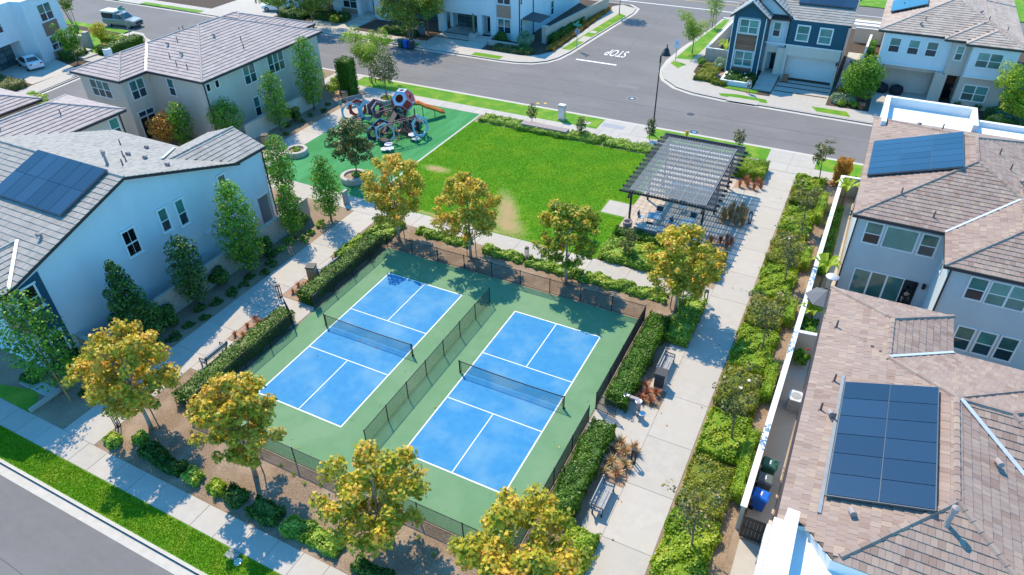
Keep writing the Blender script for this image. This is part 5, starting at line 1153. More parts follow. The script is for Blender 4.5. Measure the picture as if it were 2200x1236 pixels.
sk = MB().box(-.2, .2, -.2, .2, 0, .2); sk.lathe([(.17, .2), (.2, .35), (.15, .62), (.1, .7)], 10); sk.lathe([(.0, .62), (.13, .68), (.16, .8), (.1, .92), (0, .95)], 10, (-.06, -.04, 0)); sk.tube([(-.1, -.1, .55), (-.14, -.16, .2)], .05, 6).tube([(.08, -.12, .55), (.08, -.17, .2)], .05, 6)
child('figure', sk.mesh('figure', MT['grey'], True), t)
# ------------------------------------------------------------------ pergola, furniture
PG = thing('pergola', 'dark metal pergola with clear roof sheets over the picnic tables', 'pergola', (16.3, 31.6, 0))
pm = MB().box(-.07, .07, -.07, .07, 0, 3.0).mesh('post', MT['bronze'])
for x in (13.5, 19.05):
    for y in (26.75, 31.6, 36.4): at('post', pm, PG, (x, y, .02))
bm = MB().box(-.07, .07, -5.6, 5.6, 0, .24).mesh('beam', MT['bronze'])
for x in (13.5, 19.05): at('beam', bm, PG, (x, 31.6, 3.0))
rm = MB().box(-3.72, 3.72, -.055, .055, 0, .16).mesh('rafter', MT['bronze'])
for i in range(14): at('rafter', rm, PG, (16.33, 26.42+.80*i, 3.24))
tm = MB().box(-.014, .014, -5.62, 5.62, 0, .10).mesh('batten', MT['batten'])
for i in range(26): at('batten', tm, PG, (13.62+.216*i, 31.75, 3.40))
for x0 in (12.88, 19.2):
    for i in range(6): at('batten', tm, PG, (x0+.115*i, 31.75, 3.40))
MB().box(12.9, 19.75, 37.3, 37.42, 3.22, 3.56).build('end_board', MT['darkgrey'], PG)
cpm = MB().box(-.465, .465, -1.7, 1.7, 0, .012).mesh('canopy_panel', MT['canopy']); sm = MB().box(-.016, .016, -5.15, 5.15, 0, .03).mesh('seam', MT['grey'])
for i in range(6):
    for j in range(3): at('canopy_panel', cpm, PG, (13.75+.96*i+.15, 28.15+3.45*j, 3.51))
for i in range(7): at('seam', sm, PG, (13.27+.96*i+.15, 31.6, 3.515))
cs = MB().box(-2.9, 2.9, -.007, .007, 0, .02).mesh('cross_seam', MT['grey'])
for j in range(13): at('cross_seam', cs, PG, (16.3, 26.45+.86*j, 3.525))
def table(label, x, y, rz):
    t = thing('picnic_table', label, 'table', (x, y, .02), rz, 'blue-grey tables under the pergola')
    sm = MB().box(-.5, .5, -.055, .055, 0, .03).mesh('slat', MT['furn'])
    for i in range(8): child('slat', sm, t, (0, -.43+.123*i, .71))
    lm = MB().tube([(0, 0, 0), (0, 0, .71)], .025, 6).mesh('leg', MT['furn'])
    for sx in (-.42, .42):
        for sy in (-.42, .42): child('leg', lm, t, (sx, sy, 0))
    return t
tb = table('blue-grey slatted table nearest the lawn under the pergola', 15.1, 28.1, R(8)); dup(tb, (17.7, 28.2, .02), R(-4), 'blue-grey slatted table near the right front pergola post'); dup(tb, (15.3, 33.8, .02), R(3), 'blue-grey table under the back of the pergola, lawn side'); dup(tb, (17.6, 33.9, .02), 0, 'blue-grey table under the back of the pergola, path side')
def chair(label, x, y, rz):
    t = thing('patio_chair', label, 'chair', (x, y, .02), rz, 'blue-grey patio chairs under the pergola')   # faces local -y
    child('seat', MB().box(-.25, .25, -.25, .22, .42, .46).mesh('seat', MT['furn']), t); child('backrest', MB().extr([(-.25, .22, .48), (.25, .22, .48), (.25, .33, .88), (-.25, .33, .88)], (0, .03, 0)).mesh('backrest', MT['furnback']), t)
    f = MB()
    for sx in (-.28, .28): f.tube([(sx, -.27, 0), (sx, -.25, .64), (sx, .22, .66), (sx, .34, .9)], .018, 6).tube([(sx, .3, 0), (sx, .2, .45)], .018, 6)
    f.tube([(-.28, .34, .9), (.28, .34, .9)], .018, 6)
    child('frame', f.mesh('frame', MT['furn']), t); return t
c0 = chair('patio chair at the lawn end of the first pergola table', 14.15, 28.0, R(90))
for x, y, rz, l in ((15.2, 29.15, 5, 'patio chair on the far side of the first pergola table'), (16.15, 28.2, -80, 'patio chair on the path side of the first pergola table'), (15.1, 27.1, 185, 'patio chair on the near side of the first pergola table'), (16.75, 28.1, 75, 'patio chair left of the second pergola table'), (17.8, 29.3, -8, 'patio chair on the far side of the second pergola table'), (18.65, 28.3, -95, 'patio chair right of the second pergola table by the post'), (17.75, 27.2, 172, 'patio chair on the near side of the second pergola table'),
                    (14.35, 33.8, 90, 'patio chair at the lawn end of the back left pergola table'), (16.3, 33.8, -90, 'patio chair on the path side of the back left pergola table'), (15.3, 32.75, 180, 'patio chair on the near side of the back left pergola table'), (17.6, 32.85, 175, 'patio chair on the near side of the back right pergola table'), (18.6, 33.9, -90, 'patio chair right of the back right pergola table'), (16.6, 31.0, 20, 'stray patio chair in the middle of the pergola floor')): dup(c0, (x, y, .02), R(rz), l)
t = thing('barbecue_counter', 'long concrete barbecue counter at the front of the pergola', 'counter', (16.5, 26.1, 0))
MB().box(14.2, 19.0, 25.75, 26.4, 0, .82).build('base', MT['grey'], t)
sm = MB().box(-.59, .59, -.38, .38, 0, .08).mesh('worktop', MT['concrete'])
for i in range(4): at('worktop', sm, t, (14.8+1.2*i, 26.08, .82))
MB().box(16.0, 16.9, 25.75, 26.35, .90, 1.02).tube([(16.05, 25.72, .98), (16.85, 25.72, .98)], .02, 6).build('grill', MT['steel'], t)
t = thing('round_litter_bin', 'round concrete litter bin at the front left pergola post', 'litter bin', (13.55, 26.25, .02)); MB().lathe([(.30, 0), (.34, .1), (.34, .78), (.28, .8), (.24, .74), (.22, .4), (0, .4)], 18, (13.55, 26.25, .02)).build('body', MT['ventcap'], t, True); MB().lathe([(.37, .58), (.37, .86), (.28, .86), (.28, .58)], 18, (13.55, 26.25, .02)).build('rim', MT['ventcap'], t, True)

# ------------------------------------------------------------------ playground
PS = thing('play_structure', 'climbing structure of blue and red hexagon panels with ropes and orange slide', 'play structure', (-14.5, 35.5, 0))
def frame_mtx(c, nrm, spin=0):
    z = Vector(nrm).normalized(); x = z.cross(Vector((0, 0, 1))); x = x.normalized() if x.length > .05 else Vector((1, 0, 0)); y = z.cross(x)
    m = Matrix((x, y, z)).transposed().to_4x4() @ Matrix.Rotation(spin, 4, 'Z'); m.translation = Vector(c)-WO[PS.name]; return m
def hexpts(r, n=6, ph=0): return [(r*math.cos(2*math.pi*i/n+ph), r*math.sin(2*math.pi*i/n+ph)) for i in range(n)]
def panel(c, nrm, r, n, m, hole=.5, spin=0, th=.06, name='panel', rim=None):
    b = MB(); K = 24; O = []; I = []
    hp = hexpts(r, n)
    for i in range(K):
        a = 2*math.pi*i/K; s = 2*math.pi/n; q = (a % s)-s/2; rr = r*math.cos(s/2)/math.cos(q); O.append((rr*math.cos(a), rr*math.sin(a))); I.append((r*hole*math.cos(a), r*hole*math.sin(a)))
    vs = [(*p, z) for z in (-th/2, th/2) for p in O]+[(*p, z) for z in (-th/2, th/2) for p in I]
    fs = []
    for i in range(K):
        j = (i+1) % K; fs += [(i, j, K+j, K+i), (2*K+j, 2*K+i, 3*K+i, 3*K+j), (K+i, K+j, 3*K+j, 3*K+i), (j, i, 2*K+i, 2*K+j)]
    if hole <= 0: b.extr([(*p, -th/2) for p in O], (0, 0, th))
    else: b.add(vs, fs)
    o = bpy.data.objects.new(name, b.mesh(name, MT[m])); COL.objects.link(o); o.parent = PS; o.matrix_local = frame_mtx(c, nrm, spin)
    if rim:
        pts = [(*p, 0) for p in hp]; tb = MB().tube(pts+[pts[0]], .05, 6, False).mesh('rim', MT[rim]); child('rim', tb, o)
    return o
# big truncated-octahedron tower
cc = Vector((-14.25, 36.75, 2.15)); ed = .80; rh = ed; dh = ed*math.sqrt(6)/2; ds = ed*math.sqrt(2)
rotm = Matrix.Rotation(R(57), 3, 'Z')
for sx in (-1, 1):
    for sy in (-1, 1):
        for sz in (-1, 1):
            n = rotm @ Vector((sx, sy, sz)).normalized(); blue = (sx*sy*sz > 0)
            # align hexagon edges with the solid
            e = rotm @ Vector((sx, -sy, 0)).normalized()
            mt = frame_mtx(cc+n*dh, n); xl = Vector((mt[0][0], mt[1][0], mt[2][0])); yl = Vector((mt[0][1], mt[1][1], mt[2][1]))
            sp = math.atan2(e.dot(yl), e.dot(xl))
            panel(cc+n*dh, n, ed*.97, 6, 'play_pale' if blue else 'play_red', .55 if (blue or sz < 0) else .28, sp, .07, rim='play_blue' if blue else 'play_grey')
for ax in ((1, 0, 0), (-1, 0, 0), (0, 1, 0), (0, -1, 0), (0, 0, 1)):
    n = rotm @ Vector(ax); e = rotm @ Vector((0, 1, 0) if ax[0] else (1, 0, 0)); mt = frame_mtx(cc+n*ds, n)
    sp = math.atan2(e.dot(Vector((mt[0][1], mt[1][1], mt[2][1]))), e.dot(Vector((mt[0][0], mt[1][0], mt[2][0]))))
    panel(cc+n*ds, n, ed*.69, 4, 'play_grey' if ax[2] else 'play_red', .45 if ax[2] else 0, sp, .06)
pm = MB().tube([(0, 0, 0), (0, 0, 1.2)], .06, 8).mesh('post', MT['play_dark'])
for x, y in ((-15.0, 36.2), (-13.6, 36.0), (-14.9, 37.6), (-13.5, 37.5)): at('post', pm, PS, (x, y, .02))
# hexagon arches
for c, n, r, mm, rim, hole in (((-19.0, 34.1, 1.15), (.75, -.6, .2), 1.15, 'play_pale', 'play_grey', .74), ((-18.7, 34.9, 1.35), (.6, -.8, .1), 1.1, 'play_red', 'play_grey', .62), ((-17.5, 34.9, 1.3), (.95, -.2, .15), 1.2, 'play_pale', 'play_blue', .62), ((-17.0, 35.6, 1.4), (.8, -.5, .1), 1.05, 'play_plum', 'play_grey', .5), ((-16.6, 35.5, 1.25), (1, -.1, .1), 1.0, 'play_plum', 'play_grey', .6),
                               ((-12.4, 31.4, 1.0), (.45, -.9, .1), 1.2, 'play_orange', 'play_blue', .84), ((-13.0, 31.6, 1.0), (.45, -.9, .1), 1.15, 'play_pale', 'play_grey', .76), ((-10.5, 34.0, 1.2), (.9, -.25, .2), 1.2, 'play_pale', 'play_blue', .74), ((-10.9, 34.8, 1.5), (.5, .6, .5), .8, 'play_blue', 'play_white', .55), ((-14.3, 31.4, .8), (.9, -.4, .1), .85, 'play_dark', 'play_blue', .45), ((-14.0, 32.4, 1.1), (.7, -.6, .2), .95, 'play_dark', 'play_blue', .6)):
    panel(c, n, r*.9, 6, mm, hole, R(30), .12, 'hexagon_frame', rim)
MB().extr([(-14.75, 35.9, 1.65), (-14.0, 35.7, 1.65), (-13.3, 32.2, .55), (-14.05, 32.3, .55)], (0, 0, -.06)).build('ramp', MT['play_dark'], PS)
MB().tube([(-14.8, 35.9, 1.75), (-14.1, 32.3, .65)], .04, 6).tube([(-13.95, 35.7, 1.75), (-13.25, 32.2, .65)], .04, 6).build('ramp_rail', MT['play_dark'], PS)
for i in range(2):
    o_ = .5*i; MB().tube([(-12.2-o_*.5, 31.2+o_, 2.15), (-10.5-o_*.5, 33.9+o_, 2.2)], .045, 6).build('monkey_bar', MT['play_plum'], PS)
rg = MB().tube([(-.25, .25, 0), (-.2, .2, -.28), (.0, 0, -.33), (.05, -.05, 0)], .025, 6).mesh('rung', MT['play_plum'])
for i in range(7): at('rung', rg, PS, (-12.0+.22*i, 31.65+.36*i, 2.17))
for x, y, z in ((-11.05, 33.3, .55), (-10.55, 33.1, .35), (-12.0, 30.6, .5), (-12.0, 29.95, .28), (-11.5, 30.1, .38)):
    MB().prism([(x+.42*math.cos(R(60*i)), y+.42*math.sin(R(60*i))) for i in range(6)], z-.07, z).tube([(x, y, 0), (x, y, z-.05)], .07, 8).build('step_pod', MT['play_white'], PS); MB().prism([(x+.32*math.cos(R(60*i)), y+.32*math.sin(R(60*i))) for i in range(6)], z, z+.012).build('pod_pad', MT['play_grey'], PS)
for x, y, z in ((-15.5, 35.2, 1.0), (-14.95, 33.0, 1.0), (-12.6, 33.2, .6)): MB().prism([(x+.22*math.cos(R(60*i)), y+.22*math.sin(R(60*i))) for i in range(6)], z, z+.10).build('climbing_hold', MT['play_orange'], PS)
rn = MB()
for i in range(9):
    f = i/8; rn.tube([(-16.6+f*2.0, 35.0-f*.2, 1.6-f*.1), (-15.9+f*1.6, 33.2-f*.9, .8), (-15.2+f*1.5, 31.9-f*.2, .15)], .022, 5)
for j in range(1, 6):
    f = j/6; rn.tube([(-16.6+1.3*f, 35.0-3.0*f, 1.6-1.4*f), (-14.5+.9*f, 34.8-3.1*f, 1.5-1.3*f)], .022, 5)
for i in range(6):
    f = i/5; rn.tube([(-13.2+f*1.9, 34.9+f*-.2, 1.4), (-12.2+f*1.2, 33.0+f*.6, .05)], .022, 5); rn.tube([(-13.2+f*1.0, 34.9-f*1.9, 1.4-1.3*f), (-11.4+f*.4, 34.6-f*1.2, 1.4-1.3*f)], .022, 5)
for i in range(12):
    f = i/11; rn.tube([(-15.9+3.2*f, 36.0-.6*f, 1.5), (-15.2+3.6*f, 33.9+.2*f, .7+.3*math.sin(i)), (-14.9+3.6*f, 32.6+.6*f, .1)], .03, 5)
for j in range(7): rn.tube([(-15.8, 35.6-.5*j, 1.4-.2*j), (-13.6, 35.2-.5*j, 1.3-.2*j), (-11.9, 35.0-.4*j, 1.4-.2*j)], .03, 5)
rn.build('rope_net', MT['play_dark'], PS)['kind'] = 'stuff'
for q in (((-14.6, 35.0, .9), (-13.3, 34.7, .9), (-13.1, 35.6, 1.0), (-14.4, 35.9, 1.0)), ((-12.7, 34.9, .6), (-11.6, 34.6, .6), (-11.4, 35.2, .6), (-12.5, 35.5, .6)), ((-16.2, 34.0, .5), (-15.2, 33.7, .5), (-15.0, 34.5, .55), (-16.0, 34.8, .55)), ((-17.9, 34.6, .9), (-16.4, 35.1, .9), (-15.4, 36.4, 1.0), (-16.4, 36.7, 1.0)), ((-18.6, 33.2, .7), (-17.2, 33.6, .7), (-17.4, 34.4, .75), (-18.7, 34.0, .75)), ((-12.9, 35.6, 1.0), (-11.2, 34.9, 1.0), (-11.0, 35.6, 1.0), (-12.7, 36.3, 1.1)), ((-13.6, 31.0, .4), (-12.6, 30.7, .4), (-12.4, 31.5, .4), (-13.4, 31.8, .4)), ((-13.1, 34.0, .35), (-11.0, 33.5, .35), (-10.9, 34.3, .35), (-13.0, 34.9, .35))): MB().extr(q, (0, 0, .06)).build('deck', MT['play_dark'], PS)
for x in (-13.0, -12.2, -11.4): MB().extr([(x, 34.6, .3), (x+.4, 34.5, .3), (x+.4, 34.5, 1.4), (x, 34.6, 1.4)], (.02, .06, 0)).build('climbing_wall', MT['play_dark'], PS)
for ln in ([(-18.4, 32.3, 1.1), (-18.2, 30.5, .75), (-17.9, 28.4, .55), (-17.8, 28.2, .1)], [(-18.0, 32.3, 1.1), (-17.7, 30.5, .75), (-17.5, 28.5, .55), (-17.4, 28.3, .1)], [(-17.8, 28.2, .1), (-15.8, 29.2, .1)], [(-17.9, 28.4, .55), (-17.5, 28.5, .55)]): MB().tube(ln, .045, 6).build('balance_rail', MT['play_dark'], PS)
MB().tube([(-16.0, 35.0, 1.75), (-14.9, 36.2, 2.0)], .05, 6).tube([(-15.7, 34.5, 1.6), (-14.6, 35.9, 1.75)], .05, 6).build('handrail', MT['play_plum'], PS)
# slide: shallow trough that runs out past the tower
def slide_pts():
    P = [(-13.7, 37.7, 1.62), (-13.2, 38.1, 1.55), (-12.75, 38.5, 1.15), (-12.3, 38.8, .95), (-11.95, 39.1, .75), (-11.55, 39.5, .42), (-11.25, 39.75, .36)]
    return [Vector(p) for p in P]
sp_ = slide_pts(); vs = []; sc = MB()
for i, p in enumerate(sp_):
    d = (sp_[min(i+1, 6)]-sp_[max(i-1, 0)]); d.z = 0; d.normalize(); s = Vector((-d.y, d.x, 0))
    vs += [p+s*.36+Vector((0, 0, .22)), p+s*.28, p-s*.28, p-s*.36+Vector((0, 0, .22)), p-s*.40+Vector((0, 0, .2)), p-s*.3-Vector((0, 0, .05)), p+s*.3-Vector((0, 0, .05)), p+s*.40+Vector((0, 0, .2))]
sc.add(vs, [(i*8+j, i*8+(j+1) % 8, i*8+8+(j+1) % 8, i*8+8+j) for i in range(6) for j in range(8)]+[(48, 49, 50, 51, 52, 53, 54, 55), (7, 6, 5, 4, 3, 2, 1, 0)])
sc.build('slide', MT['play_orange'], PS, True)
for x, y, z in ((-13.0, 38.3, 1.4), (-12.0, 39.0, .8)): MB().tube([(x, y, 0), (x, y, z)], .04, 6).build('slide_post', MT['play_dark'], PS)
t = thing('play_sign', 'round grey sign on a thin pole beside the climbing structure', 'sign', (-20.0, 33.9, .02)); MB().tube([(-20, 33.9, 0), (-20, 33.9, 1.9)], .035, 6).build('pole', MT['darkgrey'], t); MB().extr([(-20+.28*math.cos(R(30*i)), 33.86, 2.1+.36*math.sin(R(30*i))) for i in range(12)], (0, -.03, 0)).build('plate', MT['grey'], t)
def planter(label, x, y, r):
    t = thing('round_planter', label, 'planter', (x, y, .02), 0, 'round concrete planters on the green playground')
    MB().lathe([(r, 0), (r, .48), (r-.06, .52), (r-.34, .52), (r-.36, .3), (0, .3)], 36, (x, y, .02)).build('rim', MT['concrete'], t)
    MB().lathe([(r-.36, .3), (r-.38, .36), (0, .42)], 20, (x, y, .02)).build('earth', MT['mulch'], t); return t
planter('round concrete planter by the left path behind a columnar tree', -19.3, 25.9, 1.05); planter('round concrete planter at the near corner of the playground under a yellow tree', -11.1, 24.0, 1.2); planter('round concrete planter behind the hexagon climbing tower', -18.9, 40.2, 1.05)
# ------------------------------------------------------------------ vehicles
def loft(mb, secs):
    """secs: (x, half width low, half width mid, half width top, z bottom, z belt, z top)"""
    n = 10; vs = []
    for x, wl, wm, wt, zb, zm, zt in secs:
        vs += [(x, -wl, zb), (x, -wm, zb+.14), (x, -wm, zm-.08), (x, -wm*.97, zm), (x, -wt, zt), (x, wt, zt), (x, wm*.97, zm), (x, wm, zm-.08), (x, wm, zb+.14), (x, wl, zb)]
    k = len(secs); fs = [(i*n+j, i*n+(j+1) % n, (i+1)*n+(j+1) % n, (i+1)*n+j) for i in range(k-1) for j in range(n)]
    fs += [tuple(range(n-1, -1, -1)), tuple(range((k-1)*n, k*n))]
    return mb.add(vs, fs)
def car(label, x, y, rz, m, kind='sedan', z=ROADZ, cat='car', name='parked_car'):
    t = thing(name, label, cat, (x, y, z), rz)                       # front towards local +x
    b = MB()
    if kind == 'sedan':
        loft(b, [(-2.32, .72, .78, .66, .38, .88, .90), (-2.2, .82, .90, .74, .28, .95, .98), (-1.6, .86, .93, .70, .22, .98, 1.05), (-.95, .86, .93, .62, .22, .97, 1.40), (-.2, .86, .93, .62, .22, .95, 1.45), (.35, .86, .93, .62, .22, .93, 1.38), (1.15, .86, .92, .74, .22, .90, .97), (1.9, .84, .90, .70, .24, .80, .86), (2.3, .70, .78, .56, .34, .66, .70)])
        R_, wx, wl = .33, (-1.4, 1.42), [((-1.62, 1.06), (-1.0, 1.39), (-.3, 1.42), (-.3, .99), (-1.3, 1.0)), ((-.22, 1.42), (.33, 1.36), (1.0, 1.0), (-.22, .97))]
        front, rear = ((.42, .60, 1.36), (1.08, .72, 1.0)), ((-1.0, .60, 1.39), (-1.62, .70, 1.06))
    elif kind == 'suv':
        loft(b, [(-2.3, .78, .86, .68, .36, 1.0, 1.1), (-2.1, .86, .94, .66, .28, 1.05, 1.5), (-1.2, .88, .95, .66, .24, 1.05, 1.64), (.1, .88, .95, .66, .24, 1.02, 1.62), (1.05, .88, .94, .76, .24, 1.0, 1.08), (1.9, .86, .92, .72, .26, .88, .95), (2.3, .72, .80, .58, .36, .72, .78)])
        R_, wx, wl = .36, (-1.4, 1.42), [((-1.9, 1.1), (-1.7, 1.5), (-.4, 1.58), (-.4, 1.08)), ((-.32, 1.58), (.1, 1.56), (.95, 1.1), (-.32, 1.06))]
        front, rear = ((.16, .64, 1.58), (1.0, .74, 1.12)), ((-2.1, .64, 1.48), (-2.3, .7, 1.15))
    else:
        loft(b, [(-2.85, .84, .93, .86, .45, 1.10, 1.14), (-2.6, .88, .98, .90, .36, 1.14, 1.18), (-.75, .88, .98, .90, .34, 1.16, 1.20), (-.70, .88, .98, .74, .34, 1.14, 1.84), (.55, .88, .98, .74, .34, 1.14, 1.86), (1.25, .88, .98, .88, .34, 1.14, 1.22), (2.2, .88, .98, .86, .36, 1.10, 1.18), (2.75, .84, .92, .78, .42, 1.0, 1.06), (2.9, .74, .84, .70, .5, .86, .9)])
        R_, wx, wl = .42, (-1.75, 1.85), [((-.62, 1.2), (-.58, 1.76), (-.05, 1.78), (-.05, 1.2)), ((.03, 1.2), (.03, 1.78), (.52, 1.78), (1.1, 1.24))]
        front, rear = ((.60, .74, 1.82), (1.2, .84, 1.26)), ((-.74, .72, 1.78), (-.74, .8, 1.28))
    child('body', b.mesh('body', MT[m], False), t)
    g = MB()
    for (xa, ha, za), (xb, hb, zb) in (front, rear):
        o_ = .012 if xa > 0 else -.012
        g.extr([(xa+o_, -ha+.06, za-.02), (xa+o_, ha-.06, za-.02), (xb+o_, hb-.04, zb+.02), (xb+o_, -hb+.04, zb+.02)], (o_*2, 0, .02))
    child('windscreen', g.mesh('windscreen', MT['gl_lo']), t)
    for sy in (-1, 1):
        for q in wl:
            gb = MB().extr([(a, sy*((.955-.64*max(0, zz-1.0)) if kind != 'truck' else (.965-.30*(zz-1.15))), zz) for a, zz in q], (0, sy*.02, 0)); child('side_window', gb.mesh('side_window', MT['gl_dark']), t)
    for wx_ in wx:
        for sy in (-1, 1):
            o = child('wheel', MB().tube([(0, -.11, 0), (0, .11, 0)], R_, 18).mesh('wheel', MT['rubber']), t, (wx_, sy*.86, R_)); child('rim', MB().tube([(0, -.115, 0), (0, .115, 0)], R_*.62, 10).mesh('rim', MT['grey']), o)
    e = max(q[0] for q in b.v); f = min(q[0] for q in b.v)
    for sy in (-.62, .62):
        child('headlight', MB().box(e-.16, e-.02, sy-.14, sy+.14, .62 if kind != 'truck' else .86, .74 if kind != 'truck' else 1.0).mesh('headlight', MT['steel']), t); child('tail_light', MB().box(f-.015, f+.1, sy-.16, sy+.16, .78, .92).mesh('tail_light', MT['red']), t)
    child('bumper', MB().box(e-.2, e+.03, -.7, .7, .35, .52).mesh('bumper', MT['darkgrey'] if kind == 'truck' else MT[m]), t); child('number_plate', MB().box(f-.03, f, -.26, .26, .60, .74).mesh('number_plate', MT['signwhite']), t)
    mm = MB().box(-.08, .08, -.1, .1, 0, .14).mesh('mirror', MT[m])
    for sy in (-1.05, 1.05): child('mirror', mm, t, (wl[1][2][0]-.15 if kind != 'truck' else .95, sy, 1.0 if kind == 'sedan' else 1.15))
    if kind == 'truck':
        child('camper_shell', MB().extr([(-2.75, -.9, 1.2), (-.8, -.9, 1.2), (-.8, -.84, 1.9), (-2.75, -.84, 1.9)], (0, 1.76, 0)).mesh('camper_shell', MT['black']), t); child('roof_tent', MB().box(-2.9, -.35, -.85, .85, 1.95, 2.17).mesh('roof_tent', MT['stucco_white']), t); child('grille', MB().box(2.86, 2.93, -.6, .6, .62, .92).mesh('grille', MT['black']), t)
    return t
car('white saloon car parked on the shaded driveway, top left', -66.8, 31.2, R(165), 'carwhite', 'sedan', .02)
car('grey pickup truck with black camper shell and white roof tent', -71.3, 48.6, R(8), 'cargrey', 'truck', cat='pickup truck', name='pickup_truck')
car('white sport utility car parked at the top picture edge', -55.6, 63.8, R(200), 'carwhite', 'suv', .02)
# ------------------------------------------------------------------ people
def person(label, x, y, rz, top, bottom, s=1.0, hat=True, z=0):
    t = thing('person', label, 'person', (x, y, z), rz); t.scale = (s, s, s)   # faces local -y, mid-stride
    J = [(0, 0, .96), (0, 0, 1.14), (0, .01, 1.34), (0, .0, 1.47), (0, -.01, 1.60), (0, -.015, 1.70), (.17, .01, 1.40), (.22, .06, 1.14), (.23, -.04, .92), (.23, -.08, .82), (-.17, .01, 1.40), (-.22, -.05, 1.14), (-.23, -.18, .94), (-.23, -.22, .85),
         (.09, 0, .90), (.10, -.16, .50), (.10, -.17, .09), (.10, -.33, .05), (-.09, 0, .90), (-.10, .06, .50), (-.10, .30, .14), (-.10, .2, .04)]
    Ed = [(0, 1), (1, 2), (2, 3), (3, 4), (4, 5), (2, 6), (6, 7), (7, 8), (8, 9), (2, 10), (10, 11), (11, 12), (12, 13), (0, 14), (14, 15), (15, 16), (16, 17), (0, 18), (18, 19), (19, 20), (20, 21)]
    Rr = [.15, .14, .16, .06, .095, .09, .07, .05, .04, .045, .07, .05, .04, .045, .105, .07, .05, .04, .105, .07, .05, .04]
    def skin(name, idx, grow, m, sel=None):
        me = bpy.data.meshes.new(name); mp = {j: i for i, j in enumerate(idx)}
        me.from_pydata([J[j] for j in idx], [(mp[a], mp[b]) for a, b in Ed if a in mp and b in mp], []); me.materials.append(MT[m])
        o = bpy.data.objects.new(name, me); COL.objects.link(o); md = o.modifiers.new('skin', 'SKIN'); o.modifiers.new('sub', 'SUBSURF').levels = 1
        for i, j in enumerate(idx): me.skin_vertices[0].data[i].radius = (Rr[j]*grow, Rr[j]*grow*.85)
        me.skin_vertices[0].data[0].use_root = True; o.parent = t; return o
    skin('body', list(range(22)), 1, 'skin'); skin('shirt', [1, 0, 2, 6, 7, 10, 11], 1.14, top); skin('shorts', [0, 14, 15, 18, 19], 1.16, bottom)
    hd = MB().lathe([(.105, 1.62), (.115, 1.68), (.09, 1.77), (0, 1.80)], 12, (0, -.01, 0))
    if hat: hd.extr([(-.08, -.08, 1.69), (.08, -.08, 1.69), (.07, -.22, 1.67), (-.07, -.22, 1.67)], (0, 0, .015))
    child('cap' if hat else 'hair', hd.mesh('cap' if hat else 'hair', MT['darkcloth'] if hat else MT['hair'], True), t); return t
person('person in white top, dark cap and shorts walking past the navy house', 16.05, 59.0, R(35), 'shirt', 'shorts', .98, True, .02)
person('person in dark clothes standing in the open patio doorway', 33.1, 24.55, R(10), 'darkcloth', 'darkcloth', .95, False, .05)

# ------------------------------------------------------------------ trees
ORD = 'nearest|second|third|fourth|fifth|sixth|seventh|eighth|ninth|tenth|eleventh|twelfth|thirteenth|fourteenth|fifteenth|sixteenth|seventeenth|eighteenth|nineteenth|twentieth|twenty-first|twenty-second'.split('|')
def nth(l, i, n, end='bottom pavement'): return l+', '+(ORD[i]+(' to the ' if i == 0 else ' from the ')+end if i < n-1 else 'farthest from the '+end)
def syc(label, x, y, H, Rr, k, n=4600, clear=1.75, lean=(0, 0)):
    return tree(label, x, y, H, Rr*.80, 'broad', L_SYC[k], int(n*1.75), .158, clear, 'sycamore_tree', 'tree', 95, STAR, 2, 'sycamore trees round the courts', 'bark_pale', .10, .55, lean, limbs=12, fill=.08)
syc('golden sycamore at the far left court corner, most orange of the row', -1.9, 17.5, 7.2, 2.75, 0)
syc('yellowing sycamore at the far court end in front of the bare lawn patch', 4.3, 17.8, 6.7, 2.85, 0)
syc('mostly green sycamore at the far court end next to the cross path light', 11.95, 17.9, 6.5, 2.6, 1)
syc('yellow-green sycamore in front of the pergola at the path corner', 19.8, 18.0, 6.4, 2.9, 2)
syc('yellowing sycamore at the lower left path entrance by the pavement', -3.4, -4.7, 7.0, 2.9, 0, 5600)
syc('golden sycamore near the lower left court corner in the mulch', 4.2, -4.6, 6.75, 2.45, 0, 4800)
syc('golden-green sycamore at the middle of the near court end', 12.5, -4.85, 6.1, 2.8, 2, 4200)
syc('large yellow-green sycamore at the bottom edge near the right path', 19.6, -5.0, 6.3, 3.2, 2, 6500)
def colm(label, x, y, H, Rr, n=3800, m=None, leaf=.15, kind='column', clear=.5, nl=40, g='columnar trees along the left path', **k): return tree(label, x, y, H, Rr, kind, m or L_COL, n, leaf, clear, 'columnar_tree', 'tree', nl, DIAM, 0, g, 'bark', .08, .4, limbs=6, **k)
colm('dark conical tree, broadest against the pale house wall', -10.0, .3, 6.3, 1.75, 5200, L_DARK, .17, 'cone', .2, 44)
colm('small dark flared tree against the pale house wall', -9.7, 4.75, 5.5, 1.25, 3400, L_DARK, .15, 'column')
colm('tall bright columnar tree near the far end of the pale house', -9.3, 9.2, 7.4, 1.6, 5600)
colm('narrow bright columnar tree at the end of the tan garden wall', -9.4, 14.2, 4.7, 1.0, 2600)
colm('bright columnar tree where the left path meets the turf', -8.5, 17.5, 5.7, 1.2, 3400)
colm('bright columnar tree at the corner of the pale house porch', -14.6, 19.0, 5.6, 1.5, 3800)
colm('round pale green tree in front of the beige house corner', -26.9, 25.2, 4.6, 1.6, 3000, kind='round', clear=1.0)
colm('grey-green upright tree in front of the beige house upper windows', -24.5, 29.5, 6.2, 1.4, 3600)
colm('tallest dark columnar tree at the far end of the beige house', -24.9, 35.2, 7.9, 1.5, 5400)
leafy_box('clipped column of dark foliage beside the playground litter bin', -25.15, -23.5, 39.8, 41.4, 3.9, L_HEDGE, 6500, .12, 'clipped_column', 'hedge', wob=.12)
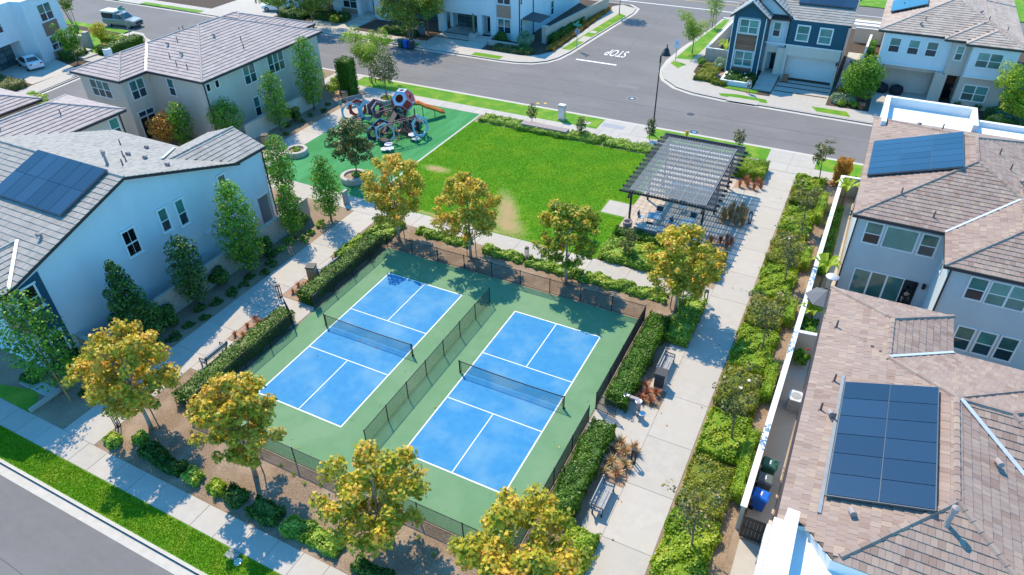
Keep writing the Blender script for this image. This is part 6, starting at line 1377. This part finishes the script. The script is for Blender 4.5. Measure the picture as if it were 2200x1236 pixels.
tree('leaning green tree with orange stake in front of the pale house, lower left', -10.4, -5.0, 7.0, 1.8, 'column', L_COL, 3000, .17, .8, 'front_yard_tree', 'tree', 40, limbs=10, lean=(-.9, .3), tr=.07)
tag(MB().tube([(-9.4, -5.3, 0), (-10.2, -5.1, 2.3)], .05, 8).build('tree_stake', MT['orange_stake']), 'orange wooden stake leaning by the lower left tree', 'stake')
tree('orange-leaved shrub tree beside the beige house patio', -32.2, 22.2, 3.4, 1.5, 'round', L_ORANGE, 2600, .15, .3, 'shrub_tree', 'shrub'); tree('bright green slender tree next to the orange shrub', -30.2, 22.6, 4.6, 1.2, 'column', L_COL, 2400, .15, .3, 'shrub_tree', 'tree')
tree('dark-leaved magnolia in the round planter at the near playground corner', -10.8, 24.1, 5.7, 1.85, 'broad', L_MAG, 4600, .19, 1.7, 'magnolia_tree', 'tree', 100, z=.1, tr=.06, fill=.25); tree('thin magnolia in the round planter behind the climbing tower', -18.9, 40.2, 5.7, 1.7, 'round', L_MAG, 1900, .18, 1.9, 'magnolia_tree', 'tree', 30, z=.1, tr=.07, fill=.2)
tree('feathery light green street tree beside the road behind the playground', -24.0, 44.4, 6.0, 3.0, 'vase', L_FEATHER, 7000, .22, 2.2, 'street_tree', 'tree', 46, LONG, 2, tr=.07, fill=.3)
tree('dense multi-trunk street tree left of the glass garage house', -28.8, 59.6, 9.0, 4.4, 'broad', L_STREET, 15000, .22, 2.2, 'street_tree', 'tree', 110, multi=3, tr=.10, stakes=2, stake_m='orange_stake')
tree('yellow-topped tree beside the glass garage house pillar', -28.3, 63.4, 6.8, 2.5, 'round', L_YELLOW, 5000, .2, 2.4, 'street_tree', 'tree', 30)
tree('street tree in front of the brick-panelled white house, left', -44.5, 58.7, 7.4, 3.6, 'broad', L_STREET, 9000, .2, 2.3, 'street_tree', 'tree', 80); tree('paler street tree at the left of the front-yard group', -50.5, 58.7, 7.4, 3.3, 'broad', L_FEATHER, 7500, .2, 2.4, 'street_tree', 'tree', 80); tree('street tree behind the front-yard group beside the brick-panelled house', -47.0, 64.5, 6.0, 2.4, 'round', L_STREET, 3000, .22, 2.0, 'street_tree', 'tree', 30)
tree('weeping light green tree in the side street strip opposite the stop sign', 7.0, 69.6, 5.2, 2.4, 'vase', L_FEATHER, 4200, .19, 1.6, 'street_tree', 'tree', 36, LONG, tr=.06); tree('young thin street tree farther up the side street', 6.6, 81.5, 5.6, 1.3, 'column', L_LIME, 1500, .16, 1.6, 'street_tree', 'tree', 24, tr=.05, stakes=2)
tree('young street tree at the top of the stop sign strip', -7.2, 82.2, 6.5, 1.8, 'round', L_LIME, 2000, .18, 3.2, 'street_tree', 'tree', 24, tr=.06)
tree('dense rounded green tree between the navy and beige houses', 27.0, 61.6, 4.9, 2.05, 'round', L_COL, 11000, .15, .4, 'rounded_tree', 'tree', 60, fill=.75); tree('bright feathery tree at the right picture edge by the beige house', 41.4, 61.0, 6.2, 3.3, 'vase', L_LIME, 6500, .20, 1.2, 'street_tree', 'tree', 44, tr=.10)
tree('slim green tree beside the steps of the top left corner house', -62.5, 34.5, 4.8, 2.0, 'vase', L_COL, 2600, .19, 1.6, 'front_yard_tree', 'tree', 30, tr=.05); tree('bare multi-stemmed tree beside the top left corner house', -74.0, 43.0, 7.0, 2.2, 'vase', L_STREET, 1500, .2, 3.0, 'front_yard_tree', 'tree', 26, multi=4, tr=.05); tree('yellow-green shrub tree in the top left corner garden', -66.6, 41.3, 2.9, 1.1, 'round', L_YELLOW, 1500, .16, .6, 'shrub_tree', 'shrub', 20)
tree('green tree top beside the roof at the left picture edge', -41.0, 16.0, 6.0, 1.5, 'round', L_LIME, 1500, .18, 3.5, 'garden_tree', 'tree', 22)
for x, y, H, Rr, l in ((25.9, 40.5, 4.0, 1.35, 'small magnolia at the street end of the right planting bed'), (25.8, 32.0, 4.2, 1.25, 'thin magnolia in the right bed level with the pergola'), (25.8, 24.0, 5.0, 1.6, 'magnolia in the right bed opposite the cross path'), (25.75, 16.3, 4.8, 1.5, 'magnolia in the right bed level with the far court end'), (25.65, 8.4, 5.0, 1.45, 'bare-topped magnolia in the right bed opposite the drinking fountain'), (25.5, .9, 5.0, 1.7, 'magnolia in the right bed nearest the bottom edge')):
    tree(l, x, y, H, Rr, 'vase', L_MAG, 620, .16, 1.6, 'magnolia_tree', 'tree', 30, group='magnolias in the right planting bed', tr=.05, fill=.2, lean=(-.4, .5))
for x, y, H, l in ((10.0, 42.9, 2.2, 'small dark magnolia beside the street lamp base'), (18.2, 44.4, 2.0, 'small magnolia behind the right end of the pergola'), (14.8, 22.7, 2.6, 'young tree in the groundcover below the pergola'), (-2.2, 42.0, 1.9, 'sparse young tree in the hedge beside the long bench'), (3.6, 41.0, 2.0, 'sparse young tree right of the long bench')):
    tree(l, x, y, H, .62, 'column', L_MAG, 420, .15, .5, 'young_tree', 'tree', 14, tr=.03, stakes=0)
# ------------------------------------------------------------------ hedges, ground cover, shrubs
leafy_box('dark clipped hedge behind the fence, lower right of the courts', 18.62, 19.95, -.2, 6.0, 1.0, L_HEDGE, 9000, .10); leafy_box('dark clipped hedge behind the fence, upper right of the courts', 18.6, 19.9, 8.0, 16.2, .95, L_HEDGE, 10000, .10)
leafy_box('dark clipped hedge along the upper left court fence', -3.75, -2.5, 7.95, 16.2, .95, L_HEDGE, 9500, .10); leafy_box('dark clipped hedge along the lower left court fence', -3.65, -2.4, -2.6, 6.1, .95, L_HEDGE, 9500, .10)
leafy_box('lime clipped hedge block right of the pergola by the street pavement', 18.9, 21.5, 38.7, 41.3, .9, L_LIME, 6500, .11); leafy_box('dark low hedge in front of the barbecue counter', 13.0, 17.0, 24.6, 25.5, .8, L_HEDGE, 4200, .11); leafy_box('dark hedge block at the pergola corner by the right path', 20.0, 21.4, 22.6, 25.4, .9, L_HEDGE, 3200, .11)
for x0, x1, l in ((-7.2, -2.9, 'strip of pale groundcover left of the long bench at the lawn top'), (2.6, 6.0, 'strip of pale groundcover right of the long bench at the lawn top'), (6.4, 12.3, 'strip of pale groundcover from the lawn top to the pergola')): leafy_box(l, x0, x1, 39.85, 41.4, .36, L_COVER, 4200, .12, 'groundcover', 'groundcover', 'groundcover strips at the top of the lawn', wob=.16)
leafy_box('thin strip of groundcover in front of the long bench', -2.8, 2.5, 39.6, 40.1, .42, L_COVER, 2600, .13, 'groundcover', 'groundcover', wob=.14)
leafy_box('green groundcover bed below the pergola by the cross path', 12.95, 20.0, 21.6, 24.4, .55, L_COVER, 11000, .13, 'groundcover', 'groundcover', wob=.18)
for x0, x1, y0, y1, h, l in ((-1.2, 3.4, 18.7, 19.5, .32, 'groundcover strip beside the cross path behind the golden tree'), (4.8, 8.0, 18.6, 19.45, .32, 'groundcover strip beside the cross path left of the bollard light'), (8.5, 12.6, 18.5, 19.45, .32, 'groundcover strip beside the cross path under the green sycamore'), (13.0, 18.8, 18.5, 19.5, .32, 'groundcover strip beside the cross path towards the right path'), (-4.9, -3.4, 13.4, 16.4, .4, 'small leafy patch beside the left bench, nearer part'), (-4.6, -2.6, 16.6, 19.2, .4, 'small leafy patch at the left end of the cross path')):
    leafy_box(l, x0, x1, y0, y1, h, L_COVER, int(1000*(x1-x0)*(y1-y0))+1200, .13, 'groundcover', 'groundcover', wob=.18)
leafy_box('green shrubs under the sycamore at the right path corner', 20.0, 21.45, 14.8, 19.3, .65, L_COVER, 5200, .13, 'shrub_row', 'shrub', wob=.2)
leafy_box('lime ground hedge at the bottom between the big sycamore and the right path', 20.0, 21.45, -4.0, -.3, .55, L_LIME, 4800, .12, 'groundcover', 'groundcover', wob=.14)
# right bed: alternating blocks
ys = [(-5.6, -2.4, 0), (-2.2, 2.9, 0), (3.2, 6.3, 1), (6.7, 10.2, 0), (10.5, 13.9, 1), (14.3, 18.0, 0), (18.3, 21.6, 1), (22.0, 25.8, 0), (26.1, 30.6, 1), (31.0, 35.1, 0), (35.4, 37.9, 1), (38.2, 40.9, 0)]
for i, (a, b, k) in enumerate(ys):
    l = ('lime' if k == 0 else 'olive')+' planting block in the right bed, '+('nearest the bottom edge', 'around the nearest magnolia', 'beside the wheelie bins', 'opposite the right gate', 'opposite the right bench', 'level with the far court end', 'beside the rear patio heater', 'opposite the cross path', 'beside the first rushes by the pergola', 'level with the middle of the pergola', 'beside the back of the pergola', 'nearest the street pavement')[i]
    hs = (.42, .62)[k]
    for x0, x1, part in ((24.15, 26.35, l),):
        leafy_box(part, x0, x1, a+rnd.uniform(-.15, .15), b+rnd.uniform(-.15, .15), hs, (L_LIME, L_OLIVE)[k], int(1500*(b-a)*1.6), .12 if k == 0 else .09, 'planting_block', 'groundcover', 'alternating planting blocks in the right bed', wob=.17)
for a, b, l in ((4.6, 9.0, 'pale fine-leaved hedge against the wall by the wheelie bins'), (12.0, 15.0, 'pale fine-leaved hedge against the wall by the air conditioner'), (19.5, 21.6, 'pale fine-leaved hedge against the wall near the patio heater'), (26.4, 28.6, 'pale fine-leaved hedge against the wall by the upper right house'), (33.4, 37.4, 'pale fine-leaved hedge against the wall near the street end')): leafy_box(l, 26.35, 26.95, a, b, .95, L_LIME, int(1100*(b-a)), .08, 'wall_hedge', 'hedge', wob=.1)
def rose(label, x, y, z): return tag(MB().lathe([(0, 0), (.09, .04), (.11, .09), (.05, .13), (0, .13)], 8, (x, y, z)).build('white_rose', MT['rose']), label, 'rose')
for x, y, l in ((25.9, 4.0, 'white rose in the olive block by the wheelie bins'), (25.3, 11.9, 'white rose in the olive block opposite the right bench, nearer'), (25.6, 12.7, 'white rose in the olive block opposite the right bench, farther'), (26.0, 20.0, 'white rose in the olive block near the patio heater'), (25.2, 29.2, 'white rose in the olive block beside the pergola rushes')): rose(l, x, y, .68)
tag(MB().lathe([(.3, 0), (.34, .12), (.2, .22), (0, .25)], 7, (24.3, .0, 0)).build('landscape_rock', MT['pave_grey']), 'small pale rock at the edge of the right bed', 'rock')
# bottom mulch bed shrubs
for x0, x1, y0, y1, h, m2, l in ((-4.9, -4.1, -6.6, -6.0, .38, L_COVER, 'small lime shrub patch beside the bottom bollard light'), (-3.5, -2.8, -5.9, -5.3, .42, L_COVER, 'small green shrub left of the dark shrub row'), (-2.3, -1.1, -6.4, -5.6, .5, L_DARK, 'dark low shrub beside the bottom pavement, leftmost of the dark row'), (-1.0, .6, -6.5, -5.8, .52, L_DARK, 'dark low shrub in the middle of the left shrub row'), (1.0, 1.9, -6.5, -5.8, .45, L_COVER, 'bright shrub at the end of the left dark shrub row'), (2.6, 3.4, -6.4, -5.8, .4, L_LIME, 'lime shrub beside the bottom pavement'), (3.8, 4.8, -6.5, -5.7, .5, L_DARK, 'dark shrub below the second golden tree'), (5.5, 7.2, -6.6, -5.7, .55, L_DARK, 'dark shrub mass beside the bottom pavement, middle'), (7.7, 9.2, -6.6, -5.7, .42, L_COVER, 'bright leafy shrub beside the bottom pavement, left of two'), (9.3, 10.9, -6.6, -5.8, .4, L_COVER, 'bright leafy shrub beside the bottom pavement, right of two'), (12.0, 13.8, -6.7, -6.1, .4, L_DARK, 'dark shrubs at the bottom picture edge'), (14.6, 18.0, -6.7, -6.1, .4, L_COVER, 'leafy shrubs at the bottom edge under the big sycamore')):
    leafy_box(l, x0, x1, y0, y1, h, m2, int(2000*(x1-x0)*(y1-y0))+700, .12, 'shrub_row', 'shrub', wob=.13)
for i, (x, y) in enumerate(sorted(((5.9, -3.7), (6.8, -3.9), (7.6, -3.6), (8.9, -4.2), (9.6, -3.7), (4.9, -3.5), (10.4, -4.6), (13.8, -3.9), (14.9, -4.4), (-1.2, -3.9), (2.2, -4.0), (16.3, -3.8)))): tuft(nth('small weed tuft by the near court fence', i, 12, 'left'), x, y, .16, .14, L_LIME, 26, .03, 'weed_tuft', 'weed', 'small weeds in the mulch by the near fence')
for i, (x, y, r_, h_, l) in enumerate(((-9.9, 6.9, .95, 1.9, 'dark bush against the tan garden wall, middle'), (-9.8, 2.2, .95, 1.8, 'dark bush against the tan garden wall, near the conical tree'), (-9.8, 11.5, .8, 1.9, 'dark bush behind the tall columnar tree'), (-9.9, 15.6, .7, 1.7, 'dark bush at the far end of the tan wall'), (-24.6, 31.8, .9, 2.0, 'dark bush between the trees by the beige house'), (-11.6, -3.2, .8, 1.3, 'dark bush at the corner of the pale house'), (-13.0, -5.2, .7, .8, 'spiky green shrub in the lower left front garden'))): shrub(l, x, y, r_, h_, L_DARK, 2400, .13)
tag(MB().box(-13.6, -11.0, -5.7, -5.0, 0, .03).build('white_pebbles', MT['court_wear']), 'white pebble strip in the lower left front garden', 'pebbles', kind='stuff')
tag(MB().box(-10.8, -10.62, -6.9, -4.6, 0, .25).build('garden_kerb', MT['concrete']), 'low concrete kerb at the edge of the lower left garden', 'kerb')
seedn[0] += 1
for i in range(22):
    y = -4.5+i*1.0+rnd.uniform(-.3, .3); x = rnd.uniform(-9.4, -8.2)
    if i < 22: shrub(nth('low leafy clump on soil below the tan wall', i, 22), x, y, rnd.uniform(.5, .85), rnd.uniform(.22, .36), L_COVER if y > 12 else L_DARK, 620, .12, 'groundcover_clump', 'groundcover', 'low clumps between the tan wall and the left path', lob=8)
for i in range(10): shrub(nth('leafy clump beside the playground path', i, 10), rnd.uniform(-24.6, -23.0), 24+i*1.6, .45, .35, L_DARK, 380, .12, 'groundcover_clump', 'groundcover', 'low clumps beside the playground path', lob=5)
for x, y, l in ((-19.3, 25.9, 'by the left path'), (-10.8, 24.1, 'at the near playground corner'), (-18.9, 40.2, 'behind the climbing tower')): shrub('low leafy plants filling the round planter '+l, x, y, .7, .45, L_COVER, 500, .12, 'planter_plants', 'plant', 'low plants in the round planters', z=.35, lob=6)
# ornamental grasses and spiky plants
for k, (x, y) in enumerate(sorted(((-5.0, 3.3), (-4.5, 3.5), (-4.15, 4.2), (-4.9, 4.3), (-4.5, 4.9), (-5.0, 5.1), (-4.1, 5.2), (-4.7, 8.5), (-4.2, 8.9), (-4.9, 9.3), (-4.4, 9.8), (-4.0, 9.6)), key=lambda q: q[1])): tuft(nth('small red spiky plant beside the left path', k, 12, 'bottom pavement'), x, y, .28, .36, L_RUST, 60, .035, 'red_spiky_plant', 'spiky plant', 'red spiky plants in the left gravel beds')
for k, (x, y) in enumerate(sorted(((20.2, 3.4), (20.9, 3.6), (20.4, 4.2), (21.1, 4.3), (20.2, 5.0), (20.8, 5.1), (20.4, 5.6), (21.2, 5.5)), key=lambda q: q[1])): tuft(nth('tan spiky plant beside the lower right bench', k, 8, 'bottom pavement'), x, y, .5, .55, L_AGAVE, 90, .055, 'spiky_plant', 'spiky plant', 'spiky plants beside the lower right bench')
for k, (x, y) in enumerate(sorted(((20.3, 9.2), (20.9, 9.3), (20.5, 9.8), (21.0, 10.0), (20.2, 10.3)), key=lambda q: q[1])): tuft(nth('reddish spiky plant behind the drinking fountain', k, 5, 'bottom pavement'), x, y, .4, .5, L_RUST, 90, .05, 'spiky_plant', 'spiky plant', 'spiky plants behind the drinking fountain')
for k, (x, y) in enumerate(sorted(((20.0, 30.7), (20.4, 31.3), (20.9, 30.8), (21.3, 31.4), (20.2, 31.9), (20.8, 32.1), (21.4, 32.2), (20.3, 32.7), (21.0, 32.8), (21.5, 30.7), (19.9, 31.3)), key=lambda q: q[1])): tuft(nth('brown rush clump right of the pergola', k, 11, 'bottom pavement'), x, y, .45, 1.05, L_RUSH, 130, .03, 'rush_clump', 'ornamental grass', 'brown rushes beside the pergola')
for k, (x, y) in enumerate(sorted(((19.9, 37.1), (20.5, 37.4), (21.1, 37.1), (21.6, 37.5), (20.2, 38.0), (21.2, 38.1), (19.9, 27.2), (20.5, 27.6), (21.1, 27.1), (20.9, 28.0), (21.3, 27.7)), key=lambda q: q[1])): tuft(nth('reddish grass clump beside the pergola path', k, 11, 'bottom pavement'), x, y, .35, .8, L_RUST, 90, .03, 'red_grass', 'ornamental grass', 'reddish grasses beside the pergola path')
# yards on the right
def banana(label, x, y, h):
    t = thing('banana_plant', label, 'plant', (x, y, 0)); child('stem', MB().tube([(0, 0, 0), (.05, 0, h*.5)], .07, 7).mesh('stem', MT['bark']), t)
    for i in range(8):
        a = i*2.4; d = Vector((math.cos(a), math.sin(a), 0)); s = Vector((-d.y, d.x, 0)); b = MB(); r = h*rnd.uniform(.35, .5)
        P = [Vector((0, 0, h*.5)), d*r*.35+Vector((0, 0, h*.85)), d*r*.75+Vector((0, 0, h)), d*r*1.15+Vector((0, 0, h*.9))]
        W2 = [.04, .16, .18, .02]; vs = []
        for p, q in zip(P, W2): vs += [p-s*q+Vector((0, 0, q*.5)), p, p+s*q+Vector((0, 0, q*.5))]
        b.add(vs, [(j*3+k, j*3+k+1, j*3+k+4, j*3+k+3) for j in range(3) for k in range(2)], .7); child('leaf', b.mesh('leaf', L_LIME), t)
banana('broad-leaved plant behind the wall beside the upper right roof', 28.1, 37.4, 2.2); banana('broad-leaved plant behind the wall by the patio heater', 28.0, 24.9, 2.3); banana('broad-leaved plant under the grey patio umbrella', 27.95, 20.0, 1.8); banana('broad-leaved plant at the corner of the navy house garden', 11.4, 67.6, 2.6)
leafy_box('green shrubs along the inside of the right garden wall, upper yard', 27.5, 28.2, 26.5, 35.8, .8, L_COL, 5200, .13, 'shrub_row', 'shrub', wob=.2); leafy_box('bushy green shrubs in the yard corner beside the lower right roof', 27.4, 28.4, 17.5, 19.6, 1.2, L_COL, 3200, .13, 'shrub_row', 'shrub', wob=.2)
shrub('flowering shrub with red blooms behind the yard wall', 27.95, 16.2, .55, 1.3, L_COL, 900, .13); tag(MB().lathe([(0, 0), (.09, .05), (.05, .12), (0, .12)], 7, (28.2, 16.3, 1.2)).build('red_flower', MT['red']), 'red bloom on the shrub behind the yard wall', 'flower')
leafy_box('orange-tipped upright shrub at the street end of the garden wall', 27.0, 28.0, 40.8, 42.0, 2.2, L_ORANGE, 3400, .12, 'shrub', 'shrub', wob=.2)
leafy_box('olive low shrub beside the orange-tipped shrub', 28.0, 28.9, 40.4, 41.5, .8, L_OLIVE, 1400, .12, 'shrub', 'shrub', wob=.15)
# frontage planting across the streets
leafy_box('long clipped hedge along the tan wall of the side street', -11.2, -10.3, 66.0, 84, 1.0, L_HEDGE, 9000, .14); leafy_box('brown-orange low planting along the side street pavement', -10.2, -9.2, 63.4, 84, .45, L_ORANGE, 6000, .14, 'groundcover', 'groundcover', wob=.12)
shrub('grey-green dragon tree at the white house corner', -13.4, 63.3, 1.35, 2.7, L_SAGE, 3400, .17, 'rounded_shrub', 'shrub'); shrub('dark planting round the white house corner', -12.6, 61.4, 1.4, .9, L_DARK, 2000, .16); leafy_box('dark low planting in front of the white house steps', -16.6, -11.4, 60.5, 62.0, .5, L_MAG, 3600, .15, 'groundcover', 'groundcover', wob=.15); shrub('dark spiky bush under the brick panel window', -17.2, 63.9, 1.2, 1.4, L_DARK, 2200, .16)
tag(MB().box(-18.2, -13.6, 62.2, 62.5, 0, .6).build('planter_wall', MT['concrete']), 'low concrete planter wall beside the white house steps', 'planter wall'); struct('porch_step', MB().box(-20.7, -18.4, 61.2, 66.2, 0, .14).box(-20.7, -18.4, 62.4, 66.2, .14, .3).box(-20.7, -18.4, 63.6, 66.2, .3, .45), MT['concrete'])
tag(MB().box(-20.2, -19.0, 64.0, 64.7, .45, .475).build('door_mat', MT['darkcloth']), 'dark mat on the steps of the glass garage house', 'mat')
t = thing('potted_cactus', 'tall cactus in a square concrete pot by the glass garage', 'potted plant', (-21.0, 63.4, 0)); MB().box(-21.5, -20.5, 62.9, 63.9, 0, .8).build('pot', MT['concrete'], t); MB().lathe([(.1, .8), (.14, 1.2), (.14, 3.2), (.05, 3.4), (0, 3.4)], 9, (-21, 63.4, 0)).build('cactus', L_SAGE, t, True)
t = thing('potted_plant', 'round grey pot with plant left of the white pillar', 'potted plant', (-28.6, 62.2, 0)); MB().lathe([(.45, 0), (.6, .5), (.62, 1.2), (.5, 1.2), (.45, 1.0), (0, 1.0)], 14, (-28.6, 62.2, 0)).build('pot', MT['fabric_grey'], t, True); child('plant', shrub_mesh(.6, .9, L_SAGE, 500, .16, np.random.default_rng(5)), t, (0, 0, 1.0))
leafy_box('dark shrubs in front of the glass garage house, left side', -34, -28.9, 61.0, 63.0, .8, L_DARK, 4200, .16, 'shrub_row', 'shrub', wob=.25); leafy_box('shrubs in front of the brick-panelled white house', -48.5, -42.2, 62.2, 64.4, .9, L_DARK, 5200, .16, 'shrub_row', 'shrub', wob=.3); shrub('yellow-green spiky shrub in front of the brick-panelled house', -43.0, 61.6, .9, 1.4, L_LIME, 1400, .16)
leafy_box('dark shrubs beside the driveway of the white houses, top edge', -53.5, -48.8, 61.2, 63.6, .8, L_DARK, 3600, .16, 'shrub_row', 'shrub', wob=.25)
def meadow(label, poly_boxes, m2, n):
    for q in poly_boxes: leafy_box(label, *q, .5, m2, n, .13, 'groundcover', 'groundcover', 'olive groundcover at the navy house corner', wob=.15)
leafy_box('olive-brown groundcover at the corner in front of the tan wall', 9.6, 11.7, 60.6, 66.0, .5, L_OLIVE, 5200, .12, 'groundcover', 'groundcover', wob=.16); leafy_box('olive-brown groundcover strip curving to the walking person', 11.7, 13.4, 60.0, 61.6, .45, L_OLIVE, 2400, .12, 'groundcover', 'groundcover', wob=.16)
shrub('sage-green shrub under the tan corner wall', 11.4, 65.4, 1.0, 1.5, L_SAGE, 1600, .14); shrub('green bush against the end of the tan corner wall', 9.1, 65.8, .6, 1.2, L_COL, 1000, .14)
struct('gravel_bed', MB().prism([(11.8, 61.8), (12.7, 62.0), (12.4, 64.6), (11.0, 64.4)], 0, .03), MT['redsoil'])
tag(MB().box(12.6, 16.1, 60.5, 60.8, 0, .55).box(12.6, 12.9, 60.8, 63.6, 0, .55).build('planter_wall', MT['stucco_white']), 'white planter wall under the navy house windows', 'planter wall'); leafy_box('dark planting with white roses in the navy house planter', 12.95, 16.0, 60.9, 63.4, .7, L_DARK, 3000, .14, 'planter_plants', 'plant', wob=.25)
for x, y, l in ((13.4, 61.6, 'white rose at the left of the navy house planter'), (14.9, 62.6, 'white rose in the middle of the navy house planter'), (15.3, 61.4, 'white rose at the right of the navy house planter')): rose(l, x, y, .8)
tag(MB().lathe([(.18, 0), (.26, .3), (.2, .5), (.15, .5), (0, .45)], 10, (12.2, 61.8, .0)).build('pot', MT['cobalt']), 'cobalt blue pot at the corner of the white planter wall', 'pot')
tag(MB().box(18.8, 19.4, 64.2, 64.7, .02, .75).build('cardboard_box', MT['terracotta']), 'brown box beside the white garage door', 'box')
for x, y, r_, h_, m2, l in ((25.0, 60.2, .9, 1.0, L_SAGE, 'grey-green shrub beside the navy house driveway, nearest the pavement'), (26.2, 60.4, .9, 1.1, L_SAGE, 'grey-green shrub under the rounded green tree'), (25.6, 59.4, .5, .7, L_LIME, 'lime shrub beside the blue-lit driveway'), (25.3, 62.6, .8, 1.2, L_OLIVE, 'olive bush beside the navy house garage corner'), (26.9, 59.6, .5, .6, L_COL, 'small green shrub near the pink flowers'), (27.6, 59.5, .5, .7, L_RUST, 'pink flowering plant at the edge of the dark bed')): shrub(l, x, y, r_, h_, m2, 1100, .13)
for x, l in ((29.1, 'dark rounded sack left of the beige garage door'), (30.6, 'dark rounded sack in front of the beige garage door')): tag(MB().lathe([(.55, 0), (.7, .3), (.6, .75), (.2, .95), (0, .95)], 14, (x, 65.5, .02)).build('covered_planter', MT['darkcloth'], smooth=True), l, 'sack')
for x, l in ((36.5, 'small rose bush left of the beige house window'), (38.3, 'small rose bush under the beige house window')): shrub(l, x, 63.4, .4, 1.0, L_DARK, 500, .12)
leafy_box('dark shrubs at the foot of the beige house by the parapet', 39.0, 42.0, 60.0, 63.0, .9, L_DARK, 2600, .15, 'shrub_row', 'shrub', wob=.25)
leafy_box('green climbing hedge on the boundary wall between navy and beige houses', 26.7, 27.4, 73, 78, 1.9, L_COL, 3000, .14)
leafy_box('rounded grey-green hedge at the top left corner garden', -63.4, -61.4, 38.0, 44.0, 1.0, L_HEDGE, 4200, .14); leafy_box('yellow-green border plants in the top left garden', -68, -63.8, 42.0, 43.6, .7, L_LIME, 3200, .14, 'shrub_row', 'shrub', wob=.2); shrub('orange flowering bush in the top left garden', -63.9, 40.0, .7, .9, L_ORANGE, 900, .14); leafy_box('dark shrubs under the brick bay of the top left house', -66.2, -63.8, 34.6, 37.2, .9, L_DARK, 3200, .14, 'shrub_row', 'shrub', wob=.25); leafy_box('dark reddish planting beside the top left driveway', -66.5, -60.6, 22.5, 26.6, .8, L_MAG, 3600, .15, 'shrub_row', 'shrub', wob=.25)
struct('garden_step', MB().box(-62.6, -60.6, 35.4, 37.4, 0, .15).box(-64.4, -62.6, 35.6, 37.6, 0, .3).box(-66.4, -64.4, 35.8, 38.2, 0, .45), MT['concrete'])
tag(MB().lathe([(.5, 0), (.55, .6), (.5, .9), (0, .9)], 12, (-61.4, 38.2, 0)).build('garden_pedestal', MT['stucco_white']), 'white round pillar planter beside the top left steps', 'planter')
for x, y, l in ((-26.0, 39.5, 'leggy green shrub behind the playground litter bin'), (-27.0, 41.5, 'airy pale shrub between the column and the tallest tree')): shrub(l, x, y, .9, 1.6, L_LIME, 700, .15)
struct('mulch_island', MB().prism([(-27.5, 37.2), (-23.2, 38.9), (-22.8, 41.4), (-28, 41.5)], 0, .012), MT['redsoil'])
struct('house_pavement', MB().prism([(-30, 41.6), (-26, 41.6), (-26, 45.7), (-30, 45.7)], 0, .014), MT['concrete'])
# fallen leaves on courts and paths
lf = MB()
for i in range(70):
    x, y = rnd.choice(((rnd.uniform(-1.8, 18), rnd.uniform(-2.8, 16)), (rnd.uniform(21.6, 23.8), rnd.uniform(-5, 40)), (rnd.uniform(-5, 20), rnd.uniform(16.4, 19)), (rnd.uniform(-7.6, 12), rnd.uniform(22, 30)))); a = rnd.uniform(0, 6); s = rnd.uniform(.05, .09)
    lf.add([(x+s*math.cos(a), y+s*math.sin(a), .06), (x+s*.6*math.cos(a+1.6), y+s*.6*math.sin(a+1.6), .045), (x-s*math.cos(a), y-s*math.sin(a), .05), (x+s*.6*math.cos(a-1.6), y+s*.6*math.sin(a-1.6), .07)], [(0, 1, 2, 3)], rnd.random())
lf.build('fallen_leaves', L_ORANGE)['kind'] = 'stuff'
for x, y, l in ((2.6, 6.4, 'dry leaf lying by the left net, middle'), (4.0, 6.3, 'dry leaf lying by the left net, right')): tag(MB().add([(x-.1, y, .05), (x, y-.06, .04), (x+.11, y, .07), (x, y+.07, .05)], [(0, 1, 2, 3)], .3).build('dry_leaf', L_ORANGE), l, 'leaf')
